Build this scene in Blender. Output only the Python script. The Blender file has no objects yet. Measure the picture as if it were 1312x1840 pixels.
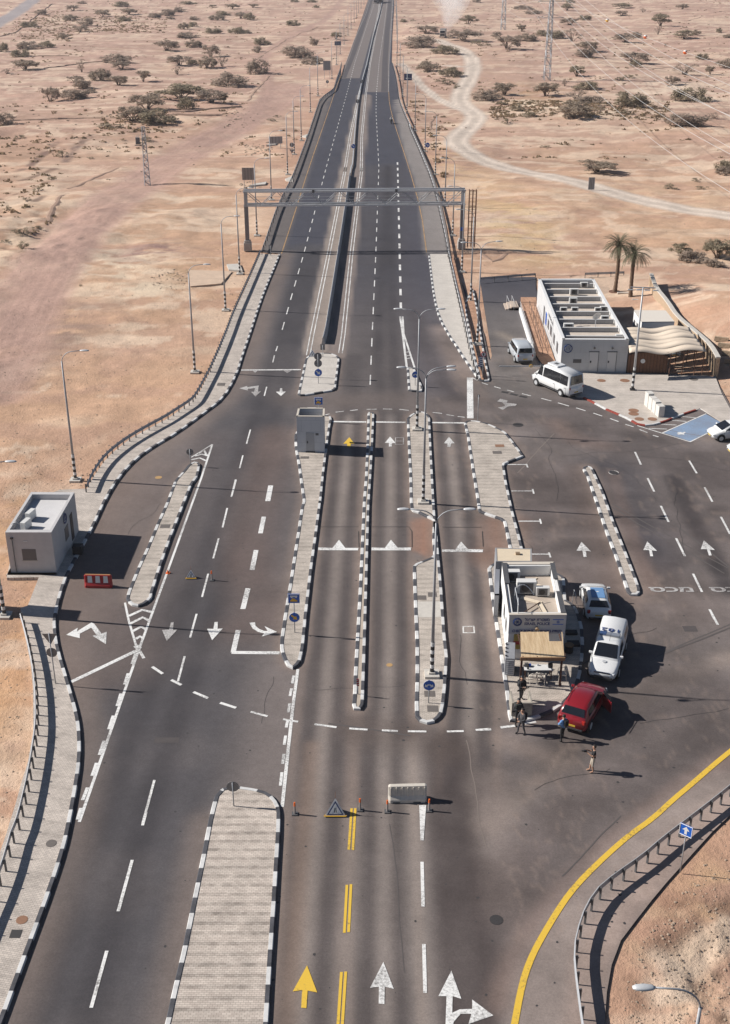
import bpy, bmesh, math, random
import numpy as np
from mathutils import Vector, Matrix
from mathutils.geometry import tessellate_polygon, delaunay_2d_cdt
random.seed(7); RNG = np.random.default_rng(7)
S = bpy.context.scene; COL = S.collection
R = math.radians
# ---------------- camera, world, sun, exposure
FPX, CX, CY, H = 2142.0, 656.0, 920.0, 42.0
PIT = math.atan(1050/2142.0); SN, CS = math.sin(PIT), math.cos(PIT)
cd = bpy.data.cameras.new('camera'); cam = bpy.data.objects.new('camera', cd); COL.objects.link(cam)
cd.sensor_fit = 'VERTICAL'; cd.sensor_height = 24; cd.lens = 24*FPX/1840.0
cd.clip_start = 1; cd.clip_end = 60000
cam.location = (0, 0, H); cam.rotation_euler = (R(90)-PIT, 0, 0); S.camera = cam
SUN_EL, SUN_AZ = R(34.0), R(8.5)            # light travels towards +X, a little towards the viewer
w = bpy.data.worlds.new('World'); S.world = w; w.use_nodes = True
wt = w.node_tree; bg = wt.nodes['Background']
sky = wt.nodes.new('ShaderNodeTexSky'); sky.sky_type = 'NISHITA'; sky.sun_disc = False
sky.sun_elevation = SUN_EL; sky.sun_rotation = R(279); sky.air_density = 0.8; sky.dust_density = 0.5; sky.ozone_density = 2.2
wt.links.new(sky.outputs[0], bg.inputs[0]); bg.inputs[1].default_value = 0.05
sd = bpy.data.lights.new('sun', 'SUN'); sd.energy = 5.0; sd.angle = R(0.53); sd.color = (1.0, 0.955, 0.90)
so = bpy.data.objects.new('sun', sd); COL.objects.link(so)
so.rotation_euler = Vector((math.cos(SUN_AZ)*math.cos(SUN_EL), -math.sin(SUN_AZ)*math.cos(SUN_EL), -math.sin(SUN_EL))).to_track_quat('-Z', 'Y').to_euler()
S.view_settings.view_transform = 'Standard'; S.view_settings.look = 'None'; S.view_settings.exposure = 0.28; S.view_settings.gamma = 1
S.cycles.use_denoising = True if hasattr(S, 'cycles') else None
S.cycles.max_bounces = 10; S.cycles.transparent_max_bounces = 32; S.cycles.diffuse_bounces = 1; S.cycles.volume_bounces = 8; S.cycles.volume_max_steps = 64; S.cycles.volume_step_rate = 4

# ---------------- measuring: a pixel of the photograph (1312 x 1840) to a point of the world at height z
def P(x, y, z=0.0):
    V = (y-CY)/FPX; t = (H-z)/(SN+V*CS)
    return (t*(x-CX)/FPX, t*(CS-V*SN), z)
def G(x, y, z=0.0):
    p = P(x, y, z); return (p[0], p[1])
def Pn(x, y, z=0.0):
    V = (y-CY)/FPX; t = (H-z)/(SN+V*CS)
    return t*(x-CX)/FPX, t*(CS-V*SN)
CR = dict(A=(0,0,.33537), B=(440,0,.33537), C=(872,0,.33537), D=(0,300,.33537), E=(400,300,.36585), F=(832,300,.36585),
 a=(0,600,.33537), b=(400,600,.36585), c=(832,480,.36585), d=(0,860,.33537), e=(400,900,.36585), f=(832,780,.36585), g=(860,960,.25915),
 h=(0,1100,.33537), i=(400,1180,.36585), j=(872,1300,.33537), k=(0,1460,.33537), l=(400,1460,.36585), m=(872,1500,.33537),
 n=(0,870,.12195), o=(520,600,.125), p=(880,1080,.1372), q=(1020,1040,.1087), r=(900,1210,.16006), s=(940,490,.15244),
 t=(1110,480,.15396), u=(780,440,.16768), v=(600,0,.19817), w=(1140,680,.1311), x=(400,220,.18293), y=(700,220,.18293), z=(0,0,1.0))
def px(key, *pts):
    ox, oy, s = CR[key]; return [(ox+a*s, oy+b*s) for a, b in pts]
def gp(pts, z=0.0): return [G(a, b, z) for a, b in pts]

# ---------------- object helpers
def tag(o, label=None, cat=None, group=None, kind=None):
    if label: o['label'] = label
    if cat: o['category'] = cat
    if group: o['group'] = group
    if kind: o['kind'] = kind
    return o
def empty(name, loc, rz=0.0, label=None, cat=None, group=None, kind=None):
    o = bpy.data.objects.new(name, None); COL.objects.link(o); o.location = loc; o.rotation_euler = (0, 0, rz)
    o.empty_display_size = .2
    return tag(o, label, cat, group, kind)
def copy_tree(o, parent=None):
    c = o.copy(); COL.objects.link(c); c.parent = parent
    for ch in o.children: copy_tree(ch, c)
    return c
class MB:
    def __init__(s): s.v = []; s.f = []; s.m = []
    def add(s, vs, fs, m=0):
        n = len(s.v); s.v += [tuple(a) for a in vs]; s.f += [tuple(i+n for i in f) for f in fs]; s.m += [m]*len(fs); return s
    def box(s, c, d, rz=0, m=0, ry=0, rx=0):
        M = Matrix.Rotation(rz, 3, 'Z') @ Matrix.Rotation(ry, 3, 'Y') @ Matrix.Rotation(rx, 3, 'X')
        vs = [Vector(c)+M @ Vector((x*d[0]/2, y*d[1]/2, z*d[2]/2)) for x in (-1, 1) for y in (-1, 1) for z in (-1, 1)]
        return s.add(vs, [(0,1,3,2), (4,6,7,5), (0,4,5,1), (2,3,7,6), (0,2,6,4), (1,5,7,3)], m)
    def bbox(s, x0, x1, y0, y1, z0, z1, m=0): return s.box(((x0+x1)/2, (y0+y1)/2, (z0+z1)/2), (abs(x1-x0), abs(y1-y0), abs(z1-z0)), 0, m)
    def tube(s, pts, r, n=8, m=0, caps=True):
        pts = [Vector(p) for p in pts]; rs = r if isinstance(r, (list, tuple)) else [r]*len(pts)
        vs = []; up = None
        for i, p in enumerate(pts):
            t = ((pts[i]-pts[i-1]) if i else (pts[1]-pts[0])).normalized()
            if 0 < i < len(pts)-1: t = (t+(pts[i+1]-pts[i]).normalized()).normalized()
            if up is None: up = Vector((1, 0, 0)) if abs(t.x) < .9 else Vector((0, 1, 0))
            a = t.cross(up).normalized(); b = t.cross(a).normalized(); up = b.cross(t) if False else up
            vs += [p+(a*math.cos(2*math.pi*k/n)+b*math.sin(2*math.pi*k/n))*rs[i] for k in range(n)]
        fs = [(i*n+k, i*n+(k+1) % n, (i+1)*n+(k+1) % n, (i+1)*n+k) for i in range(len(pts)-1) for k in range(n)]
        if caps: fs += [tuple(range(n))[::-1], tuple(range((len(pts)-1)*n, len(pts)*n))]
        return s.add(vs, fs, m)
    def cyl(s, c, r, h, n=16, m=0, axis='z', r2=None):
        c = Vector(c); d = {'x': Vector((1,0,0)), 'y': Vector((0,1,0)), 'z': Vector((0,0,1))}[axis]*h/2
        return s.tube([c-d, c+d], [r, r if r2 is None else r2], n, m)
    def disc(s, c, r, nrm, n=20, m=0, th=.02):
        c = Vector(c); nrm = Vector(nrm).normalized()*th/2
        return s.tube([c-nrm, c+nrm], r, n, m)
    def poly(s, pts, z0, z1=None, m=0, mside=None):
        tri = tessellate_polygon([[Vector((p[0], p[1], 0)) for p in pts]])
        n = len(pts)
        a = sum(pts[i][0]*pts[(i+1) % n][1]-pts[(i+1) % n][0]*pts[i][1] for i in range(n))
        top = z0 if z1 is None else z1
        out = []
        for t in tri:
            q = [pts[i] for i in t]
            ar = (q[1][0]-q[0][0])*(q[2][1]-q[0][1])-(q[2][0]-q[0][0])*(q[1][1]-q[0][1])
            out.append(t if ar > 0 else t[::-1])
        s.add([(p[0], p[1], top) for p in pts], out, m)
        if z1 is not None:
            o = pts if a > 0 else pts[::-1]
            s.add([(p[0], p[1], z0) for p in o]+[(p[0], p[1], z1) for p in o], [(i, (i+1) % n, n+(i+1) % n, n+i) for i in range(n)], m if mside is None else mside)
        return s
    def xf(s, M):
        s.v = [tuple(M @ Vector(v)) for v in s.v]; return s
    def build(s, name, mats, parent=None, smooth=False, bevel=0, loc=None, auto=None):
        me = bpy.data.meshes.new(name); me.from_pydata(s.v, [], s.f)
        if not isinstance(mats, (list, tuple)): mats = [mats]
        for mm in mats: me.materials.append(mm)
        if len(mats) > 1: me.polygons.foreach_set('material_index', s.m)
        if smooth: me.polygons.foreach_set('use_smooth', [True]*len(me.polygons))
        me.update()
        o = bpy.data.objects.new(name, me); COL.objects.link(o)
        if parent: o.parent = parent
        if loc: o.location = loc
        if bevel:
            b = o.modifiers.new('b', 'BEVEL'); b.width = bevel; b.segments = 2; b.limit_method = 'ANGLE'
        return o

# ---------------- materials
def srgb(r, g, b):
    f = lambda c: (c/255/12.92) if c/255 <= .04045 else ((c/255+.055)/1.055)**2.4
    return (f(r), f(g), f(b))
MATS = {}
def mat(name, col, rough=.7, metal=0, noise=0, nscale=6, bump=0, bscale=30, spec=.5, emis=None, col2=None, alpha=None):
    if name in MATS: return MATS[name]
    m = bpy.data.materials.new(name); m.use_nodes = True; nt = m.node_tree; N = nt.nodes; L = nt.links
    b = N['Principled BSDF']; b.inputs['Base Color'].default_value = (*col, 1); b.inputs['Roughness'].default_value = rough
    b.inputs['Metallic'].default_value = metal; b.inputs['Specular IOR Level'].default_value = spec
    if noise or bump:
        tc = N.new('ShaderNodeTexCoord')
    if noise:
        nz = N.new('ShaderNodeTexNoise'); nz.inputs['Scale'].default_value = nscale; nz.inputs['Detail'].default_value = 6; nz.inputs['Roughness'].default_value = .65
        L.new(tc.outputs['Object'], nz.inputs['Vector'])
        cr = N.new('ShaderNodeMapRange'); cr.inputs[1].default_value = .3; cr.inputs[2].default_value = .7
        L.new(nz.outputs[0], cr.inputs[0])
        mx = N.new('ShaderNodeMix'); mx.data_type = 'RGBA'; L.new(cr.outputs[0], mx.inputs[0])
        c2 = col2 or tuple(c*(1-noise) for c in col)
        mx.inputs[6].default_value = (*col, 1); mx.inputs[7].default_value = (*c2, 1)
        L.new(mx.outputs[2], b.inputs['Base Color'])
    if bump:
        n2 = N.new('ShaderNodeTexNoise'); n2.inputs['Scale'].default_value = bscale; n2.inputs['Detail'].default_value = 4
        L.new(tc.outputs['Object'], n2.inputs['Vector'])
        bp = N.new('ShaderNodeBump'); bp.inputs['Strength'].default_value = bump; bp.inputs['Distance'].default_value = .05
        L.new(n2.outputs[0], bp.inputs['Height']); L.new(bp.outputs[0], b.inputs['Normal'])
    if emis: b.inputs['Emission Color'].default_value = (*emis, 1); b.inputs['Emission Strength'].default_value = 1
    MATS[name] = m; return m
def attr_mat(name, scales, amt, bump, bscale, rough=.9, bdist=.1, extra=None):
    """base colour from a point colour attribute, broken up by several noises"""
    m = bpy.data.materials.new(name); m.use_nodes = True; nt = m.node_tree; N = nt.nodes; L = nt.links
    b = N['Principled BSDF']; b.inputs['Roughness'].default_value = rough; b.inputs['Specular IOR Level'].default_value = .25
    at = N.new('ShaderNodeAttribute'); at.attribute_name = 'Tint'; tc = N.new('ShaderNodeTexCoord')
    cur = at.outputs['Color']
    for sc, am in zip(scales, amt):
        nz = N.new('ShaderNodeTexNoise'); nz.inputs['Scale'].default_value = sc; nz.inputs['Detail'].default_value = 5; nz.inputs['Roughness'].default_value = .6
        L.new(tc.outputs['Object'], nz.inputs['Vector'])
        mr = N.new('ShaderNodeMapRange'); mr.inputs[1].default_value = .3; mr.inputs[2].default_value = .7; mr.inputs[3].default_value = 1-am; mr.inputs[4].default_value = 1+am
        L.new(nz.outputs[0], mr.inputs[0])
        vm = N.new('ShaderNodeVectorMath'); vm.operation = 'SCALE'; L.new(cur, vm.inputs[0]); L.new(mr.outputs[0], vm.inputs['Scale']); cur = vm.outputs[0]
    L.new(cur, b.inputs['Base Color'])
    hs = None
    for sc, st in zip(bscale, bump):
        n2 = N.new('ShaderNodeTexNoise'); n2.inputs['Scale'].default_value = sc; n2.inputs['Detail'].default_value = 6; n2.inputs['Roughness'].default_value = .62
        L.new(tc.outputs['Object'], n2.inputs['Vector'])
        bp = N.new('ShaderNodeBump'); bp.inputs['Strength'].default_value = st; bp.inputs['Distance'].default_value = bdist/sc
        L.new(n2.outputs[0], bp.inputs['Height'])
        if hs: L.new(hs, bp.inputs['Normal'])
        hs = bp.outputs[0]
    if hs: L.new(hs, b.inputs['Normal'])
    return m
def paver_mat(name, c1, c2, mortar, band=0.0, bper=.6, rot=0.0, bw=.22, bh=.11, jit=.2):
    m = bpy.data.materials.new(name); m.use_nodes = True; nt = m.node_tree; N = nt.nodes; L = nt.links
    b = N['Principled BSDF']; b.inputs['Roughness'].default_value = .9; b.inputs['Specular IOR Level'].default_value = .2
    tc = N.new('ShaderNodeTexCoord'); mp = N.new('ShaderNodeMapping'); mp.inputs['Rotation'].default_value = (0, 0, rot); L.new(tc.outputs['Object'], mp.inputs[0])
    br = N.new('ShaderNodeTexBrick'); L.new(mp.outputs[0], br.inputs[0])
    br.inputs['Color1'].default_value = (*c1, 1); br.inputs['Color2'].default_value = (*c2, 1); br.inputs['Mortar'].default_value = (*mortar, 1)
    br.inputs['Scale'].default_value = 1; br.inputs['Brick Width'].default_value = bw; br.inputs['Row Height'].default_value = bh
    br.inputs['Mortar Size'].default_value = .007; br.inputs['Mortar Smooth'].default_value = .3; br.inputs['Bias'].default_value = -.2
    cur = br.outputs[0]
    nz = N.new('ShaderNodeTexNoise'); nz.inputs['Scale'].default_value = .7; nz.inputs['Detail'].default_value = 6; L.new(tc.outputs['Object'], nz.inputs['Vector'])
    mr = N.new('ShaderNodeMapRange'); mr.inputs[1].default_value = .3; mr.inputs[2].default_value = .7; mr.inputs[3].default_value = 1-jit; mr.inputs[4].default_value = 1+jit*.6
    L.new(nz.outputs[0], mr.inputs[0])
    fac = mr.outputs[0]
    if band:
        sx = N.new('ShaderNodeSeparateXYZ'); L.new(mp.outputs[0], sx.inputs[0])
        dv = N.new('ShaderNodeMath'); dv.operation = 'MODULO'; L.new(sx.outputs[1], dv.inputs[0]); dv.inputs[1].default_value = bper
        gt = N.new('ShaderNodeMath'); gt.operation = 'LESS_THAN'; L.new(dv.outputs[0], gt.inputs[0]); gt.inputs[1].default_value = bh*2
        n3 = N.new('ShaderNodeTexNoise'); n3.inputs['Scale'].default_value = 2.2; L.new(tc.outputs['Object'], n3.inputs['Vector'])
        m3 = N.new('ShaderNodeMapRange'); m3.inputs[1].default_value = .3; m3.inputs[2].default_value = .65; m3.inputs[3].default_value = .15*band; m3.inputs[4].default_value = band; L.new(n3.outputs[0], m3.inputs[0])
        ml = N.new('ShaderNodeMath'); ml.operation = 'MULTIPLY'; L.new(gt.outputs[0], ml.inputs[0]); L.new(m3.outputs[0], ml.inputs[1])
        sb = N.new('ShaderNodeMath'); sb.operation = 'SUBTRACT'; L.new(fac, sb.inputs[0]); L.new(ml.outputs[0], sb.inputs[1]); fac = sb.outputs[0]
    vm = N.new('ShaderNodeVectorMath'); vm.operation = 'SCALE'; L.new(cur, vm.inputs[0]); L.new(fac, vm.inputs['Scale'])
    L.new(vm.outputs[0], b.inputs['Base Color'])
    return m
def paint_mat(name, col, wear=.25, wcol=(.10, .085, .08)):
    m = bpy.data.materials.new(name); m.use_nodes = True; nt = m.node_tree; N = nt.nodes; L = nt.links
    b = N['Principled BSDF']; b.inputs['Roughness'].default_value = .75; b.inputs['Specular IOR Level'].default_value = .3
    tc = N.new('ShaderNodeTexCoord'); nz = N.new('ShaderNodeTexNoise'); nz.inputs['Scale'].default_value = 7; nz.inputs['Detail'].default_value = 10; nz.inputs['Roughness'].default_value = .75
    L.new(tc.outputs['Object'], nz.inputs['Vector'])
    n2 = N.new('ShaderNodeTexNoise'); n2.inputs['Scale'].default_value = .45; L.new(tc.outputs['Object'], n2.inputs['Vector'])
    ad = N.new('ShaderNodeMath'); ad.operation = 'MULTIPLY_ADD'; L.new(n2.outputs[0], ad.inputs[0]); ad.inputs[1].default_value = .5; L.new(nz.outputs[0], ad.inputs[2])
    mr = N.new('ShaderNodeMapRange'); mr.inputs[1].default_value = .95-wear; mr.inputs[2].default_value = 1.05-wear*.4; mr.inputs[4].default_value = .85; L.new(ad.outputs[0], mr.inputs[0])
    mx = N.new('ShaderNodeMix'); mx.data_type = 'RGBA'; L.new(mr.outputs[0], mx.inputs[0]); mx.inputs[6].default_value = (*col, 1); mx.inputs[7].default_value = (*wcol, 1)
    L.new(mx.outputs[2], b.inputs['Base Color']); return m
WHITE = paint_mat('road_paint_white', (.80, .79, .76), .25)
WORN = paint_mat('road_paint_worn', (.58, .56, .54), .36)
YELLOW = paint_mat('road_paint_yellow', (.74, .48, .06), .16)
ORANGE = paint_mat('road_paint_orange', (.55, .33, .14), .3)
M = dict(
 kw=mat('kerb_white_paint', (.76, .75, .73), .8, noise=.38, nscale=1.7), kb=mat('kerb_black_paint', (.04, .04, .045), .8, noise=-1.6, nscale=1.7),
 kred=mat('kerb_red_paint', (.35, .06, .04), .8, noise=.4, nscale=4), kraw=mat('kerb_concrete', (.42, .37, .33), .9, noise=.25, nscale=4),
 conc=mat('concrete', (.43, .40, .37), .9, noise=.25, nscale=3, bump=.3), concl=mat('pale_concrete', (.62, .58, .52), .9, noise=.18, nscale=2.5, bump=.2),
 galv=mat('galvanised_steel', (.40, .41, .43), .55, .25, noise=.2, nscale=5), galvd=mat('weathered_steel', (.15, .15, .155), .6, .4, noise=.3, nscale=8),
 galvl=mat('bright_steel', (.62, .63, .64), .5, .2, noise=.15, nscale=8),
 white=mat('white_paint', (.76, .76, .75), .6, noise=.07, nscale=3), black=mat('black_metal', (.02, .02, .022), .5), dark=mat('dark_opening', (.018, .018, .022), .6),
 tyre=mat('rubber', (.022, .021, .021), .85), glass=mat('car_glass', (.012, .014, .018), .08, spec=.8), chrome=mat('chrome', (.6, .6, .62), .2, 1),
 red=mat('red_plastic', (.42, .018, .02), .5, noise=.3, nscale=6), orange=mat('orange_plastic', (.75, .14, .02), .5), blue=mat('sign_blue', (.012, .11, .50), .45),
 blued=mat('sign_dark_blue', (.02, .045, .16), .5), yel=mat('sign_yellow', (.75, .42, .03), .5), greyb=mat('sign_back_grey', (.24, .225, .22), .6, .1, noise=.2),
 wood=mat('weathered_wood', (.33, .19, .095), .85, noise=.4, nscale=5), woodd=mat('dark_wood', (.10, .05, .035), .85, noise=.4, nscale=9),
 stone=mat('rough_stone', (.50, .37, .25), .9, noise=.35, nscale=4, bump=.8, bscale=5), rock=mat('desert_rock', (.45, .34, .25), .95, noise=.35, nscale=2),
 rust=mat('rusty_steel', (.22, .11, .07), .8, noise=.4), iron=mat('cast_iron', (.05, .045, .045), .8, noise=.4, nscale=12))

# ---------------- numpy noise
def vnoise(x, y, seed=0):
    xi = np.floor(x).astype(np.int64); yi = np.floor(y).astype(np.int64); fx = x-xi; fy = y-yi
    def hsh(a, b):
        h = (a*374761393+b*668265263+seed*982451653) & 0xffffffff
        h = ((h ^ (h >> 13))*1274126177) & 0xffffffff
        return ((h ^ (h >> 16)) & 0xffff)/65535.0
    u = fx*fx*(3-2*fx); v = fy*fy*(3-2*fy)
    return (hsh(xi, yi)*(1-u)+hsh(xi+1, yi)*u)*(1-v)+(hsh(xi, yi+1)*(1-u)+hsh(xi+1, yi+1)*u)*v
def fbm(x, y, seed=0, oct=4, gain=.5):
    a = 1; s = 0; t = 0
    for k in range(oct):
        s = s+a*vnoise(x*2**k+17*k, y*2**k-31*k, seed+k); t += a; a *= gain
    return s/t
def sstep(a, b, x):
    t = np.clip((x-a)/(b-a), 0, 1); return t*t*(3-2*t)
def pdist(X, Y, pts):
    d = np.full(X.shape, 1e9)
    for (x0, y0), (x1, y1) in zip(pts[:-1], pts[1:]):
        dx, dy = x1-x0, y1-y0; L2 = dx*dx+dy*dy+1e-9
        t = np.clip(((X-x0)*dx+(Y-y0)*dy)/L2, 0, 1)
        d = np.minimum(d, np.hypot(X-x0-t*dx, Y-y0-t*dy))
    return d
def inside(X, Y, pts):
    r = np.zeros(X.shape, bool); n = len(pts)
    for i in range(n):
        x0, y0 = pts[i]; x1, y1 = pts[(i+1) % n]
        c = (y0 > Y) != (y1 > Y)
        with np.errstate(divide='ignore', invalid='ignore'):
            r ^= c & (X < (x1-x0)*(Y-y0)/(y1-y0+1e-12)+x0)
    return r
def resample(pts, step, closed=False):
    p = np.array(pts, float)
    if closed: p = np.vstack([p, p[:1]])
    d = np.r_[0, np.cumsum(np.hypot(*(p[1:]-p[:-1]).T))]; n = max(2, int(round(d[-1]/step)))
    t = np.linspace(0, d[-1], n+1)
    q = np.c_[np.interp(t, d, p[:, 0]), np.interp(t, d, p[:, 1])]
    if closed: q = q[:-1]
    return [tuple(a) for a in q]
def smooth(pts, it=2, closed=False):
    for _ in range(it):
        q = [] if closed else [pts[0]]
        n = len(pts)
        for i in range(n if closed else n-1):
            a, b = pts[i], pts[(i+1) % n]
            q += [(a[0]*.75+b[0]*.25, a[1]*.75+b[1]*.25), (a[0]*.25+b[0]*.75, a[1]*.25+b[1]*.75)]
        if not closed: q.append(pts[-1])
        pts = q
    return pts
def offset(pts, d, closed=False):
    n = len(pts); out = []
    for i in range(n):
        a = pts[i-1] if (closed or i) else pts[i]; b = pts[(i+1) % n] if (closed or i < n-1) else pts[i]
        tx, ty = b[0]-a[0], b[1]-a[1]; l = math.hypot(tx, ty)+1e-9
        out.append((pts[i][0]-ty/l*d, pts[i][1]+tx/l*d))
    return out
def area(pts): return .5*sum(pts[i][0]*pts[(i+1) % len(pts)][1]-pts[(i+1) % len(pts)][0]*pts[i][1] for i in range(len(pts)))
# ================= outlines (read off the photograph) =================
KL = (px('E', (283,430), (255,500), (225,570), (190,660), (130,845))+px('a', (1312,90), (1270,225), (1200,345), (1100,420), (950,530), (820,605), (730,670), (650,755))
      + px('d', (578,92), (500,262), (430,390), (370,500), (330,610), (300,740))+px('h', (300,85), (315,190), (370,370), (420,540), (435,650), (435,790), (415,930), (385,1100))
      + px('k', (350,190), (270,430), (200,620), (110,860), (20,1110))+[(-25, 1910), (-60, 2000)])
LEFT_FAR = [(677,-62), (668,-20), (658,10), (641,60), (627,100), (617.7,124), (612,141)]
LBAR = px('v', (62,572), (55,620), (20,720), (0,790))+px('B', (470,480), (400,530), (370,620), (330,740), (270,900))+px('E', (335,60), (300,125), (262,205), (232,290), (205,370), (186,420))
PAVL = px('E', (186,425), (120,580), (62,700), (2,840))+px('a', (1195,30), (1130,190), (1075,300), (1040,345), (960,410), (900,452), (800,505), (700,560), (610,630), (560,680), (505,760), (465,828))
RFAR = [(706,-62), (708,-20), (708.5,10), (705,60), (703.5,110)]
RBAR = px('v', (532,580), (560,680), (580,800), (590,900), (640,1030), (715,1190))+px('y', (180,0), (330,340), (420,560), (455,690), (500,880), (545,1090), (590,1330))+px('u', (150,40), (200,270), (260,540), (320,790), (380,1060), (440,1290), (468,1395))
KERBK = px('E', (1010,428), (1018,500), (1035,640), (1060,740), (1120,845))+px('b', (1140,50), (1170,100), (1215,165), (1250,215))
DIRT_R = px('m', (640,1210), (640,1010), (655,800), (690,640), (730,560), (830,430), (940,290), (1040,180), (1130,80), (1200,0))+px('j', (1312,490))+[(1420, 1350), (1620, 1150)]
main_outline = (gp(RFAR)+gp(px('v', (532,580), (560,680), (580,800), (590,900), (640,1030), (715,1190)))+gp(px('y', (200,0), (345,330), (440,560), (500,760), (560,1040), (600,1300)))
  + gp([(812,470), (845,540), (870,600), (880,650), (884,640), (868,540), (862,500), (963,497), (963,520), (990,560), (975,641), (1130,668), (1282,674), (1330,760), (1420,690), (1700,650)])
  + gp([(1900,760), (2000,1000), (1800,1150)])+gp(DIRT_R)[::-1]+gp([(1092, 1960), (1100, 2050), (-70, 2050)])
  + [G(a, b) for a, b in KL[::-1]]+gp([(500,455), (471,454)])+gp(LBAR)[::-1]+gp(LEFT_FAR)[::-1])
DIRT_FIX = None
MEDA = px('i', (0,645), (20,638), (60,634), (100,638), (150,646), (200,655), (235,672), (262,700), (280,735), (286,770), (283,870))+px('l', (265,130), (283,100), (262,450), (245,700), (225,1030))[1:]+[(476,1900), (468,2010), (256,2010), (280,1900)]+px('k', (890,1110), (920,970), (975,740), (1030,470), (1080,230), (1115,50))+px('h', (1135,1040), (1150,985), (1175,955), (1205,937))
ISB = px('a', (1005,705), (1030,686), (1055,683), (1075,695), (1062,760))+px('d', (1030,30), (975,170), (920,310), (870,450), (825,590), (812,640), (785,665), (750,682), (715,680), (690,665), (675,645), (682,610), (735,480), (790,360), (840,240), (890,130), (935,10))+px('a', (985,730))
ISC = px('b', (352,500), (362,480), (372,470), (385,440), (390,400), (420,390), (470,386), (505,400), (530,401), (538,420), (530,450), (520,520), (512,585), (500,680), (485,830))+px('e', (485,0), (462,180), (440,340), (415,560), (400,720), (385,785), (365,812), (345,820), (320,812), (297,775), (284,735), (282,690), (300,570), (325,420), (345,290), (370,130), (385,30))+px('b', (395,820), (382,730), (370,640), (355,560))
ISD = px('b', (712,392), (718,383), (740,383), (746,392), (742,500), (735,640), (722,845))+px('e', (712,420), (700,845))+px('i', (695,230), (688,252), (664,262), (640,252), (636,235), (641,180))+px('e', (645,845), (670,420), (690,0))+px('b', (700,700), (709,500))
ISE1 = px('b', (905,415), (925,395), (955,381), (990,381), (1010,395), (1020,410), (1026,540), (1032,650), (1042,830))+px('e', (1048,100), (1035,92), (960,55), (925,46), (920,0))+px('b', (918,700), (910,540))
ISE2 = px('e', (1048,100), (1056,170), (1065,270), (1080,430), (1095,650))+px('i', (1108,0), (1100,130), (1092,220), (1080,280), (1052,314), (1000,325), (965,312), (946,290), (944,230), (948,100))+px('e', (948,700), (940,500), (934,330), (936,312), (1036,272), (1030,180), (1034,95))
ISF = (px('c', (5,765), (12,757), (40,752), (70,755), (110,763), (140,775), (180,793), (210,810), (250,860), (298,925))+px('f', (298,108), (202,146), (215,230), (245,370), (280,500), (295,560), (305,600), (345,640), (420,660), (500,700))
       + px('g', (610,455), (660,482), (690,530), (710,590), (725,650), (732,750), (728,850), (715,950), (690,1050), (650,1120), (590,1180), (520,1225), (440,1260), (340,1290), (240,1297), (218,1290), (205,1250), (185,1080), (150,850), (100,530), (62,230), (80,215), (120,190))
       + px('f', (232,600), (225,555), (210,480), (200,430), (190,418), (135,400), (75,378), (66,310), (45,180), (20,10)))
ISH = px('f', (588,172), (592,160), (610,155), (630,158), (640,172), (690,280), (740,420), (800,570), (850,700), (873,765), (868,785), (840,791), (815,785), (803,768), (790,730), (750,610), (700,480), (650,330), (605,200))
ISI = px('o', (225,370), (250,330), (320,285), (400,275), (480,272), (600,275), (690,310), (722,345), (720,400), (690,620), (672,770), (650,808), (620,810), (360,855), (200,880), (140,878), (120,860), (135,790), (180,580))
ISJ = px('b', (905,168), (925,162), (944,168), (965,220), (985,262), (980,279), (940,281), (912,275), (908,225))
ISL = px('u', (410,465), (430,500), (470,690), (500,900), (530,1080), (560,1250), (600,1435), (592,1452), (540,1456), (490,1448), (476,1430), (440,1270), (395,1080), (340,760), (330,620), (380,520))
PLAZA = px('c', (372,432), (470,490), (480,515), (800,522), (1240,540), (1270,620), (1330,730), (1345,800), (1292,778), (1165,694))+px('w', (850,440), (650,505), (440,590), (290,637), (160,652), (40,640), (0,610))+px('c', (790,738), (700,700), (640,668), (590,640), (560,640), (430,560), (380,490))
DASHED_DIVIDER = None
# ---------------- ground: one sheet, fine near the camera, reaching the horizon
tr = dict(
 lt=(px('D', (-60,900), (150,660), (340,420), (540,230), (790,50))+px('A', (1000,800), (1312,660))+[(490,190), (520,150)], 9.0),
 lt2=(px('B', (0,690), (100,560), (130,430), (90,310), (120,260), (260,200), (400,130), (470,60), (520,0)), 3.4),
 lt3=(px('D', (-60,1200), (100,900), (280,560), (400,380), (560,250)), 6.0),
 tl=([(-60,74), (0,40), (35,20), (70,-8), (110,-40)], 9.0),
 rt=(px('v', (955,370), (1010,400), (1130,440), (1240,520), (1270,600), (1240,700), (1170,790), (1140,860), (1150,930), (1220,980), (1290,1040), (1290,1090), (1190,1180))+px('y', (820,10), (700,110), (650,190), (700,250), (850,320), (1000,380), (1312,450))+px('F', (560,70), (800,130), (1312,240))+[(1400,405), (1600,450)], 5.6),
 rt2=(px('v', (610,570), (700,660), (830,790), (960,890), (1100,960), (1220,1000)), 3.0),
 rt3=(px('v', (1240,600), (1180,610), (1000,590)), 3.0),
)
ASPH = [p for p in main_outline]
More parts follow.
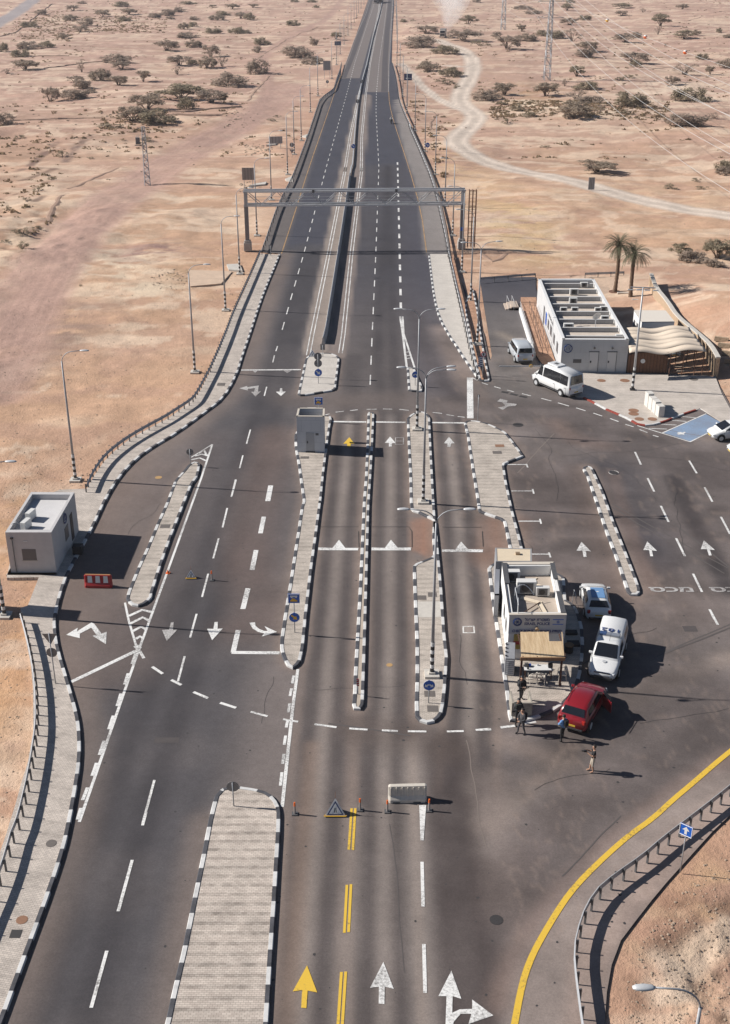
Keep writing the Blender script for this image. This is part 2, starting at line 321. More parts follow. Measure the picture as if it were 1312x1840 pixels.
def terrain_h(X, Y, D):
    dist = np.hypot(X, Y)
    h = -.10+sstep(.6, 9, D)*((fbm(X/16, Y/16, 3, 4)-.5)*1.3+(fbm(X/60, Y/60, 9, 3)-.5)*2.6*sstep(120, 300, dist)+(fbm(X/3.2, Y/3.2, 5, 3)-.5)*.34)
    gx, gy = Pn(1290, 590); h = h+3.2*np.exp(-(((X-gx-3)/9)**2+((Y-gy)/17)**2)*1.0)*sstep(0, 7, D)     # bank right of the stone wall
    gx, gy = Pn(1260, 1720); rr = np.exp(-(((X-gx)/9)**2+((Y-gy)/11)**2)); h = h+rr*sstep(.5, 5, D)*(-.7+1.9*(fbm(X/2.6, Y/2.6, 21, 5)-.25))
    gx, gy = Pn(-10, 420); h = h+sstep(3, 30, D)*np.exp(-(((X-gx)/30)**2+((Y-gy)/28)**2))*2.2*(fbm(X/7, Y/7, 41, 4)-.5)
    return h
def seg_d(X, Y): return pdist(X, Y, ASPH+[ASPH[0]])
SAND, PINK, PALE, TAN = srgb(200,168,142), srgb(186,153,135), srgb(224,198,170), srgb(198,160,130)
def ground_tint(X, Y, D, nz=1):
    dist = np.hypot(X, Y); n = X.size; c = np.empty((n, 3)); f = sstep(150, 420, dist)[:, None]
    c[:] = np.array(TAN)*(1-f)+np.array(PINK)*f
    a = sstep(.45, .68, fbm(X/26, Y/26, 11, 4))[:, None]; c = c*(1-.45*a)+np.array(PINK)*.93*.45*a
    a = (sstep(.54, .72, fbm(X/14+5, Y/7, 13, 5)))[:, None]; c = c*(1-.5*a)+np.array(PALE)*.5*a
    a = (sstep(.56, .7, fbm(X/5+5, Y/5, 15, 4)))[:, None]; c = c*(1-.22*a)+np.array(srgb(150,118,92))*.22*a
    a = fbm(X/34, Y/5.5, 91, 4); c = c*(1+.34*(a-.5)*sstep(110, 260, dist)[:, None].ravel())[:, None]
    a = fbm(X/2.6, Y/1.4, 93, 4, .6); c = c*(1+.30*(a-.5))[:, None]
    a = sstep(.50, .60, fbm(X/18+4*fbm(X/9, Y/9, 19, 3), Y/6, 95, 5, .6))[:, None]*.32; c = c*(1-a)+np.array(srgb(172,136,120))*a
    a = sstep(.54, .62, fbm(X/12+4*fbm(X/9, Y/9, 29, 3), Y/5, 97, 5, .62))[:, None]*.55; c = c*(1-a)+np.array(srgb(226,202,176))*a
    def blob(x, y, rx, ry, col, st, sc=4):
        gx, gy = G(x, y); gx2 = G(x+rx, y)[0]; gy2 = G(x, y-ry)[1]
        d = ((X-gx)/(gx2-gx))**2+((Y-gy)/(gy2-gy))**2
        a = (np.clip(np.exp(-d)*1.3-.0, 0, 1)*sstep(.44, .57, fbm(X/sc, Y/sc*1.6, int(x) % 97, 5, .6))*st*(.75+.5*fbm(X/.9, Y/.6, 17, 2)))[:, None]
        c[:] = c*(1-a)+np.array(col)*a
    # pale washes, grey patches, darker gullies
    for b in [(200,470,90,40,srgb(226,204,176),.85), (140,440,60,30,srgb(226,204,176),.8), (250,520,80,22,srgb(226,204,176),.8), (20,450,80,60,srgb(222,196,168),.8),
              (60,330,60,40,srgb(210,185,160),.6), (270,450,60,18,srgb(150,120,112),.8,6), (120,590,50,50,srgb(140,116,104),.7,6), (60,620,90,60,srgb(165,134,118),.6), (130,432,24,9,srgb(178,172,152),1.2,30),
              (1010,190,130,22,srgb(226,206,180),.9,6), (1200,160,110,18,srgb(222,200,176),.8,6), (960,170,90,22,srgb(168,128,88),.5), (1230,425,90,25,srgb(205,170,138),.6),
              (930,400,70,60,srgb(210,180,128),.5,7), (1160,350,170,30,srgb(212,180,148),.6), (820,300,60,40,srgb(216,180,140),.6),
              (1290,1600,60,60,srgb(214,184,136),.4), (1200,1700,60,80,srgb(224,196,160),.8,2), (1280,1780,60,70,srgb(120,92,70),.6,2), (1240,1640,50,40,srgb(130,104,84),.7,2),
              (30,1180,50,150,srgb(206,160,116),.7), (20,950,60,80,srgb(190,150,110),.6), (330,490,30,14,srgb(168,140,110),.8,1.5), (860,100,60,40,srgb(190,156,132),.5), (1250,560,70,60,srgb(188,146,120),.7)]:
        blob(*b)
    for k, (pts, wd) in tr.items():
        q = smooth([G(a, b) for a, b in pts], 2); d = pdist(X, Y, q)
        rut = np.exp(-((d-wd*.26)/(wd*.10))**2); strk = vnoise(d*2.3, d*0+3.3, 81)*.6+vnoise(d*6, d*0+1.3, 82)*.4
        base = 1-sstep(wd*.38, wd*.62, d); pat = fbm(X/3, Y/3, 77, 3)
        if k[0] == 'r': col = np.array(srgb(216,200,184))*(.78+.26*rut+.08*pat)[:, None]; a = base*.95
        elif k == 'tl' or k == 'tl2': col = np.array(srgb(158,150,150))*np.ones((n, 1)); a = base*.95
        else:
            col = np.array(srgb(184,150,135))*(.74+.46*strk)[:, None]; a = (1-sstep(wd*.35, wd*.85, d))*(.75+.3*strk)*(.7+.5*pat)
        a = np.clip(a, 0, 1)[:, None]; c = c*(1-a)+col*a
    for kk, pts, wd, col, st in (('m', ((1330,370), (1200,440), (1090,520), (950,580), (860,640), (820,720), (840,860), (880,960), (900,1060)), 1.3, srgb(128,104,88), .8), ('m', ((1120,790), (1160,900), (1190,1020), (1220,1120)), 1.1, srgb(140,114,94), .7), ('m', ((940,690), (980,800), (1020,900), (1060,1010)), 2.2, srgb(232,212,188), .7), ('m', ((1312,480), (1150,600), (1080,680)), 1.8, srgb(230,208,182), .7),
        ('y', ((560,900), (620,1000), (700,1300)), 2.5, srgb(176,134,104), .5), ('u', ((480,60), (560,120), (640,165), (720,140), (780,90), (1000,95), (1260,120)), 1.6, srgb(176,140,116), .6), ('D', ((1180,600), (1000,700), (900,780)), 2, srgb(170,134,110), .3), ('F', ((600,310), (640,350), (700,380)), 2.5, srgb(176,144,120), .6), ('F', ((860,345), (1000,320), (1100,300)), 2.5, srgb(172,140,116), .7), ('F', ((0,190), (350,185)), .8, srgb(160,130,108), .5), ('F', ((640,200), (800,190), (960,215)), 3, srgb(180,146,118), .6), ('F', ((180,250), (420,180), (560,230), (420,330), (240,310)), 2.0, srgb(222,194,164), .6),
        ('D', ((60,60), (180,30), (300,-10)), 1.6, srgb(128,102,86), .9), ('D', ((0,150), (120,120), (250,60)), 1.4, srgb(134,108,90), .9), ('D', ((150,200), (200,170), (230,150)), 1.8, srgb(126,104,90), .9), ('D', ((0,420), (60,440), (120,480)), 1.4, srgb(140,114,94), .8), ('A', ((160,870), (230,820), (300,770)), 2.0, srgb(130,104,92), .9), ('A', ((350,850), (400,790), (500,735)), 2.0, srgb(134,110,98), .9), ('A', ((80,900), (160,880), (300,890)), 2.0, srgb(136,110,96), .8), ('A', ((0,560), (150,565), (420,580), (650,600)), 2.2, srgb(220,190,164), .6), ('A', ((0,640), (60,645), (300,668), (560,664)), 1.2, srgb(122,98,82), .9),
        ('d', ((0,120), (180,60), (330,20)), 2.5, srgb(184,144,118), .4), ('a', ((0,760), (300,700), (560,560), (900,380)), 1.6, srgb(214,182,154), .5), ('a', ((0,240), (120,180), (240,120)), 5, srgb(188,158,142), .5)):
        d = pdist(X, Y, smooth(gp(px(kk, *pts)), 2)); a = ((1-sstep(wd*.2, wd*.7, d))*st*sstep(.25, .6, fbm(X/1.8, Y/1.8, 83, 4)))[:, None]; c = c*(1-a)+np.array(col)*a
    # graded earth close to the carriageway
    a = (np.exp(-(D/3.0)**2)*.35)[:, None]; c = c*(1-a)+np.array(srgb(186,140,112))*a
    return c*.95+c.mean(1)[:, None]*np.array((1.06, .99, .95))*.05*.9
def fan(cols, rows):
    XX = np.empty((len(rows), len(cols))); YY = XX.copy()
    for i, y in enumerate(rows): XX[i], YY[i] = Pn(cols, y)
    return XX, YY
rows = np.r_[np.arange(2900, 1840, -20), np.arange(1840, 700, -6), np.arange(700, 480, -3), np.arange(480, 0, -1.4), np.arange(0, -60, -2.5), np.arange(-60, -124, -4), [-125, -127, -128.5]]
cols = np.r_[np.arange(-2600, -60, 60), np.arange(-60, 1372, 5), np.arange(1372, 3960, 60)]
XX, YY = fan(cols, rows)
xf, yf = XX.ravel(), YY.ravel()
ins = inside(xf, yf, ASPH); D = seg_d(xf, yf); D[ins] = 0
hz = terrain_h(xf, yf, D); hz[ins] = -.12
me = bpy.data.meshes.new('ground'); nr, nc = XX.shape
co = np.c_[xf, yf, hz].astype(np.float32)
idx = np.arange(nr*nc).reshape(nr, nc)
quads = np.c_[idx[:-1, :-1].ravel(), idx[:-1, 1:].ravel(), idx[1:, 1:].ravel(), idx[1:, :-1].ravel()]
me.vertices.add(len(co)); me.vertices.foreach_set('co', co.ravel())
me.loops.add(quads.size); me.loops.foreach_set('vertex_index', quads.ravel().astype(np.int32))
me.polygons.add(len(quads)); me.polygons.foreach_set('loop_start', np.arange(0, quads.size, 4, dtype=np.int32)); me.polygons.foreach_set('use_smooth', np.ones(len(quads), bool))
me.update(calc_edges=True)
at = me.color_attributes.new('Tint', 'FLOAT_COLOR', 'POINT'); at.data.foreach_set('color', np.c_[ground_tint(xf, yf, D), np.ones(len(xf))].astype(np.float32).ravel())
me.materials.append(attr_mat('desert_sand', (.12, .6, 2.6, 12), (.06, .07, .08, .05), (.08, .16, .5, .7), (.35, 1.3, 5, 17), .95, .75))
gnd = bpy.data.objects.new('ground', me); COL.objects.link(gnd); tag(gnd, 'pinkish tan desert sand with dirt tracks and pale washes', 'ground', kind='structure')
def gz(x, y):
    X = np.array([x], float); Y = np.array([y], float)
    if inside(X, Y, ASPH)[0]: return 0.0
    return float(terrain_h(X, Y, seg_d(X, Y))[0])

# ---------------- asphalt with its wear, one triangulated sheet
OUT = resample(ASPH, 1.6, True)
vs = [Vector(p) for p in OUT]; ne = len(vs)
ir = np.r_[np.arange(2040, 1800, -14), np.arange(1800, 1000, -8), np.arange(1000, 400, -6), np.arange(400, 0, -4), np.arange(0, -62, -4)]
ic = np.arange(-64, 1980, 6.5)
IX, IY = fan(ic, ir); ix, iy = IX.ravel()+RNG.uniform(-.01, .01, IX.size), IY.ravel()
k = inside(ix, iy, OUT); ix, iy = ix[k], iy[k]; dd = pdist(ix, iy, OUT+[OUT[0]]); ix, iy = ix[dd > .12], iy[dd > .12]
vs += [Vector((a, b)) for a, b in zip(ix, iy)]
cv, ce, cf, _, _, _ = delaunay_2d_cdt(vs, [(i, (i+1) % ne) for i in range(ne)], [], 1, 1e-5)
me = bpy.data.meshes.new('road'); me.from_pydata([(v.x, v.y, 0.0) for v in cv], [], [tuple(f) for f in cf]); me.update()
ax = np.array([v.x for v in cv]); ay = np.array([v.y for v in cv])
c = np.empty((len(ax), 3))
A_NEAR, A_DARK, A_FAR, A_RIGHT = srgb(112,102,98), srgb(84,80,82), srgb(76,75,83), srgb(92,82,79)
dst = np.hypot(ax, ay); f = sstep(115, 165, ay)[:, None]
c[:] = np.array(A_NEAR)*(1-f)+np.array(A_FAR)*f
def stroke(pts, wd, col, st, soft=.6, nsc=5.0, nlo=.25, nhi=.7, z=0, sm=1):
    global c
    q = smooth(gp(pts), sm) if sm else gp(pts); d = pdist(ax, ay, q)
    a = (1-sstep(wd*(1-soft)/2, wd*(1+soft)/2, d))*st*(.72+.28*sstep(nlo, nhi, fbm(ax/nsc, ay/nsc, 61, 3)))
    a = np.clip(a, 0, 1)[:, None]; c = c*(1-a)+np.array(col)*a
DK, LT, BR = srgb(64,60,63), srgb(146,134,125), srgb(126,110,100)
# outbound carriageway: dark wheel-worn surface with dusty margins
stroke([(560,455), (470,760), (380,1020), (310,1200), (240,1400), (150,1640), (90,1840)], 10.5, A_DARK, .9, .35)
for o in (-1, 1): stroke([(560+o*10,455), (475+o*16,760), (385+o*26,1020), (315+o*32,1200), (245+o*38,1400), (165+o*44,1640), (105+o*50,1840)], 1.6, DK, .5, .9)
stroke([(x+9, y) for x, y in KL[16:]], 2.2, BR, .55, .9)
stroke([(x+8, y) for x, y in KL[:17]], 2.6, BR, .55, .9)
stroke([(512,455), (480,560), (455,620), (440,680)], 2.5, BR, .25, .9)
stroke([(490,1480), (478,1600), (458,1760), (440,1900)], 1.0, srgb(128,106,90), .5, .9)
stroke([(368,1480), (325,1700), (296,1840), (270,1960)], 1.8, BR, .5, .9)
stroke([(230,850), (160,1000), (130,1120), (180,1180)], 8, srgb(110,94,86), .55, .6)
stroke([(440,1130), (470,1100), (440,1000), (470,870), (500,780)], 4, srgb(112,94,86), .6, .8)
stroke([(370,790), (330,930), (230,1160)], 4.5, srgb(100,88,84), .4, .8)
# booth lanes: dusty centre, dark tyre bands
for ln in ([(628,745), (622,830), (613,920), (602,1050), (590,1200), (580,1330), (568,1500), (550,1700), (540,1850)],
           [(702,745), (702,830), (702,920), (700,1050), (700,1200), (690,1330), (690,1500), (690,1700), (692,1850)],
           [(806,745), (812,830), (822,920), (832,1050), (845,1200), (845,1280), (840,1420)]):
    stroke(ln, 3.2, srgb(98,87,82), .6, .5)
    W = lambda s: [(x+s*(y+130)*.0214, y) for x, y in ln]
    stroke(W(.85), 1.0, DK, .42, .9); stroke(W(-.85), 1.0, DK, .42, .9)
    stroke(ln, .8, LT, .42, .9, 9); stroke(W(1.6), .5, BR, .5, .9); stroke(W(-1.6), .5, BR, .5, .9)
stroke([(740,1340), (745,1500), (755,1700), (765,1850)], 1.2, LT, .5, .9, 9)
stroke([(560,1340), (545,1500), (528,1700), (515,1850)], .9, srgb(136,114,98), .5, .9, 9)
stroke([(505,1480), (500,1620), (490,1760), (480,1900)], .7, BR, .7, .9, 9)
stroke([(640,1460), (628,1640), (610,1850)], 1.1, LT, .3, .9, 9)
stroke([(810,1340), (812,1480), (830,1640), (850,1850)], 2.6, srgb(78,68,66), .8, .5, 3)
stroke([(872,1560), (886,1700), (893,1850)], 1.6, srgb(80,70,68), .6, .6, 3)
stroke([(650,1310), (720,1320), (800,1340)], 3.0, srgb(92,80,74), .6, .8, 1.5)
# inbound main lanes
stroke([(650,300), (640,455), (632,620), (630,720)], 6, srgb(88,82,82), .55, .6)
stroke([(700,300), (705,455), (700,620), (700,740)], 6, srgb(84,78,78), .55, .6)
for s in (-14, 14): stroke([(697,300), (697+s*.5,455), (692+s,620), (700+s,740)], 1.2, DK, .5, .9)
stroke([(745,300), (752,455), (760,600), (790,700), (810,745)], 4.5, srgb(84,80,86), .6, .6)
stroke([(745,560), (770,640), (830,740)], 2.0, srgb(80,72,72), .6, .8)
stroke([(790,590), (840,690), (862,715)], 2.4, BR, .65, .9)
stroke([(635,640), (628,740)], 2.0, DK, .5, .8)
stroke([(540,715), (640,722), (720,720), (830,735)], 5, srgb(110,98,92), .7, .8)
# right-hand shoulder and the gore on both sides: browner, older asphalt
stroke([(722,180), (745,270), (775,340), (792,455)], 4.6, srgb(122,114,110), 1.3, .3, 6, 0, .3)
stroke([(585,170), (545,290), (505,400), (487,452)], 3.6, srgb(104,96,93), 1.2, .4, 6, 0, .3)
stroke([(652,170), (625,300), (601,439), (566,630)], 2.8, srgb(128,116,108), 1.4, .25, 6, 0, .3)
stroke([(660,170), (645,300), (631,455), (606,640)], 1.9, srgb(120,108,102), 1.2, .3, 6, 0, .3)
# truck yard right: oily dark runs, dust islands
yard = [([(900,700), (1000,740), (1100,790), (1250,830), (1400,850)], 8, srgb(86,77,75), .7, .7, 6), ([(1090,850), (1120,930), (1160,1000)], 6, srgb(62,60,66), .75, .8, 3), ([(1210,860), (1260,960), (1310,1060)], 1.6, srgb(58,54,56), .8, .8, 3),
 ([(960,850), (1000,950), (1010,1040)], 7, srgb(86,75,72), .6, .8, 4), ([(1090,1110), (1160,1040), (1210,1080)], 7, srgb(98,84,78), .5, .8, 4), ([(1280,870), (1290,960)], 8, srgb(86,76,74), .5, .8, 4),
 ([(880,1480), (1000,1370), (1120,1260), (1312,1180)], 1.6, srgb(128,114,104), .55, .9, 4), ([(920,1390), (990,1350), (1100,1300), (1250,1210)], 3.4, srgb(76,68,67), .5, .8, 4), ([(1000,1620), (1080,1480), (1200,1370), (1312,1270)], 5, srgb(86,76,74), .55, .8, 4),
 ([(885,1400), (890,1500), (905,1620)], 2.0, srgb(126,112,104), .5, .9, 5), ([(905,1640), (960,1500), (1060,1400)], 2.4, srgb(96,84,80), .5, .8, 2),
 ([(900,1330), (960,1350), (1010,1370)], 1.4, srgb(130,114,104), .5, .9, 2), ([(905,1800), (940,1700), (1000,1620), (1120,1500), (1312,1360)], 1.5, srgb(130,110,100), .6, .8, 5),
 ([(975,1850), (1010,1720), (1100,1600), (1200,1500), (1312,1420)], 3.2, srgb(128,115,108), 1.1, .45, 5), ([(1055,1850), (1062,1740), (1100,1650), (1200,1540), (1320,1440)], 1.8, srgb(142,124,114), 1.0, .6, 5),
 ([(1045,845), (1090,1000), (1130,1075)], 2.4, srgb(116,98,88), .5, .9, 3), ([(1100,850), (1140,980), (1175,1060)], 1.2, srgb(128,106,94), .4, .9, 3), ([(1080,800), (1030,790), (1000,760)], 2.2, srgb(120,100,90), .5, .9, 3),
 ([(905,940), (900,1010), (890,1000)], 3.2, srgb(138,106,86), .8, .8, 4), ([(755,940), (756,985)], 1.5, srgb(142,108,88), .95, .5, 9), ([(770,935), (768,995)], 1.0, srgb(142,108,88), .95, .5, 9),
 ([(1160,1120), (1130,1240), (1060,1330)], 6, srgb(92,82,78), .5, .9, 3), ([(880,560), (915,620), (930,700)], 6, srgb(104,98,94), .6, .8, 5), ([(900,600), (940,620), (955,660)], 1.5, srgb(140,126,112), .5, .9, 3)]
for y in yard: stroke(y[0], y[1], y[2], y[3], y[4], y[5])
for isl, o in ((ISB, 0), (ISC, 0), (ISD, 0), (ISE1, 0), (ISE2, 0), (ISF, 0), (ISH, 0), (ISI, 0)):
    stroke(isl+[isl[0]], .9, BR, .55, .9, 3, sm=0)
n1 = fbm(ax/9, ay/9, 33, 4)[:, None]; yd = sstep(G(850,1200)[0]-3, G(850,1200)[0]+3, ax)*(ay < 135); n0 = fbm(ax/3.5+2*fbm(ax/5, ay/5, 52, 3), ay/2.2+2*fbm(ax/5, ay/5, 53, 3), 51, 5); c = c*(.94+.12*n1)*(1+(.10+.55*yd)*(n0-.5))[:, None]
n2 = fbm(ax/.9, ay/2.2, 35, 3)[:, None]; c = c*(.93+.14*n2)
# thin irregular dust smears in the yard and the junction
wv = fbm(ax/4+3*fbm(ax/6, ay/6, 44, 3), ay/4+3*fbm(ax/6, ay/6, 45, 3), 46, 4); wm = np.exp(-((wv-.5)/.012)**2)*((ax > G(850,1200)[0]) & (ay < 125) & (ay > 40))*.28
c = c*(1-wm[:, None])+np.array(srgb(136,118,106))*wm[:, None]
ref = np.array(srgb(97,90,87)); c = ref*(np.clip(c, .01, 1)/ref)**1.42; c = c*.72+c.mean(1)[:, None]*np.array((1.03, .995, .975))*.28
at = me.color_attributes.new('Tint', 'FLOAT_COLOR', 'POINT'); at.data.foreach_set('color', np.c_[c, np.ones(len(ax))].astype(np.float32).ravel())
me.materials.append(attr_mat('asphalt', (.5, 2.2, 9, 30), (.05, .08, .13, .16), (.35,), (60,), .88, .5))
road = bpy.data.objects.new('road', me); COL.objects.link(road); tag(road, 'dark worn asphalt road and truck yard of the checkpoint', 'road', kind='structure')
# resurfaced stretch ends: older grey asphalt beyond
old = attr_mat  # alias only
def flat(name, pts, z, m, parent=road): 
    return MB().poly(pts, z).build(name, m, parent)
OLD = mat('older_asphalt', srgb(124,116,113), .92, noise=.12, nscale=.35, spec=.2)
OLDD = mat('older_dark_asphalt', srgb(92,88,90), .92, noise=.15, nscale=.35, spec=.2)
flat('asphalt_patch', gp([(612.5,141), (646.5,140.5), (655,110), (668,60), (681,20), (690,-20), (697,-60), (678,-60), (659,10), (642,60), (628,100), (618,124)]), .004, OLD)
flat('asphalt_patch', gp([(657.5,165.5), (698.5,165.5), (699,110), (703,60), (706,10), (707,-20), (705,-60), (697,-60), (690,-20), (681,20), (669,60), (664,110)]), .004, OLD)
flat('asphalt_patch', gp([(685,165), (697,165), (697,110), (700,60), (704,10), (704,-30), (701,-30), (697,10), (691,60), (687,110)]), .008, OLDD)
flat('asphalt_patch', gp([(622,140), (638,100), (652,60), (666,15), (676,-20), (670,-20), (659,15), (643,60), (630,100), (614,140)]), .008, OLDD)
M['pool'] = mat('pale_gravel', srgb(212,186,162), .95, noise=.22, nscale=.9)

# ---------------- markings (parts of the road)
ZM = .010
ZC = [0]
def strip(mb, pts, wd, z=ZM):
    ZC[0] += 1; z = z+(ZC[0] % 13)*.0006
    q = pts; a = offset(q, wd/2); b = offset(q, -wd/2); n = len(q)
    mb.add([(p[0], p[1], z) for p in b]+[(p[0], p[1], z) for p in a], [(i, i+1, n+i+1, n+i) for i in range(n-1)])
def dashes(mb, pts, wd, on, off, start=0, z=ZM):
    q = np.array(pts); d = np.r_[0, np.cumsum(np.hypot(*(q[1:]-q[:-1]).T))]; s = start
    while s < d[-1]-.3:
        t = np.linspace(s, min(s+on, d[-1]), 4); strip(mb, [(np.interp(u, d, q[:, 0]), np.interp(u, d, q[:, 1])) for u in t], wd, z); s += on+off
def line(name, pts, wd, m=WHITE, sm=0):
    mb = MB(); q = gp(pts); q = smooth(q, sm) if sm else q; strip(mb, q, wd); return mb.build(name, m, road)
def dline(name, pts, wd, on=3.0, off=3.0, m=WHITE, start=0, sm=0):
    mb = MB(); q = gp(pts); q = smooth(q, sm) if sm else q; dashes(mb, q, wd, on, off, start); return mb.build(name, m, road)
def segs(name, key, lst, wd, m=WHITE):
    mb = MB()
    for s in lst: strip(mb, gp(px(key, *s)), wd)
    return mb.build(name, m, road)
def shape(name, key, pts, m=WHITE, z=ZM+.010): return flat(name, gp(px(key, *pts)), z, m)
# far carriageways
dline('lane_dashes', px('E', (293,800), (332,660), (400,423), (510,0))+px('B', (545,507), (590,335), (640,179), (690,30), (720,-60)), .13, 3, 3.2)
dline('lane_dashes', px('b', (725,250), (735,0))+px('E', (753,423), (768,0))+px('B', (703,600), (705,507), (720,330), (742,179), (764,0), (772,-60)), .13, 3, 3.2)
dline('lane_dashes', px('E', (876,700), (870,423), (860,0))+px('B', (818,870), ), .30, 3.0, 3.2)
line('edge_line', px('E', (290,425), (355,225), (425,0))+px('B', (440,620), (500,440), (530,370)), .14, ORANGE, 1)
line('edge_line', px('v', (80,640), (190,350), (290,130), (330,0))+[(676,-50)], .13, WORN)
line('edge_line', px('E', (1002,420), (975,215), (915,0))+px('B', (800,660), (775,560), (771,490)), .14, ORANGE, 1)
line('edge_line', px('v', (497,830), (500,600), (515,400), (530,100), (537,0))+[(707,-50)], .13, WORN)
for o in (0, 1):
    line('median_line', [(x+o*(y+130)*.0085, y) for x, y in px('b', (412,105), (432,0))+px('E', (520,400), (600,0))+px('B', (530,920), (560,730), (610,500), (655,340), (690,180), (715,60), (728,-60))], .12)
    line('median_line', [(x+o*(y+130)*.0085, y) for x, y in px('b', (570,95), (585,0))+px('E', (627,423), (680,0))+px('B', (618,920), (622,730), (645,500), (668,340), (700,180), (730,60), (743,-60))], .12)
line('taper_line', px('b', (905,165), (885,0))+px('E', (872,735), ), .24)
line('taper_line', px('b', (943,165), (890,0))+px('E', (885,735), ), .2)
segs('taper_hatching', 'b', [((903,90), (918,88)), ((905,108), (924,105)), ((903,122), (926,118))], .16)
segs('lane_dashes', 'b', [((270,60), (262,85)), ((255,105), (247,140)), ((217,260), (205,305)), ((137,470), (118,540)), ((100,597), (84,660)), ((67,717), (45,798))], .13)
segs('stop_line', 'b', [((92,178), (385,176)), ((540,431), (706,433)), ((748,433), (900,435)), ((1027,436), (1190,438))], .32)
segs('stop_line', 'b', [((1215,215), (1217,415))], .62)
for pts in ([(145,178), (178,177), (160,192)], [(295,178), (345,177), (318,193)]): shape('give_way_triangle', 'b', pts, WORN)
shape('arrow_marking', 'b', [(82,268), (122,256), (120,263), (178,254), (174,284), (190,282), (162,308), (140,285), (155,285), (160,267), (122,271), (126,279)], WORN)
shape('arrow_marking', 'b', [(283,268), (293,268), (295,284), (312,284), (287,306), (262,285), (280,284)])
shape('arrow_marking', 'b', [(623,508), (648,540), (630,540), (628,557), (612,557), (612,540), (593,540)], YELLOW)
shape('arrow_marking', 'b', [(823,505), (850,536), (832,538), (831,554), (817,554), (817,537), (797,536)])
shape('arrow_marking', 'b', [(1112,507), (1140,538), (1122,539), (1120,555), (1105,555), (1105,539), (1087,538)])
segs('drain_marking', 'b', [((848,510), (890,510)), ((848,527), (888,527)), ((848,543), (888,543)), ((850,510), (848,543)), ((889,510), (888,543))], .07, WORN)
segs('guide_dashes', 'b', [((505,398), (525,393)), ((555,385), (596,380)), ((626,377), (664,373)), ((708,371), (757,370)), ((788,369), (833,370)), ((868,371), (915,376)), ((1032,386), (1078,391)), ((1100,397), (1138,403)), ((1155,406), (1190,410))], .13)
segs('lane_dashes', 'b', [((237,745), (222,822))], .42)
# bends of the junction (left)
segs('lane_dashes', 'd', [((1263,5), (1240,98)), ((1218,158), (1193,262)), ((1172,320), (1143,428)), ((1116,510), (1083,635)), ((1054,725), (1019,852))], .14)
segs('lane_dashes', 'e', [((203,78), (186,160)), ((165,242), (145,340)), ((125,430), (100,532))], .36)
segs('lane_dashes', 'h', [((990,237), (954,372)), ((828,900), (765,1133))], .14)
segs('lane_dashes', 'k', [((783,0), (764,70)), ((709,255), (634,530)), ((573,742), (489,1047))], .16)
line('edge_line', px('a', (1138,592))+px('d', (1078,0), (897,500), (742,924))+px('h', (745,200), (425,1125)), .17)
line('edge_line', px('a', (1138,592), (1025,662))[::-1], .12)
line('edge_line', px('d', (670,665), (690,760), (738,924)), .15)
segs('gore_chevron', 'a', [((1065,640), (1095,625), (1110,655)), ((1045,655), (1080,645), (1112,652)), ((1025,675), (1070,665), (1105,680))], .22)
segs('gore_chevron', 'd', [((690,737), (762,704), (815,716)), ((698,778), (765,744), (803,763)), ((708,820), (755,795), (786,808)), ((727,860), (750,847), (768,855))], .26)
shape('gore_tip', 'h', [(715,185), (740,175), (760,190), (745,215)])
segs('guide_dashes', 'h', [((748,208), (772,248)), ((816,293), (872,331)), ((918,364), (972,391)), ((1037,428), (1115,461)), ((1180,486), (1265,513))], .2)
segs('guide_dashes', 'i', [((0,229), (66,251)), ((138,271), (221,293)), ((297,308), (371,320)), ((452,332), (560,347)), ((622,353), (712,359)), ((783,362), (861,366)), ((910,367), (1001,368)), ((1102,368), (1185,366)), ((1243,361), (1312,355))], .17)
segs('guide_dashes', 'g', [((0,1357), (88,1354)), ((152,1341), (252,1329)), ((320,1312), (398,1299))], .2)
segs('stop_line', 'h', [((382,374), (735,205))], .3)
shape('arrow_marking', 'd', [(355,838), (418,800), (412,820), (490,772), (505,778), (545,832), (572,822), (568,888), (496,843), (518,840), (490,800), (428,832), (428,856)])
shape('arrow_marking', 'd', [(916,772), (931,770), (928,812), (951,810), (894,872), (869,812), (906,810)], WORN)
shape('arrow_marking', 'd', [(1150,770), (1168,769), (1166,806), (1194,804), (1137,867), (1110,806), (1144,806)])
shape('arrow_marking', 'e', [(132,600), (160,597), (162,615), (180,630), (205,640), (222,640), (206,616), (268,645), (192,668), (205,652), (175,645), (148,628)])
segs('lane_corner_marking', 'e', [((77,635), (52,745)), ((45,745), (280,747))], .34)
segs('bay_dashes', 'h', [((727,222), (708,277)), ((687,328), (668,388)), ((648,437), (628,503)), ((607,555), (583,628)), ((558,690), (533,765)), ((518,808), (494,878)), ((470,940), (443,1008)), ((434,1050), (416,1112))], .19)
segs('bay_dashes', 'i', [((350,94), (342,132)), ((339,156), (331,194)), ((330,230), (323,274)), ((320,312), (313,348)), ((310,388), (303,433)), ((302,478), (295,527)), ((292,568), (284,635))], .17)
line('edge_line', px('i', (370,62), (345,250), (320,480), (293,738)), .19)
# ramps in the booth lanes
for pts in ([(470,230), (540,232), (572,192), (603,232), (668,232), (665,244), (470,243)], [(732,230), (797,232), (827,192), (860,230), (927,230), (925,244), (732,244)], [(1078,240), (1143,240), (1172,201), (1205,238), (1280,240), (1278,253), (1078,251)]):
    shape('speed_table_marking', 'e', pts)
segs('joint_line', 'e', [((478,128), (668,128)), ((735,128), (915,128), (930,150)), ((930,150), (931,228)), ((668,150), (670,228)), ((1080,130), (1272,130)), ((1276,150), (1280,225))], .06, M['iron'])
segs('drain_marking', 'e', [((1180,618), (1236,616)), ((1180,648), (1238,648)), ((1182,618), (1183,650)), ((1234,616), (1237,650))], .1)
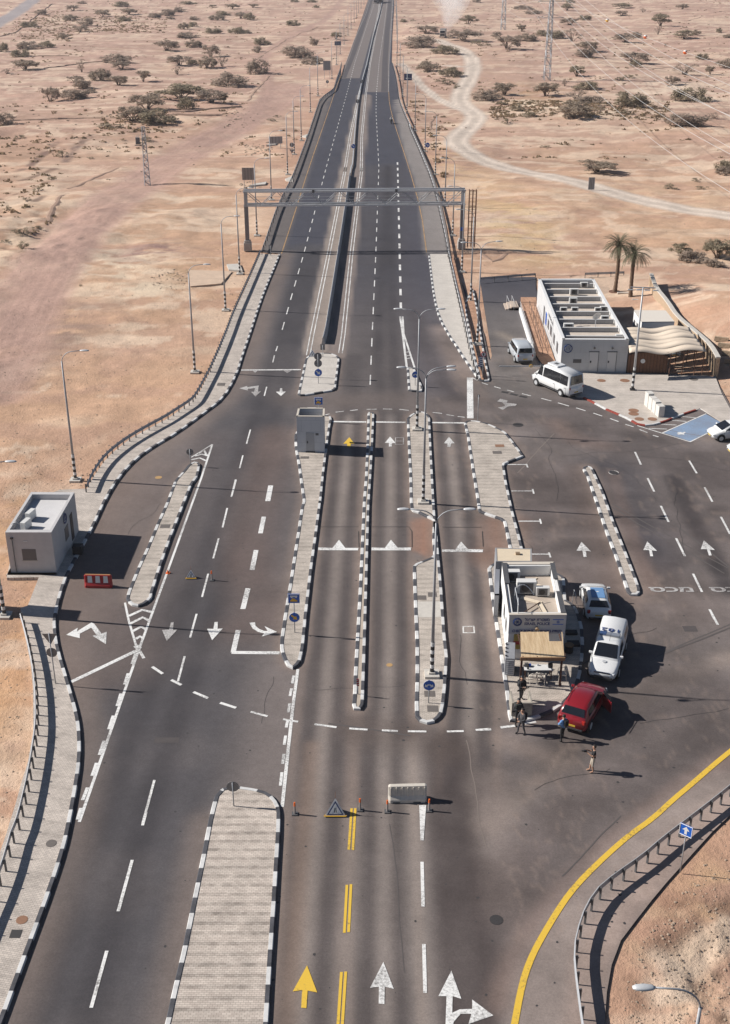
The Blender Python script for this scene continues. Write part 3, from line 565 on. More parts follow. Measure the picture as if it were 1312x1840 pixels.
# bottom lanes
segs('double_yellow_line', 'l', [((634,-20), (620,183)), ((652,-20), (640,185)), ((611,356), (598,592)), ((631,353), (619,588)), ((584,784), (567,1045)), ((605,782), (588,1045))], .13, YELLOW)
segs('lane_dashes', 'l', [((980,243), (985,463)), ((989,647), (995,887))], .17)
shape('lane_nose_marking', 'l', [(966,-35), (1000,-35), (988,138), (972,138)])
shape('arrow_marking', 'l', [(415,752), (465,885), (418,876), (412,962), (386,960), (391,873), (345,880)], YELLOW)
shape('arrow_marking', 'l', [(790,735), (841,867), (797,857), (795,942), (767,940), (768,857), (725,862)])
shape('arrow_marking', 'l', [(1124,778), (1173,917), (1130,903), (1128,985), (1165,968), (1226,966), (1226,920), (1330,998), (1208,1040), (1222,990), (1170,990), (1135,1030), (1128,1075), (1094,1075), (1100,903), (1060,903)])
line('edge_line', px('m', (135,1120), (160,1000), (185,860), (215,740), (255,640), (300,555), (380,420), (455,310), (540,215), (660,100), (775,0))+px('j', (900,508), (1010,405), (1110,322), (1220,225), (1312,150))+[(1400,1280), (1500,1190)], .30, YELLOW, 1)
# yard
segs('lane_dashes', 'f', [((845,88), (874,150)), ((907,217), (939,283)), ((972,353), (1010,432)), ((1047,512), (1090,600)), ((1130,686), (1174,776)), ((1212,862), (1235,910)),
     ((1111,131), (1148,193)), ((1187,262), (1225,333)), ((1267,407), (1312,492)), ((985,1290), (1000,1320))][:9], .17)
segs('lane_dashes', 'z', [((1275,1095), (1290,1123)), ((1244,828), (1250,851)), ((1240,827), (1250,851))][:1], .17)
shape('arrow_marking', 'f', [(582,530), (628,577), (604,574), (607,604), (592,604), (587,574), (558,573)])
shape('arrow_marking', 'f', [(905,528), (953,575), (928,572), (934,601), (920,601), (914,571), (886,570)])
shape('arrow_marking', 'f', [(1183,523), (1238,571), (1212,568), (1222,597), (1208,597), (1198,566), (1168,566)])
segs('bay_line', 'f', [((213,150), (312,150)), ((312,147), (318,165)), ((238,280), (342,280)), ((342,270), (348,293)), ((272,428), (382,428)), ((378,417), (384,441)), ((338,590), (428,590)), ((422,582), (430,606))], .14)
segs('guide_dashes', 'c', [((45,543), (72,556)), ((93,568), (123,578)), ((153,587), (185,596)), ((217,604), (250,613)), ((290,622), (334,633)), ((385,645), (434,658)), ((467,667), (521,683)), ((556,692), (602,706)), ((640,717), (684,732)), ((723,744), (764,759)), ((798,772), (838,785)), ((867,798), (906,813)), ((933,826), (960,834))], .15)
segs('joint_line', 'c', [((190,612), (223,618)), ((232,622), (268,630)), ((278,633), (314,640))], .45, M['iron'])
shape('arrow_marking', 'c', [(168,660), (184,647), (222,657), (213,667), (265,673), (258,682), (222,685), (196,702), (172,690), (190,688), (208,681), (192,664)], WORN)
segs('bay_line', 'w', [((40,648), (770,872)), ((765,870), (1250,630)), ((900,415), (1250,625)), ((850,437), (905,415)), ((385,748), (985,485)), ((200,685), (450,695)), ((370,628), (580,640)), ((520,575), (710,590)), ((660,522), (860,545))], .13)
BLUEP = paint_mat('road_paint_blue', srgb(140,172,205), .5, srgb(130,136,150))
shape('accessible_bay_surface', 'w', [(400,745), (985,490), (1230,628), (770,862)], BLUEP, .006)
shape('wheelchair_symbol', 'w', [(585,752), (600,738), (640,735), (655,745), (690,732), (705,742), (675,758), (690,775), (640,768), (600,775)], WHITE, .013)
# manhole covers
def cover(x, y, r, m=M['iron'], z=.008, ring=None):
    gx, gy = G(x, y); o = MB().disc((0, 0, 0), r, (0, 0, 1), 20, 0, .008)
    if ring: o.tube([(r*1.15*math.cos(a*.4), r*1.15*math.sin(a*.4), 0) for a in range(17)], .03, 4, 1)
    o = o.build('manhole_cover', [m, WORN], road, loc=(gx, gy, z)); return o
cover(892, 1653, .32); cover(1103, 849.5, .36, ring=True); cover(931, 763.5, .5); 
cover(285, 858, .3, mat('ochre_cover', (.45, .28, .12), .9)); cover(700, 1195, .2, mat('ochre_cover', (.45, .28, .12), .9))

# ---------------- islands and pavements
def kerb_mesh(pts, closed, wd=.22, h=.16, seg=.5, mats=('kb', 'kw'), white_from=None, every=2):
    q = resample(pts, seg, closed); n = len(q)
    if closed and area(q) < 0: q = q[::-1]
    inn = offset(q, wd, closed); mb = MB(); hi = [(p[0], p[1]) for p in q]
    bev = offset(q, .03, closed)
    for i in range(n if closed else n-1):
        j = (i+1) % n; mi = (i//every) % 2
        mb.add([(*q[i], 0), (*q[j], 0), (*q[j], h-.03), (*q[i], h-.03), (*bev[i], h), (*bev[j], h), (*inn[i], h), (*inn[j], h), (*inn[i], h-.04), (*inn[j], h-.04)],
               [(0, 1, 2, 3), (3, 2, 5, 4), (4, 5, 7, 6), (6, 7, 9, 8)], mi)
    return mb, q, inn
PV_L = paver_mat('grey_pavers', srgb(204,193,182), srgb(184,174,165), srgb(128,118,110), .10, .9, rot=R(12))
PV_M = paver_mat('banded_pavers', srgb(208,196,184), srgb(188,175,164), srgb(132,120,110), .34, .62)
PV_I = paver_mat('island_pavers', srgb(202,191,179), srgb(184,174,163), srgb(128,118,108), .20, .62)
PV_S = paver_mat('smooth_pavers', srgb(208,201,192), srgb(198,191,182), srgb(160,152,143), .07, 1.2, jit=.08)
PV_P = paver_mat('plaza_pavers', srgb(206,196,186), srgb(196,186,175), srgb(150,140,130), .08, .7, jit=.16)
PV_B = paver_mat('red_brick_pavers', srgb(190,150,124), srgb(170,132,108), srgb(96,74,62), 0, .6, rot=R(80), bw=.6, bh=.5)
def island(name, pts, m, label, z=.13, seg=.5, ktop=.16, every=2):
    w = gp(pts, .14)
    mb, q, inn = kerb_mesh(w, True, seg=seg, h=ktop, every=every)
    o = MB().poly(offset(q, .19, True), z).build(name, m); tag(o, label, 'traffic island', kind='structure')
    k = mb.build('kerb', [M['kb'], M['kw']], o, smooth=False); return o
I_A = island('traffic_island', MEDA, PV_M, 'broad paved median with banded pavers at the bottom of the picture')
I_B = island('traffic_island', ISB, PV_I, 'long narrow paved island between the slip lane and the outbound road')
I_C = island('traffic_island', ISC, PV_I, 'long island carrying the small grey booth and two blue signs')
I_D = island('traffic_island', ISD, mat('divider_concrete', srgb(186,172,156), .9, noise=.15, nscale=3), 'very thin striped divider between the first two booth lanes')
I_E = island('traffic_island', ISE1, PV_I, 'paved island under the two rear double-arm lamps')
I_E2 = island('traffic_island', ISE2, PV_I, 'paved island ending in the blue split-arrow sign')
I_F = island('traffic_island', ISF, PV_I, 'wide paved island that widens under the police checkpoint building')
I_H = island('traffic_island', ISH, PV_I, 'slim slanting island in the truck yard')
I_I = island('traffic_island', ISI, PV_S, 'short island at the nose of the highway median barrier')
I_J = island('traffic_island', ISJ, PV_S, 'tiny wedge island with one blue round sign')
I_L = island('traffic_island', ISL, PV_B, 'brick-paved wedge island beside the service road with a no entry sign')
def pav(name, pts, m, label, z=.13):
    o = MB().poly(pts, z-.25, z).build(name, m); return tag(o, label, 'pavement', kind='structure')
KLw = smooth(gp(KL, .14), 1)
mbk, q, inn = kerb_mesh(KLw[::-1], False)
BL = px('d', (320,836), (300,870), (150,1000))[:0]
leftedge = gp(PAVL, .13)+gp([(107,880), (60,900), (20,1000), (12,1038), (70,1037), (50,1088), (37,1092)], .13)+gp(px('h', (112,30), (140,150), (165,280), (176,400), (178,520), (178,640), (150,800), (110,930), (80,1040), (50,1133))+px('k', (35,110), (-40,330))+[(-60,1680), (-160,1900), (-190,2000)], .13)
lp = leftedge+[p for p in offset(q, .19)][:]
PL = pav('pavement', leftedge[::-1]+[(p[0], p[1]) for p in offset(q, .19)][::-1], PV_L, 'long curving pavement along the left kerb with a steel railing')
mbk.build('kerb', [M['kb'], M['kw']], PL)
# right upper pavement wedge
kk = smooth(gp(KERBK, .14), 1); mbk, q, inn = kerb_mesh(kk, False)
mbk2, q2, inn2 = kerb_mesh(kk, False)
PR = pav('pavement', gp(px('E', (1012,427), (1105,427)), .13)+gp(px('u', (150,95), (200,290), (255,540), (318,800), (375,1060), (430,1290), (455,1390)), .13)+[(p[0], p[1]) for p in offset(q, .19)][::-1], PV_S, 'smooth pale pavement wedge right of the incoming road')
mbk.build('kerb', [M['kb'], M['kw']], PR)
PZ = pav('pavement', gp(PLAZA, .0), PV_P, 'paved forecourt in front of the long white building', z=.05)
mbk, q, inn = kerb_mesh(gp(px('c', (590,643), (640,668), (700,700), (790,738))+px('w', (0,610), (40,640), (160,652), (290,637), (440,590), (650,505), (850,440)), .05), False, wd=.2, h=.14, seg=.9)
mbk.build('kerb', [M['kred'], M['kw']], PZ)
# brick strip between barrier and service road
tag(MB().poly(gp(px('u', (190,140), (225,140), (300,420), (360,650), (420,900), (480,1150), (490,1300), (505,1400), (470,1390), (420,1150), (370,900), (300,600), (240,350)), .1), -.05, .10).build('pavement', PV_B), 'narrow red brick verge behind the right-hand barrier', 'pavement', kind='structure')
# concrete pad & walkway beside white building
tag(MB().poly(gp(px('u', (930,565), (1095,565), (1110,700), (1330,1340), (1200,1340), (1090,1180), (930,690)), .1), -.05, .16).build('pavement', PV_B), 'reddish brick walkway along the long white building', 'pavement', kind='structure')
tag(MB().poly(gp(px('F', (640,545), (905,535), (960,590), (1010,650), (1070,790), (820,800), (700,640)), .05), -.1, .05).build('pavement', mat('dusty_slab', srgb(196,170,148), .9, noise=.2, nscale=1.5)), 'dusty pale concrete yard behind the white building', 'pavement', kind='structure')

for k, (kk, pts) in enumerate((('D', ((1215,525), (1285,522), (1300,560), (1225,553))), ('D', ((1010,552), (1245,560), (1185,625), (1020,640))), ('x', ((615,560), (680,535), (690,585), (625,575))), ('x', ((780,140), (835,120), (820,150))), ('x', ((480,208), (540,205), (520,222), (430,226))), ('x', ((340,605), (435,590), (420,615), (260,628))))):
    q_ = gp(px(kk, *pts)); tag(MB().poly(q_, -.4, (.12+.01*k) if k != 1 else .03).build('concrete_apron', [M['concl'], M['pool']][k == 1]), 'pale concrete apron of a roadside drain', 'apron', kind='structure')

# cracks, sealed joints, skid marks and patches in the asphalt
CRK = mat('crack_sealant', (.045, .042, .042), .8); SKID = mat('skid_rubber', srgb(90,84,82), .9); PAT = mat('patched_asphalt', srgb(84,78,77), .9, noise=.15, nscale=3); PALEC = mat('dust_line', srgb(124,113,106), .95)
rc = random.Random(11)
def crack(x, y, ang, L, wd=.025, jit=.35, m=CRK, nm='crack', step=.45):
    p = G(x, y); pts = [p]; a = ang
    for _ in range(int(L/step)): a += rc.gauss(0, jit)*.5; a = a*.85+ang*.15; p = (p[0]+step*math.cos(a), p[1]+step*math.sin(a)); pts.append(p)
    mb = MB(); strip(mb, pts, wd, .006); mb.build(nm, m, road)
for x, y, an, L in ((560,1240,10,6), (840,1230,85,6), (960,1420,30,5), (1150,1300,15,6), (1000,900,70,16), (960,1000,80,9), (1180,900,100,14), (1230,1000,75,12), (1080,1180,40,6), (470,1300,100,5), (230,960,70,6), (940,760,5,10), (1010,820,20,14), (1150,820,-10,12)):
    crack(x, y, R(an), L)
for x, y, an, L, wd in ((1010,1575,50,6,.07), (1080,900,-60,14,.12), (1100,905,-60,13,.12), (1210,940,-70,16,.16), (330,1700,-70,8,.10), (920,1250,35,7,.10), (590,1300,-15,5,.12), (1180,1180,35,12,.12), (1195,1172,35,12,.12), (700,1480,-86,10,.05)):
    crack(x, y, R(an), L, wd, .06, SKID, 'skid_mark')
for x, y, an, L, wd in ((838,1330,-82,9,.06), (960,1180,30,8,.05), (1120,760,-25,14,.08), (930,850,70,10,.10)):
    crack(x, y, R(an), L, wd, .14, PALEC, 'dust_line')
for (x, y, wx, wy) in ((1240,1130,.9,.7), (1130,700,1.2,.6), (300,1330,1.4,.5)):
    g_ = G(x, y); MB().poly([(-wx/2, -wy/2), (wx/2, -wy/2), (wx/2, wy/2), (-wx/2, wy/2)], 0).build('asphalt_patch', PAT, road, loc=(*g_, .0075))
mb = MB()
for _ in range(260):
    x, y = rc.uniform(180, 1300), rc.uniform(700, 1830); g_ = G(x, y)
    if not inside(np.array([g_[0]]), np.array([g_[1]]), ASPH)[0]: continue
    s_ = rc.uniform(.02, .09); mb.add([(g_[0]+s_*math.cos(a)*rc.uniform(.7, 1.3), g_[1]+s_*math.sin(a)*rc.uniform(.7, 1.3), .0052) for a in (0, 1.2, 2.5, 3.8, 5.0)], [(0, 1, 2, 3, 4)])
mb.build('oil_spots', CRK, road)['kind'] = 'stuff'

def lid(key, x, y, wx, wy, m, z=.135, rd=False):
    g_ = G(*px(key, (x, y))[0], z); o = MB().disc((0, 0, 0), wx/2, (0, 0, 1), 18, 0, .01) if rd else MB().box((0, 0, 0), (wx, wy, .012)); o.build('access_cover', m, road, loc=(*g_, z+.004))
CVR = mat('cover_grey', srgb(112,105,100), .8, noise=.2, nscale=6); CVB = mat('cover_brown', srgb(150,112,88), .85, noise=.2, nscale=6)
for a in (('b',403,607,.75,.5,CVR), ('f',180,57,.8,.55,CVB), ('f',168,90,.8,.6,CVR), ('d',885,255,.75,.6,CVR), ('e',975,475,.7,.6,CVR), ('e',1030,460,.6,.6,CVR), ('i',1017,182,.65,.6,CVR), ('i',1032,255,.65,.6,CVR), ('k',85,650,.5,.5,CRK), ('a',1185,270,.8,.8,CVR)): lid(*a)
for a in (('k',275,165,.55,0,CVR), ('k',118,575,.55,0,CVB)): lid(*a, rd=True)
for a in (('c',680,557,.9,0,CVB), ('c',795,557,1.0,0,CVB), ('c',1133,550,.9,0,CVR), ('c',838,704,1,0,CVB), ('c',838,720,1,0,CVB), ('c',866,746,.9,0,CVB), ('c',930,746,.9,0,CVB)): lid(*a, z=.055, rd=True)
flat('pale_slab', gp(px('e', (953,495), (1078,493), (1082,572), (955,572)), .135), .14, M['concl'])
# ================= structures and street furniture =================
def hgt(yb, yt): return H*(yb-yt)*5420.0/((yb+130)*(5290-yt))
def nth(i): return ['first','second','third','fourth','fifth','sixth','seventh','eighth','ninth','tenth','eleventh','twelfth','thirteenth','fourteenth','fifteenth','sixteenth','seventeenth','eighteenth','nineteenth','twentieth','twenty-first','twenty-second','twenty-third','twenty-fourth','twenty-fifth','twenty-sixth','twenty-seventh','twenty-eighth'][i]
# ---- street lamps
def lamp(arms, h=11.5, box=False, reach=1.9):
    r = empty('street_lamp', (0, 0, 0)); 
    MB().box((0, 0, .08), (.9, .9, .16)).box((0, 0, .22), (.4, .4, .12)).build('base', M['concl'], r)
    MB().tube([(0, 0, 2.4), (0, 0, h*.6), (0, 0, h-.9)], [.105, .08, .06], 8).build('pole', M['galv'], r, True)
    mb = MB()
    for k in range(8): mb.cyl((0, 0, .28+.265*(k+.5)), .13, .265, 10, k % 2)
    mb.build('striped_sleeve', [M['black'], M['kw']], r)
    for sx, sy, dz in arms:
        mb = MB(); pts = []
        for t in np.linspace(0, 1, 8):
            a = t*math.pi/2; pts.append((sx*reach*.55*(1-math.cos(a)), sy*reach*.55*(1-math.cos(a)), h-1+dz+.95*math.sin(a)))
        pts.append((sx*reach*.85, sy*reach*.85, h+.0+dz)); mb.tube(pts, .035, 6).build('arm', M['galv'], r, True)
        a = math.atan2(sy, sx)
        hd = MB(); prof = [(-.36, .05, .03), (-.25, .12, .06), (0, .16, .075), (.25, .14, .06), (.38, .07, .035)]
        vs = []; 
        for x, y, z in prof: vs += [(x, -y, 0), (x, -y*.6, z), (x, y*.6, z), (x, y, 0), (x, y*.6, -z*.6), (x, -y*.6, -z*.6)]
        hd.add(vs, [(i*6+k, i*6+(k+1) % 6, i*6+6+(k+1) % 6, i*6+6+k) for i in range(4) for k in range(6)]+[tuple(range(6))[::-1], tuple(range(24, 30))])
        hd.xf(Matrix.Translation((sx*(reach*.85+.3), sy*(reach*.85+.3), h+.0+dz)) @ Matrix.Rotation(a, 4, 'Z')).build('lamp_head', M['galvl'], r, True)
    if box: MB().box((0, 0, h-.95), (.22, .2, .32)).build('junction_box', M['galvl'], r)
    return r
L_single = lamp([(1, 0, 0)]); used = [0]
def place(proto, xy, rz, label, cat='street lamp', group=None, first=False, z=None):
    o = proto if first else copy_tree(proto)
    o.location = (xy[0], xy[1], gz(*xy) if z is None else z); o.rotation_euler = (0, 0, rz); tag(o, label, cat, group); return o
left_l = [(136,862), (350.5,669), (405.5,556.6), (431,491), (462,422.6), (488,358.5), (517,313), (529,277), (541.6,252), (541.6,235), (558,201), (571.5,172), (583,153), (596.6,141), (604.7,116), (611.4,97), (618.4,80), (625.5,64), (631,52), (636.5,40), (640.6,31), (644.6,23), (649,15), (654,8)]
left_l = [p for p in left_l if p not in [(541.6,235), (583,153)]]
for i, p in enumerate(left_l):
    place(L_single, G(*p), 0, f'grey single-arm street lamp with striped foot, {nth(i)} from the camera along the left shoulder' if i else 'tall single-arm street lamp just behind the grey booth at the left end of the railing', group='street lamps along the left side of the road', first=(i == 0))
place(L_single, G(8, 1105), 0, 'single-arm street lamp cut off by the left edge below the grey booth', group='street lamps along the left side of the road')
right_l = [(845.7,541.5), (830,488), (813.5,422.6), (799.6,369.5), (782.4,313), (763.7,271.7), (745.9,234.8), (731,203), (724,173), (718.7,144), (713.4,119), (714,95), (713.5,76), (713,60), (712.5,45), (712,32), (711.5,20), (711,10)]
for i, p in enumerate(right_l):
    place(L_single, G(*p), R(180), f'grey single-arm street lamp, {nth(i)} from the camera along the right-hand barrier', group='street lamps along the right side of the road')
place(L_single, (10.9, 27.7), R(180), 'nearest street lamp, only its head and arm show at the lower right corner', group=None)
L_double = lamp([(1, 0, 0), (-1, 0, 0)])
place(L_double, G(776, 1216), 0, 'double-arm street lamp nearest the camera on the booth-lane island', group='double-arm street lamps', first=True, z=.13)
place(L_double, G(749.4, 773.8), 0, 'double-arm street lamp at the far end of the booth-lane island', group='double-arm street lamps', z=.13)
place(L_double, G(857.6, 621), R(8), 'double-arm street lamp on the brick verge beside the service road', group='double-arm street lamps', z=.13)
L3 = lamp([(1, .12, 0), (1, -.12, -.12), (-1, 0, 0)]); place(L3, G(760.5, 905), 0, 'three-headed street lamp in the middle of the booth-lane island', group='double-arm street lamps', first=True, z=.13)
# flood light mast on the forecourt
fl = empty('floodlight_mast', (*G(1136.4, 701.4), .05), R(-8), 'tall floodlight mast with four lamps and striped foot on the paved forecourt', 'floodlight mast')
MB().box((0, 0, .06), (.5, .5, .12)).build('base', M['iron'], fl)
MB().tube([(0, 0, 2.4), (0, 0, 10.6)], [.12, .07], 8).build('pole', M['galvl'], fl, True)
mb = MB(); [mb.cyl((0, 0, .15+.28*(k+.5)), .14, .28, 10, k % 2) for k in range(8)]; mb.build('striped_sleeve', [M['black'], M['kw']], fl)
MB().bbox(-1.2, 1.2, -.04, .04, 10.5, 10.6).build('crossbar', M['galv'], fl)
for x in (-1.2, -.4, .4, 1.2): MB().box((x, -.35, 10.4), (.5, .35, .1), rx=R(-20)).build('floodlight', M['galvl'], fl)

# ---- guard rails
def rail_run(name, pts, label, zpx=.75, post_gap=1.0, h=.78, side=1, beam=.31, zb=.0, smooth_it=1, cat='guardrail', m=None):
    q = smooth([G(a, b, zpx) for a, b in pts], smooth_it); q = resample(q, post_gap)
    c = q[0]; root = empty(name, (c[0], c[1], zb), 0, label, cat)
    loc = [(a[0]-c[0], a[1]-c[1]) for a in q]; mb = MB()
    prof = [(.0, -beam/2), (.045*side, -beam*.38), (.045*side, -beam*.22), (0, -beam*.08), (0, beam*.08), (.045*side, beam*.22), (.045*side, beam*.38), (0, beam/2), (-.012*side, beam/2), (-.012*side, -beam/2)]
    zc = h-beam/2; n = len(loc); k = len(prof); vs = []
    offs = {}
    for d, dz in prof:
        if d not in offs: offs[d] = offset(loc, d)
    for i in range(n):
        for d, dz in prof: vs.append((*offs[d][i], zc+dz))
    mb.add(vs, [(i*k+j, i*k+(j+1) % k, (i+1)*k+(j+1) % k, (i+1)*k+j) for i in range(n-1) for j in range(k)])
    mb.build('rail', m or M['galv'], root)
    pm = None; po = offset(loc, -.10*side)
    for i in range(0, n):
        if pm is None:
            pmo = MB().bbox(-.03, .03, -.05, .05, 0, h).bbox(-.03, .03, .05, .11, h-.28, h-.06).build('post', M['galvd'], root); pm = pmo
        else:
            pmo = pm.copy(); COL.objects.link(pmo); pmo.parent = root
        t = (loc[min(i+1, n-1)][0]-loc[max(i-1, 0)][0], loc[min(i+1, n-1)][1]-loc[max(i-1, 0)][1])
        pmo.location = (po[i][0], po[i][1], 0); pmo.rotation_euler = (0, 0, math.atan2(t[1], t[0])+(0 if side > 0 else math.pi))
    return root
rail_run('guardrail', px('a', (465,810), (500,730), (545,665), (600,610), (690,545), (790,488), (890,435), (950,395), (1030,345), (1060,300), (1090,245), (1130,170)), 'grey steel railing curving beside the left pavement behind the booth', .78, 1.0, side=-1, zb=.1)
rail_run('guardrail', px('a', (1130,170), (1205,0))+px('E', (60,690), (120,560), (186,410)), 'steel guardrail along the left pavement up to the gantry', .78, 1.0, side=-1, zb=.1)
rail_run('guardrail', px('h', (108,5), (120,40), (160,200), (185,360), (192,520), (185,640), (150,850), (90,1100))+px('k', (70,50), (0,300))+[(-45,1660), (-120,1850)], 'steel guardrail curving along the left pavement at the lower left', .9, 1.0, side=-1, zb=.12)
rail_run('guardrail', px('m', (545,1120), (525,1010), (500,830), (482,680), (480,600), (490,530), (530,400), (570,330), (620,265), (720,190), (850,100))+px('j', (930,625), (1030,548), (1180,435), (1312,330))+[(1420,1320), (1560,1220)], 'steel guardrail curving round the outside of the yellow line at the lower right', .75, .95, side=1)
rail_run('guardrail', [(a+1.5, b) for a, b in LBAR], 'far steel guardrail on the left shoulder beyond the gantry', .5, 3.0, side=-1)
rail_run('guardrail', px('v', (535,580), (563,680), (583,800), (593,900), (643,1030), (718,1190))+px('y', (178,0), (328,340), (418,560), (455,690), (500,880), (545,1090), (582,1290)), 'far steel guardrail on the right shoulder beyond the gantry', .5, 3.0, side=1, m=M['galvl'])
rail_run('guardrail', px('y', (582,1290), (590,1330))+px('u', (150,40), (200,270), (260,540), (320,790), (380,1060), (440,1290), (468,1395)), 'steel guardrail beside the smooth pavement wedge and red brick verge', .6, 2.0, side=1, m=M['galvl'], zb=.1)
rail_run('guardrail', px('F', (85,545), (355,524)), 'steel guardrail closing the service road behind the parked van', .7, 2.0, side=1)
rail_run('guardrail', px('F', (600,522), (790,515)), 'short steel guardrail behind the flat roof near the palms', .7, 2.0, side=1)
# ---- median barrier
q = resample(smooth(gp(px('b', (495,50), (508,0))+px('E', (512,790), (577,380), (607,180), (632,0))+px('B', (577,900), (590,700), (607,545), (627,440), (655,340), (690,180), (722,75), (737,0), (744,-60))), 1), 4.0)
yy = [CY+FPX*(-p[1]*SN+H*CS)/(p[1]*CS+H*SN) for p in q]; qfar = [p for p, y_ in zip(q, yy) if y_ < 322]; q = [p for p, y_ in zip(q, yy) if y_ >= 318]
c0 = q[0]; root = empty('median_barrier', (c0[0], c0[1], 0), 0, 'long steel and concrete barrier along the middle of the highway', 'crash barrier')
loc = [(a[0]-c0[0], a[1]-c0[1]) for a in q]; prof = [(.22, 0), (.14, .3), (.10, .74), (-.10, .74), (-.14, .3), (-.22, 0)]
mb = MB(); vs = []; offs = [offset(loc, d) for d, _ in prof]; n = len(loc)
for i in range(n): vs += [(*offs[j][i], prof[j][1]) for j in range(6)]
mb.add(vs, [(i*6+j, i*6+j+1, (i+1)*6+j+1, (i+1)*6+j) for i in range(n-1) for j in range(5)]+[(0, 1, 2, 3, 4, 5)]).build('wall', mat('barrier_concrete', (.52, .50, .48), .9, noise=.3, nscale=1.5), root)
mb = MB(); vs = []; pr = [(-.06, .74), (-.04, .78), (-.0, .86), (.02, .88), (.04, .88), (.06, .74)]; offs = [offset(loc, d) for d, _ in pr]
for i in range(n): vs += [(*offs[j][i], pr[j][1]) for j in range(6)]
mb.add(vs, [(i*6+j, i*6+(j+1) % 6, (i+1)*6+(j+1) % 6, (i+1)*6+j) for i in range(n-1) for j in range(6)]).build('rail', M['galvl'], root)

c0 = qfar[0]; fr_ = empty('median_guardrail', (c0[0], c0[1], 0), 0, 'low pale guardrail along the far part of the highway median', 'guardrail'); loc = [(a[0]-c0[0], a[1]-c0[1]) for a in qfar]
mb = MB(); A_, B_ = offset(loc, .09), offset(loc, -.09); n = len(loc); vs = [(p[0], p[1], z) for z in (.18, .48) for p in A_+B_]
mb.add(vs, [(i, i+1, 2*n+i+1, 2*n+i) for i in range(n-1)]+[(n+i+1, n+i, 3*n+i, 3*n+i+1) for i in range(n-1)]+[(2*n+i, 2*n+i+1, 3*n+i+1, 3*n+i) for i in range(n-1)]).build('rail', M['galvl'], fr_)
pm = MB().bbox(-.05, .05, -.05, .05, 0, .3).build('post', M['galv'], fr_)
for i in range(1, n, 2): pc_ = pm.copy(); COL.objects.link(pc_); pc_.parent = fr_; pc_.location = (*loc[i], 0)
# ---- gantry
gl, gr = G(445.7, 450), G(829, 447); zt, zb_ = hgt(450, 343), hgt(450, 368)
gw = math.dist(gl, gr); ga = math.atan2(gr[1]-gl[1], gr[0]-gl[0])
gt = empty('highway_gantry', (*gl, 0), ga, 'steel lattice gantry spanning the whole highway', 'gantry')
for x in (0, gw):
    MB().box((x, 0, .6), (1.1, 1.1, 1.2)).box((x, 0, 1.35), (.9, .9, .3)).build('footing', M['conc'], gt, bevel=.05)
    MB().bbox(x-.28, x+.28, -.3, .3, 1.5, zb_).build('column', mat('gantry_grey', (.22, .21, .215), .7, .1, noise=.2), gt)
    MB().bbox(x-.2, x+.2, -.85, -.45, zb_-.1, zt).bbox(x-.2, x+.2, .45, .85, zb_-.1, zt).build('upright', M['galv'], gt)
for y, z, nm in ((-.7, zt, 'chord'), (.7, zt, 'chord'), (-.7, zb_, 'chord'), (.7, zb_, 'chord')):
    MB().bbox(-.3, gw+.3, y-.1, y+.1, z-.12, z+.12).build(nm, M['galvl'], gt)
mb = MB(); nb = 14
for i in range(nb):
    x0, x1 = gw*i/nb, gw*(i+1)/nb
    for y in (-.7, .7): mb.tube([(x0, y, zb_ if i % 2 else zt), (x1, y, zt if i % 2 else zb_)], .05, 5)
    mb.tube([(x0, -.7, zb_), (x1, .7, zb_)], .035, 5); mb.tube([(x0, -.7, zt), (x1, .7, zt)], .035, 5); mb.tube([(x0, -.7, zb_), (x0, .7, zb_)], .04, 5)
mb.build('lattice', M['galv'], gt)
mb = MB()
for k in range(3): mb.tube([(0, -.3+.3*k, zb_+.16), (gw, -.3+.3*k, zb_+.16)], .03, 4)
for z in (.5, .95): mb.tube([(0, .75, zb_+z), (gw, .75, zb_+z)], .025, 4)
mb.build('walkway', M['galv'], gt)
for x in (gw*.31, gw*.69): MB().box((x, -.7, zt+.05), (.35, .36, .42)).build('splice_plate', M['galvd'], gt)
ld = empty('ladder_cage', (gw+0, 0, 0)); bpy.data.objects.remove(ld)
lb = MB()
for x in (gw+.9, gw+1.4, gw+1.9): 
    for y in (-.3, .4): lb.tube([(x, y, .2), (x, y, zt)], .05, 5)
for z in np.arange(.6, zt, .55): lb.tube([(gw+.9, .4, z), (gw+1.9, .4, z)], .03, 4)
for z in np.arange(1.6, zt, 2.2): lb.tube([(gw+.9, -.3, z), (gw+1.9, -.3, z), (gw+1.9, .4, z), (gw+.9, .4, z), (gw+.9, -.3, z)], .03, 4)
lb.build('ladder_cage', M['rust'], gt)
MB().box((gw, -.33, zb_*.45), (.5, .04, .5)).build('number_plate', M['blue'], gt)

# ---- lattice pylons and their wires
def lattice(h, w0, w1, r, step):
    mb = MB(); zs = [0]
    while zs[-1] < h-.1: zs.append(min(h, zs[-1]+step))
    wd = lambda z: w0+(w1-w0)*z/h
    for sx in (-1, 1):
        for sy in (-1, 1): mb.tube([(sx*wd(z)/2, sy*wd(z)/2, z) for z in (0, h)], r, 4)
    for i, (a, b) in enumerate(zip(zs[:-1], zs[1:])):
        A, B = wd(a)/2, wd(b)/2; s = 1 if i % 2 else -1
        for s1 in (-1, 1):
            mb.tube([(-A*s, s1*A, a), (B*s, s1*B, b)], r*.65, 4); mb.tube([(s1*A, -A*s, a), (s1*B, B*s, b)], r*.65, 4)
            mb.tube([(-B, s1*B, b), (B, s1*B, b)], r*.5, 4); mb.tube([(s1*B, -B, b), (s1*B, B, b)], r*.5, 4)
    return mb
g0 = G(265, 328); tp = empty('transformer_tower', (*g0, gz(*g0)), R(12), 'slim lattice power mast with a transformer on the sand left of the road', 'power mast')
lattice(10.4, 1.0, .5, .07, .75).build('mast', M['galv'], tp)
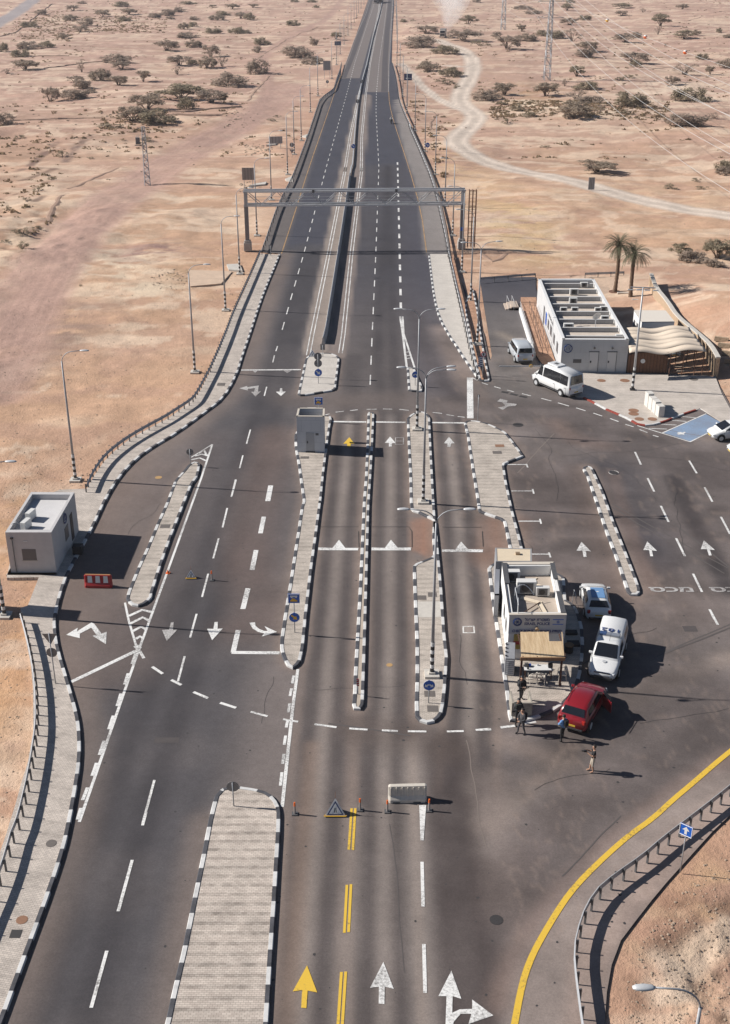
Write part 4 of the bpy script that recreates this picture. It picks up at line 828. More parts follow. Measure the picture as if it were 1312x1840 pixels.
MB().box((-1.0, 0, 7.2), (1.5, .3, .12)).box((-1.1, -.1, 7.55), (.9, .8, .25)).build('platform', M['galvd'], tp)
tf = MB().box((-1.15, -.1, 8.1), (.75, .6, .9)).build('transformer', mat('transformer_grey', (.12, .12, .13), .6), tp)
MB().tube([(-1.35, -.1, 8.5), (-1.35, -.1, 8.95)], .06, 6).tube([(-1.0, -.1, 8.5), (-1.0, -.1, 8.95)], .06, 6).build('insulator', M['galvl'], tf)
MB().bbox(-1.1, 1.1, -.06, .06, 10.1, 10.25).build('crossarm', M['galvd'], tp)
def pylon(x, y, h, w0, rz, label):
    g0 = G(x, y); p = empty('power_pylon', (*g0, gz(*g0)), rz, label, 'pylon'); lattice(h, w0, w0*.35, .11, 2.2).build('mast', M['galv'], p)
    for z in (h*.62, h*.78, h*.94): MB().tube([(-4.2, 0, z), (4.2, 0, z)], [.08, .08], 4).tube([(-4.2, 0, z), (-.5, 0, z+1.1)], .05, 4).tube([(4.2, 0, z), (.5, 0, z+1.1)], .05, 4).build('crossarm', M['galv'], p)
    return p, h
py1, h1 = pylon(982.7, 141, 29, 1.9, R(5), 'tall lattice power pylon nearer the camera on the right-hand plain')
py2, h2 = pylon(903.9, 54, 29, 1.9, R(5), 'second tall lattice power pylon farther off on the right-hand plain')
wires = [(-4.2, .62, 38), (4.2, .62, 52), (-4.2, .78, 40), (4.2, .78, 54), (-4.2, .94, 43), (4.2, .94, 57), (0, 1.0, 47)]
WM = mat('wire_aluminium', (.62, .60, .58), .5, .3)
for i, (dx, f, ex) in enumerate(wires):
    a = Vector((py1.location.x+dx, py1.location.y, h1*f)); b = Vector((ex+12, 70, h1*f*.86)); pts = []
    for t in np.linspace(0, 1, 30):
        p = a.lerp(b, t); p.z -= 4*t*(1-t)*8.5; pts.append(tuple(p))
    o = MB().tube(pts, .032, 4).build('power_line', WM); tag(o, f'pale wire sagging from nearer pylon to the right edge, {nth(i)} from the lowest', 'wire', 'overhead power wires')
    b2 = Vector((py2.location.x+dx, py2.location.y, h2*f)); pts = []
    for t in np.linspace(0, 1, 20):
        p = a.lerp(b2, t); p.z -= 4*t*(1-t)*5; pts.append(tuple(p))
    tag(MB().tube(pts, .03, 4).build('power_line', WM), f'pale wire strung between the two far pylons, {nth(i)} from the lowest', 'wire', 'overhead power wires')
# the line with marker balls
A, B = Vector(P(985, -20, 25)), Vector(P(1600, 205, 20)); pts = []
for t in np.linspace(0, 1, 40):
    p = A.lerp(B, t); p.z -= 4*t*(1-t)*2.5; pts.append(tuple(p))
tag(MB().tube(pts, .028, 4).build('power_line', WM), 'thin wire carrying the coloured marker balls across the right-hand plain', 'wire', 'overhead power wires')
for k, (x, mm, nm) in enumerate(((1096, 'yel', 'ochre marker ball on the wire, leftmost of the three'), (1155, 'orange', 'orange marker ball on the wire, middle of the three'), (1239, 'orange', 'orange marker ball on the wire, rightmost of the three'))):
    best = min((Vector(p) for p in pts), key=lambda p: abs(CX+FPX*p.x/(p.y*CS+(H-p.z)*SN)-x))
    bm = bmesh.new(); bmesh.ops.create_uvsphere(bm, u_segments=14, v_segments=8, radius=.42); m_ = bpy.data.meshes.new('marker_ball'); bm.to_mesh(m_); bm.free(); m_.materials.append(M[mm]); m_.materials.append(M['white'])
    for pl in m_.polygons:
        if pl.center.z > .1: pl.material_index = 1
    o = bpy.data.objects.new('marker_ball', m_); COL.objects.link(o); o.location = best; tag(o, nm, 'marker ball', 'marker balls on the overhead wire')

# ---- lettering
def text(s, size, M4, m, parent, name='lettering', fat=0.0, width=None, align='CENTER', ext=.004):
    cu = bpy.data.curves.new('t', 'FONT'); cu.body = s; cu.size = size; cu.align_x = align; cu.align_y = 'CENTER'; cu.extrude = ext; cu.offset = fat; cu.resolution_u = 3
    ob = bpy.data.objects.new('t', cu); COL.objects.link(ob); dg = bpy.context.evaluated_depsgraph_get()
    me = bpy.data.meshes.new_from_object(ob.evaluated_get(dg)); bpy.data.objects.remove(ob); bpy.data.curves.remove(cu)
    me.name = name; me.materials.clear(); me.materials.append(m)
    if width and len(me.vertices):
        xs = [v.co.x for v in me.vertices]; k = width/(max(xs)-min(xs)+1e-6); me.transform(Matrix.Diagonal((k, 1, 1, 1)))
    me.transform(M4); o = bpy.data.objects.new(name, me); COL.objects.link(o); o.parent = parent; return o
FACE = Matrix.Rotation(R(90), 4, 'X')          # lettering standing up, read from -Y
# ---- ground lettering in the yard
GL = lambda x, y, rz: Matrix.Translation((*G(x, y), ZM+.01)) @ Matrix.Rotation(rz, 4, 'Z')
for x in (1207, 1316):
    text('סכמ', 1.0, GL(x, 1059.5, R(0)) @ Matrix.Diagonal((1, 1.0, 1, 1)), WORN, road, 'road_lettering', .03, 3.1, ext=.002)

# ---- signs
def sym_arrow(mb, ang, L=.5, wd=.1, z=0, m=0, ox=0, oz=0):
    a = ang; pts = [(-wd/2, -L/2), (wd/2, -L/2), (wd/2, L*.02), (wd*1.5, L*.02), (0, L/2), (-wd*1.5, L*.02), (-wd/2, L*.02)]
    v = []
    for x, y in pts:
        X = x*math.cos(a)-y*math.sin(a)+ox; Z = x*math.sin(a)+y*math.cos(a)+oz; v.append((X, Z))
    n = len(v); mb.add([(x, z, y) for x, y in v], [(0, 1, 2, 6), (3, 4, 5)][:2] if False else [(0, 1, 2, 6), (5, 3, 4)], m)
def sign(name, base, items, label, cat='road sign', rz=0, zb=.13, pole_r=.035, top=None, grp=None, m_pole='galv'):
    """items: (kind, y of its centre in the photo, size); all face the camera"""
    yb = base[1]; r = empty(name, (*G(*base, zb), zb), rz, label, cat, grp)
    hs = [hgt(yb, it[1]) for it in items]; tp_ = top or max(h+it[2]*.45 for h, it in zip(hs, items))
    MB().tube([(0, .03, 0), (0, .03, tp_)], pole_r, 6).build('pole', M[m_pole], r, True)
    for (kind, yt, s), hh in zip(items, hs):
        d = s/2
        if kind[0] == 'o':      # round face
            pm = M['blue'] if 'blue' in kind else M['greyb'] if 'back' in kind else M['white']
            pn = MB().disc((0, -.03 if 'back' not in kind else .09, hh), d, (0, 1, 0), 24, 0, .02).build('sign_panel', [pm], r)
            if 'blue' in kind:
                MB().tube([(d*.97*math.cos(a), -.035, hh+d*.97*math.sin(a)) for a in np.linspace(0, 2*math.pi, 25)], .016, 5).build('rim', M['white'], pn)
                s_ = MB()
                if 'split' in kind: sym_arrow(s_, R(125), d*.85, d*.26, -.046, ox=-d*.38, oz=hh-.02); sym_arrow(s_, R(-125), d*.85, d*.26, -.046, ox=d*.38, oz=hh-.02)
                elif 'dr' in kind: sym_arrow(s_, R(-130), d*1.4, d*.32, -.046, oz=hh)
                elif 'up' in kind: sym_arrow(s_, 0, d*1.4, d*.3, -.046, oz=hh)
                s_.build('symbol', M['yel'] if 'yel' in kind else M['white'], pn)
            if 'stop' in kind:
                MB().tube([(d*.86*math.cos(a), -.045, hh+d*.86*math.sin(a)) for a in np.linspace(0, 2*math.pi, 25)], d*.15, 6).build('rim', M['red'], pn)
                MB().box((0, -.045, hh-.03), (d*.4, .01, d*.6)).box((-d*.12, -.045, hh+d*.35), (d*.12, .01, d*.4)).box((d*.1, -.045, hh+d*.38), (d*.12, .01, d*.4)).build('symbol', M['black'], pn)
        elif kind == 'tri_back':
            MB().add([(-d, .09, hh+d*.75), (d, .09, hh+d*.75), (0, .09, hh-d), (-d, .11, hh+d*.75), (d, .11, hh+d*.75), (0, .11, hh-d)], [(0, 2, 1), (3, 4, 5), (0, 1, 4, 3), (1, 2, 5, 4), (2, 0, 3, 5)]).build('sign_panel', M['greyb'], r)
        elif kind == 'car':
            pn = MB().box((0, -.03, hh), (s, .03, s*.9)).build('sign_panel', M['blue'], r)
            b = MB(); e = d*.94
            for p0, p1 in (((-e, -e*.9), (e, -e*.9)), ((-e, e*.9), (e, e*.9)), ((-e, -e*.9), (-e, e*.9)), ((e, -e*.9), (e, e*.9))): b.tube([(p0[0], -.05, hh+p0[1]), (p1[0], -.05, hh+p1[1])], .014, 4)
            b.build('border', M['white'], pn)
            MB().box((0, -.05, hh+d*.42), (s*.62, .01, s*.16)).box((-d*.35, -.051, hh+d*.2), (s*.12, .01, s*.1)).box((d*.4, -.051, hh+d*.2), (s*.12, .01, s*.1)).build('symbol', M['white'], pn)
            MB().add([(-d*.6, -.05, hh-d*.6), (d*.6, -.05, hh-d*.6), (d*.6, -.05, hh-d*.3), (d*.3, -.05, hh-d*.22), (d*.15, -.05, hh+.02*d), (-d*.25, -.05, hh+.02*d), (-d*.45, -.05, hh-d*.25), (-d*.6, -.05, hh-d*.35)], [tuple(range(8))]).build('symbol', M['yel'], pn)
        elif kind == 'chev':
            pn = MB().box((0, -.02, hh), (s*.62, .02, s*1.5)).build('sign_panel', M['blued'], r)
            b = MB()
            for k in range(-2, 3): b.add([(-s*.3, -.035, hh+k*s*.3-.16*s), (s*.3, -.035, hh+k*s*.3+.04*s), (s*.3, -.035, hh+k*s*.3+.18*s), (-s*.3, -.035, hh+k*s*.3-.02*s)], [(0, 1, 2, 3)])
            b.build('stripes', M['white'], pn)
        elif kind == 'delin':
            pn = MB().box((0, -.02, hh), (s*.45, .03, s*1.5)).build('sign_panel', M['red'], r)
            b = MB()
            for k in (-1, 0, 1): b.add([(-s*.22, -.04, hh+k*s*.5-.1*s), (s*.22, -.04, hh+k*s*.5+.1*s), (s*.22, -.04, hh+k*s*.5+.2*s), (-s*.22, -.04, hh+k*s*.5)], [(0, 1, 2, 3)])
            b.build('stripes', M['white'], pn)
        elif kind == 'bluearrow':
            pn = MB().box((0, -.03, hh), (s, .03, s)).build('sign_panel', M['blue'], r)
            b = MB(); e = d*.95
            for p0, p1 in (((-e, -e), (e, -e)), ((-e, e), (e, e)), ((-e, -e), (-e, e)), ((e, -e), (e, e))): b.tube([(p0[0], -.05, hh+p0[1]), (p1[0], -.05, hh+p1[1])], .02, 4)
            b.build('border', M['white'], pn); b = MB(); sym_arrow(b, 0, s*.68, s*.19, -.052, oz=hh); b.build('symbol', M['white'], pn)
        elif kind == 'plate':
            MB().box((0, .08, hh), (s, .03, s*1.3)).build('sign_panel', M['greyb'], r)
    return r
sign('road_sign', px('i', (1012,228))[0], [('o_blue_split', 1231, .72)], 'round blue sign with two splitting white arrows at the near end of the lamp island')
sign('road_sign', px('e', (355,648))[0], [('car', 1075, .78), ('o_blue_dr_yel', 1109, .72)], 'square blue vehicle sign above a round sign with yellow arrow on the long island')
sign('road_sign', px('o', (418,712))[0], [('o_back', 641, .8), ('o_back', 653.5, .8), ('o_blue_dr', 669.4, .8)], 'post with two sign backs above a round blue arrow at the median nose', top=hgt(689, 637))
sign('road_sign', px('b', (946,253))[0], [('o_blue_split', 673, .72)], 'round blue split-arrow sign on the tiny wedge island')
sign('road_sign', (573, 756), [('car', 720.5, .82)], 'square blue vehicle sign standing behind the small grey booth')
sign('road_sign', px('u', (520,1425))[0], [('o_stop', 636.8, .62)], 'round red-rimmed stop-control sign at the tip of the brick verge')
sign('hazard_marker', px('u', (492,1390))[0], [('chev', 650, .75)], 'blue and white diagonal striped marker board beside the barrier end', 'hazard marker')
sign('road_sign', px('c', (72,757))[0], [('plate', 712, .22)], 'thin grey post with a small plate at the far tip of the wide island')
sign('road_sign', px('i', (55,735))[0], [('o_back', 1415.5, .66)], 'grey round sign back at the nose of the broad banded median')
sign('road_sign', px('h', (298,383))[0], [('o_back', 1174, .66), ('tri_back', 1149, .9)], 'backs of a triangular and a round sign on the lower left pavement', top=hgt(1228, 1138))
sign('road_sign', px('a', (1022,705))[0], [('o_back', 813, .62)], 'grey round sign back at the far tip of the slip lane island')
sign('road_sign', px('j', (1043,798))[0], [('bluearrow', 1491.5, .66)], 'square blue one-way arrow sign on a post behind the lower right guardrail', rz=R(-38), zb=0, pole_r=.03)
sign('delineator', px('i', (665,185))[0], [('delin', 1226, .34)], 'small red and white striped marker on the end of the thin divider', 'marker', top=.9)
sign('road_sign', (525, 283), [('o_back', 260.5, .9), ('tri_back', 272, 1.0)], 'distant grey round and triangular sign backs beyond the left guardrail', zb=0)
sign('road_sign', (635, 275), [('o_blue_dr', 262.6, .9)], 'small round blue sign on the highway median beyond the gantry', zb=0)
sign('road_sign', (642.8, 193), [('o_back', 182, 1.0)], 'nearer of two grey round sign backs on the far highway median', zb=0)
sign('road_sign', (650.5, 156), [('o_back', 146.5, 1.0)], 'farther of two grey round sign backs on the far highway median', zb=0)
sign('road_sign', (768, 275), [('o_blue_dr', 260.6, 1.0)], 'small round blue sign behind the right-hand guardrail', zb=0)
sign('road_sign', (588.5, 157), [('o_back', 147, .9)], 'tiny round sign back left of the far highway', zb=0)
sign('marker_post', px('o', (482,333))[0], [('plate', 624, .5)], 'grey plate post at the end of the median barrier', 'marker post')
sign('marker_post', px('E', (236,435))[0], [('plate', 444, .45)], 'grey plate post at the top of the left pavement', 'marker post')
def board(base, yt, yb_, wpx, posts, label, m, rz=0, rim=None):
    x, y = base; g = G(x, y); z0 = hgt(y, yb_); z1 = hgt(y, yt); sc = (y+130)*CS/(H-(z0+z1)/2); wd = wpx/sc
    r = empty('road_sign', (*g, gz(*g)), rz, label, 'road sign')
    for s in ((-.36, .36) if posts == 2 else (0,)): MB().tube([(s*wd, .1, 0), (s*wd, .1, z1)], .06, 5).build('pole', M['galv'], r)
    pn = MB().box((0, 0, (z0+z1)/2), (wd, .06, z1-z0)).build('sign_panel', m, r)
    mb = MB()
    for s in (-.25, .0, .25): mb.bbox(s*wd-.04, s*wd+.04, -.05, -.03, z0, z1)
    mb.build('stiffener', M['galvd'], pn); return r
SB = mat('sign_back_panel', (.33, .335, .345), .7, .0, noise=.15)
board((447,341), 300, 322, 23, 2, 'large grey sign back on two posts left of the gantry', mat('sign_back_dark', (.30, .27, .255), .8, noise=.15))
board((496,266), 244, 257, 25, 2, 'wide grey sign back on two posts beyond the gantry on the left', SB, R(8))
board((588,141), 108, 125, 15, 2, 'grey sign back farther along the left shoulder', SB)
board((607.5,116), 73.5, 81, 14, 1, 'farthest small blue-grey sign on the left shoulder', mat('sign_bluegrey', (.13, .17, .24), .6))
board((732.5,190), 131.5, 143.5, 17, 1, 'dark blue direction sign behind the right-hand guardrail', M['blued'])
board((1062.5,338), 315, 337, 11.5, 1, 'lone grey board standing on the sand beside the dirt track', SB)

bx_ = empty('information_board', (-28.4, G(0,1096)[1]+.6, 0), 0, 'tall information board just outside the left edge, seen only by its shadow on the pavement', 'board'); MB().box((0, 0, 4.1), (.10, 1.25, 4.0)).build('panel', SB, bx_); MB().tube([(.0, -.45, 0), (0, -.45, 2.2)], .06, 6).build('post', M['galv'], bx_); MB().tube([(.0, .45, 0), (0, .45, 2.2)], .06, 6).build('post', M['galv'], bx_)
# ---- road barriers, warning triangles, cones
def jersey(W, hh, d, m, extra, label, loc, rz, cat='barrier'):
    r = empty('road_barrier', (*loc, 0), rz, label, cat); w2 = W/2
    prof = [(-d/2, 0), (-d/2, hh*.2), (-d*.28, hh*.42), (-d*.2, hh), (d*.2, hh), (d*.28, hh*.42), (d/2, hh*.2), (d/2, 0)]
    mb = MB(); xs = [-w2, -w2+.1, w2-.1, w2]
    vs = [(x, p[0]*(.7 if abs(x) == w2 else 1), p[1]*(.96 if abs(x) == w2 else 1)) for x in xs for p in prof]
    mb.add(vs, [(i*8+j, i*8+(j+1) % 8, (i+1)*8+(j+1) % 8, (i+1)*8+j) for i in range(3) for j in range(8)]+[tuple(range(8))[::-1], tuple(range(24, 32))])
    mb.build('body', m, r, bevel=.02); extra(r, W, hh, d); return r
def ex_rw(r, W, hh, d):
    for x in (-.56, 0, .56): MB().add([(x-.17, -d*.30, hh*.36), (x+.17, -d*.30, hh*.36), (x+.15, -d*.215, hh*.97), (x-.15, -d*.215, hh*.97)], [(0, 1, 2, 3)]).build('white_panel', M['white'], r)
    MB().bbox(-W*.46, W*.46, -.04, .04, hh, hh+.04).build('top_strip', mat('faded_orange', (.55, .28, .12), .7), r)
def ex_w(r, W, hh, d):
    mb = MB(); [mb.bbox(x-.02, x+.02, -d*.32, -d*.2, .3*hh, hh*.95) for x in (-.9, -.6, -.3, 0, .3, .6, .9)]; mb.build('rib', mat('white_plastic', (.70, .64, .56), .6), r)
    for x in (-.6, .5): MB().bbox(x-.2, x+.2, -d*.52, -d*.4, 0, .1).build('foot_recess', M['galvd'], r)
jersey(1.95, .95, .5, M['red'], ex_rw, 'red plastic road barrier with three white panels in the slip lane', G(178, 1054), R(-2))
jersey(2.05, 1.0, .6, mat('cream_plastic', (.66, .60, .52), .6, noise=.15, nscale=4), ex_w, 'cream white plastic road barrier closing the lane behind the cones', G(732, 1437), R(2))
def tri_sign(loc, label, s=.95):
    r = empty('warning_triangle', (*loc, 0), 0, label, 'warning sign'); a = s*.6
    rr = [(-a, -a*.55), (a, -a*.55), (0, a*.75)]
    for i in range(3):
        p, q_ = rr[i], rr[(i+1) % 3]
        pn = MB().add([(*p, .05), (*q_, .05), (0, 0, s*1.05)], [(0, 1, 2)]).build('side_panel', M['white'], r)
        cx_, cy_ = (p[0]+q_[0])/3, (p[1]+q_[1])/3; n = Vector((p[0]+q_[0], p[1]+q_[1], 0)).normalized()*.012; c_ = Vector((cx_, cy_, .05+s/3))+n
        A_, B_, C_ = [Vector(v)+n for v in ((*p, .05), (*q_, .05), (0, 0, s*1.05))]
        mb = MB(); 
        for f0, f1 in ((A_, B_), (B_, C_), (C_, A_)):
            mb.add([tuple(c_.lerp(f0, .78)), tuple(c_.lerp(f1, .78)), tuple(c_.lerp(f1, .6)), tuple(c_.lerp(f0, .6))], [(0, 1, 2, 3)])
        mb.build('border', M['blued'], pn)
        u = (B_-A_).normalized(); up = (C_-(A_+B_)/2).normalized(); mb = MB(); o_ = c_+n*.3
        for s_ in (-.05, .05): mb.add([tuple(o_+u*(s_-.02)-up*.12), tuple(o_+u*(s_+.02)-up*.12), tuple(o_+u*(s_*.6+.015)+up*.14), tuple(o_+u*(s_*.6-.015)+up*.14)], [(0, 1, 2, 3)])
        mb.build('symbol', M['black'], pn)
        MB().tube([tuple(A_+Vector((0, 0, .02))), tuple(B_+Vector((0, 0, .02)))], .035, 4).build('foot_bar', M['yel'], r)
    MB().tube([(0, 0, s*1.0), (0, 0, s*1.5)], .012, 4).build('antenna', M['rust'], r); return r
tri_sign(G(603, 1461), 'three-sided white warning sign on the asphalt between two cones')
tri_sign(G(344, 1038), 'three-sided white warning sign standing in the outbound lane', .62)
tri_sign(G(561.5, 641.5), 'small white and yellow triangular warning sign at the median nose', .8)
cone = empty('traffic_cone', (0, 0, 0)); MB().box((0, 0, .03), (.3, .3, .06)).build('foot', M['galvd'], cone)
MB().tube([(0, 0, .06), (0, 0, .55)], [.06, .05], 8).build('shaft', mat('faded_grey_plastic', (.30, .26, .24), .7), cone)
MB().tube([(0, 0, .55), (0, 0, .78)], [.055, .045], 8).build('top', M['orange'], cone)
for i, (p, lb_) in enumerate((((530,1463), 'orange-topped traffic post beside the broad median, leftmost of the row'), ((647,1456), 'orange-topped traffic post just right of the warning triangle'), ((696,1459), 'orange-topped traffic post left of the cream barrier'), ((771,1457), 'orange-topped traffic post at the right end of the cream barrier'), ((381,1043), 'grey traffic post in the outbound lane right of the warning triangle'))):
    place(cone, G(*p), 0, lb_, 'traffic post', 'traffic posts', first=(i == 0), z=0)
o = MB().tube([(0, 0, 0), (0, 0, .28)], [.12, .02], 8).box((0, 0, .01), (.3, .3, .03)).build('traffic_cone', M['orange'], loc=(*G(302, 1030), 0)); tag(o, 'tiny orange cone on the white edge line of the outbound road', 'traffic cone')
# concrete slabs on the forecourt
for i, (a, b, lb_) in enumerate((((0,0), (1,0), 'farthest upright white concrete block on the forecourt'), ((1,0), (2,0), 'second upright white concrete block on the forecourt'), ((2,0), (3,0), 'third upright white concrete block, beside a red capped gap'), ((3,0), (4,0), 'nearest upright white concrete block on the forecourt'))):
    A_, B_ = Vector((*G(*px('w', (130,365))[0]), 0)), Vector((*G(*px('w', (330,545))[0]), 0)); t0, t1 = i/4, (i+1)/4-.02
    p0, p1 = A_.lerp(B_, t0), A_.lerp(B_, t1); n = Vector((p1.y-p0.y, p0.x-p1.x, 0)).normalized()*-.6; hh = hgt(750, 750-165*.1311)+(.18 if i == 0 else 0)-(.14 if i == 3 else 0)
    ct = (p0+p1)/2; mb = MB(); mb.poly([(p0.x-ct.x, p0.y-ct.y), (p1.x-ct.x, p1.y-ct.y), (p1.x-ct.x+n.x, p1.y-ct.y+n.y), (p0.x-ct.x+n.x, p0.y-ct.y+n.y)], 0, hh)
    tag(mb.build('concrete_block', mat('whitewashed_concrete', (.68, .65, .60), .9, noise=.12, nscale=3, bump=.3), bevel=.03, loc=(ct.x, ct.y, .05)), lb_, 'concrete block', 'upright concrete blocks on the forecourt')
# boom gate
bg0 = G(*px('u', (1155,1390))[0]); b_ = empty('boom_gate', (*bg0, 0), 0, 'white lifting boom gate across the service road', 'boom gate')
MB().box((0, 0, .55), (.35, .4, 1.1)).build('housing', M['black'], b_)
L_ = math.dist(bg0, G(*px('u', (690,1390))[0])); MB().box((-L_/2, -.22, 1.0), (L_, .05, .1)).build('boom', M['galvl'], b_)
for x, z in ((-.0, .85), (-L_*.27, 1.05)): MB().tube([(x+.14*math.cos(a), -.29, z+.14*math.sin(a)) for a in np.linspace(0, 6.283, 14)], .04, 5).build('reflector', M['yel'], b_)

# ================= buildings =================
WSTONE = paver_mat('white_stone_cladding', (.66, .65, .64), (.63, .62, .61), (.42, .41, .41), 0, jit=.08, bw=1.2, bh=.6)
def clad(name, c1, c2, mor, bw, bh):
    m = paver_mat(name, c1, c2, mor, 0, jit=.07, bw=bw, bh=bh); nt = m.node_tree
    mp = next(n for n in nt.nodes if n.type == 'MAPPING'); tc = next(n for n in nt.nodes if n.type == 'TEX_COORD')
    sx = nt.nodes.new('ShaderNodeSeparateXYZ'); ad = nt.nodes.new('ShaderNodeMath'); cb = nt.nodes.new('ShaderNodeCombineXYZ')
    nt.links.new(tc.outputs['Object'], sx.inputs[0]); nt.links.new(sx.outputs[0], ad.inputs[0]); nt.links.new(sx.outputs[1], ad.inputs[1])
    nt.links.new(ad.outputs[0], cb.inputs[0]); nt.links.new(sx.outputs[2], cb.inputs[1]); nt.links.new(cb.outputs[0], mp.inputs[0]); return m
CLAD = clad('white_stone_panels', (.56, .56, .56), (.54, .54, .54), (.40, .39, .39), 1.15, 1.1)
CLADG = clad('pale_grey_panels', (.56, .57, .59), (.55, .56, .58), (.33, .33, .35), .82, 1.05)
PLAST = mat('grey_plaster', (.56, .545, .54), .92, noise=.12, nscale=2, bump=.25, bscale=18)
PLASTL = mat('pale_roof_screed', (.66, .645, .64), .92, noise=.14, nscale=1.2, bump=.15, bscale=9)
PLASTW = mat('white_plaster', (.80, .79, .77), .9, noise=.08, nscale=1.5)
SANDR = mat('sandy_roof', (.50, .42, .345), .95, noise=.22, nscale=1.2)
BLOCK = clad('grey_block', (.42, .415, .41), (.39, .385, .38), (.17, .165, .16), .5, .3)
class Bld:
    def __init__(s, name, FL, FR, BR, BL, label, cat):
        s.c = [Vector((*p, 0)) for p in (FL, FR, BR, BL)]; s.o = s.c[0].copy()
        s.root = empty(name, s.o, 0, label, cat); s.c = [p-s.o for p in s.c]
        s.cen = sum(s.c, Vector())/4
    def fr(s, i, u, out=0, z=0):          # point on wall i at u metres from its first corner, out = proud of the wall
        a, b = s.c[i], s.c[(i+1) % 4]; d = (b-a).normalized(); n = Vector((d.y, -d.x, 0)); p = a+d*u+n*out; return Vector((p.x, p.y, z))
    def L(s, i): return (s.c[(i+1) % 4]-s.c[i]).length
    def slab(s, mb, i, u0, u1, z0, z1, t0, t1, m=0):
        vs = [s.fr(i, u, t, z) for z in (z0, z1) for u, t in ((u0, t0), (u1, t0), (u1, t1), (u0, t1))]
        return mb.add([tuple(v) for v in vs], [(0, 1, 2, 3)[::-1], (4, 5, 6, 7), (0, 1, 5, 4), (1, 2, 6, 5), (2, 3, 7, 6), (3, 0, 4, 7)], m)
    def on(s, name, i, u0, u1, z0, z1, m, proud=.02, depth=.02, parent=None, t0=None):
        mb = MB(); s.slab(mb, i, u0, u1, z0, z1, -.0 if t0 is None else t0, proud); return mb.build(name, m, parent or s.root)
    def walls(s, z1, t, m, name='wall', cap=None):
        for i in range(4):
            mb = MB(); L = s.L(i)
            a, b = s.fr(i, 0), s.fr(i, L); j = (i+1) % 4; h_ = (i-1) % 4
            ia = s.cen+(a-s.cen)*(1-t/ (s.cen-a).length*1.35); ib = s.cen+(b-s.cen)*(1-t/(s.cen-b).length*1.35)
            vs = [(p.x, p.y, z) for z in (-.2, z1) for p in (a, b, ib, ia)]
            mb.add(vs, [(4, 5, 6, 7), (0, 1, 5, 4), (2, 3, 7, 6)]); mb.build(name, m, s.root)
    def roof(s, z, m, name='roof', inset=.03):
        q = [s.cen+(p-s.cen)*(1-inset) for p in s.c]; return MB().poly([(p.x, p.y) for p in q], z-.1, z).build(name, m, s.root)
def ac_unit(loc, rz, label, s=1.0, z=0):
    r = empty('air_conditioner', loc, rz, label, 'air conditioner', 'rooftop air conditioners')
    b = MB().box((0, 0, .36*s), (.88*s, .36*s, .6*s)).build('casing', mat('ac_white', (.70, .69, .66), .5), r, bevel=.015)
    MB().box((0, -.185*s, .36*s), (.6*s, .012, .5*s)).build('grille', M['galvd'], r)
    MB().disc((-.05*s, -.197*s, .36*s), .19*s, (0, 1, 0), 16, 0, .01).build('fan', M['black'], r)
    MB().bbox(-.36*s, -.3*s, -.2*s, .2*s, 0, .06*s).bbox(.3*s, .36*s, -.2*s, .2*s, 0, .06*s).build('bracket', M['galv'], r); return r
# -- left booth
zB = 3.4
b1 = Bld('guard_booth', G(20.5, 1031.7), G(102, 1031.7), P(133.8, 884.5, zB)[:2], P(56, 884, zB)[:2], 'square grey plastered guard booth with two roof air conditioners by the left kerb', 'booth')
b1.walls(zB, .34, PLAST); b1.roof(zB-.42, PLASTL)
b1.on('window', 0, 1.0, 2.0, 1.15, 2.05, mat('window_shutter', (.13, .125, .125), .5), .02); b1.on('window_sill', 0, .95, 2.05, 1.09, 1.15, M['concl'], .05)
w_ = b1.on('vent_slot', 0, 1.2, 1.5, 2.66, 2.71, M['white'], .03)
L1 = b1.L(1)
dr = b1.on('door', 1, L1*.70, L1*.80, .25, 2.4, M['dark'], .03); b1.on('window', 1, L1*.46, L1*.60, 1.05, 2.1, mat('window_shutter', (.13, .125, .125), .5), .03)
def emblem(bd, i, u, z, r, parent=None):
    a = bd.fr(i, u, .03, z); d = (bd.fr(i, u+1, .03, z)-a).normalized(); n = Vector((d.y, -d.x, 0))
    e = MB().disc(tuple(a), r, n, 28, 0, .03).build('emblem', M['white'], bd.root)
    mb = MB(); pts = [tuple(a+n*.03+d*(r*.86*math.cos(t))+Vector((0, 0, r*.86*math.sin(t)))) for t in np.linspace(0, 2*math.pi, 29)]; mb.tube(pts, r*.12, 6)
    mb.build('emblem_ring', M['blued'], e)
    MT = Matrix(((d.x, 0, n.x, 0), (d.y, 0, n.y, 0), (0, 1, 0, 0), (0, 0, 0, 1))); MT.translation = a+n*.022
    for k, (t, sz) in enumerate((('תרטשמ', .30), ('לארשי', .30), ('POLICE', .26))):
        text(t, r*sz*1.6, MT @ Matrix.Translation((0, r*(.38-.36*k), 0)), M['blued'], e, 'emblem_lettering', .006, r*1.1)
    return e
emblem(b1, 1, L1*.5, 2.85, .42)
o = MB(); o.tube([tuple(b1.fr(0, .42, .06, 2.9)), tuple(b1.fr(0, .42, .06, .1))], .035, 6); o.build('downpipe', M['galvd'], b1.root)
MB().box(tuple(b1.fr(0, .42, .06, 2.95)), (.2, .12, .1)).build('rain_hopper', M['black'], b1.root)
for x, y in ((.8, .9), (1.05, 2.6)):
    p = b1.c[0]+(b1.c[1]-b1.c[0]).normalized()*x+(b1.c[3]-b1.c[0]).normalized()*y+b1.o
pd = [(48, 950, 'nearer air conditioner on the guard booth roof'), (56.5, 933, 'farther air conditioner on the guard booth roof')]
for x, y, lb_ in pd: a = P(x, y, zB-.42); ac_unit((a[0], a[1], zB-.42), R(-105)+math.pi*0, lb_, 1.05)
mb = MB()
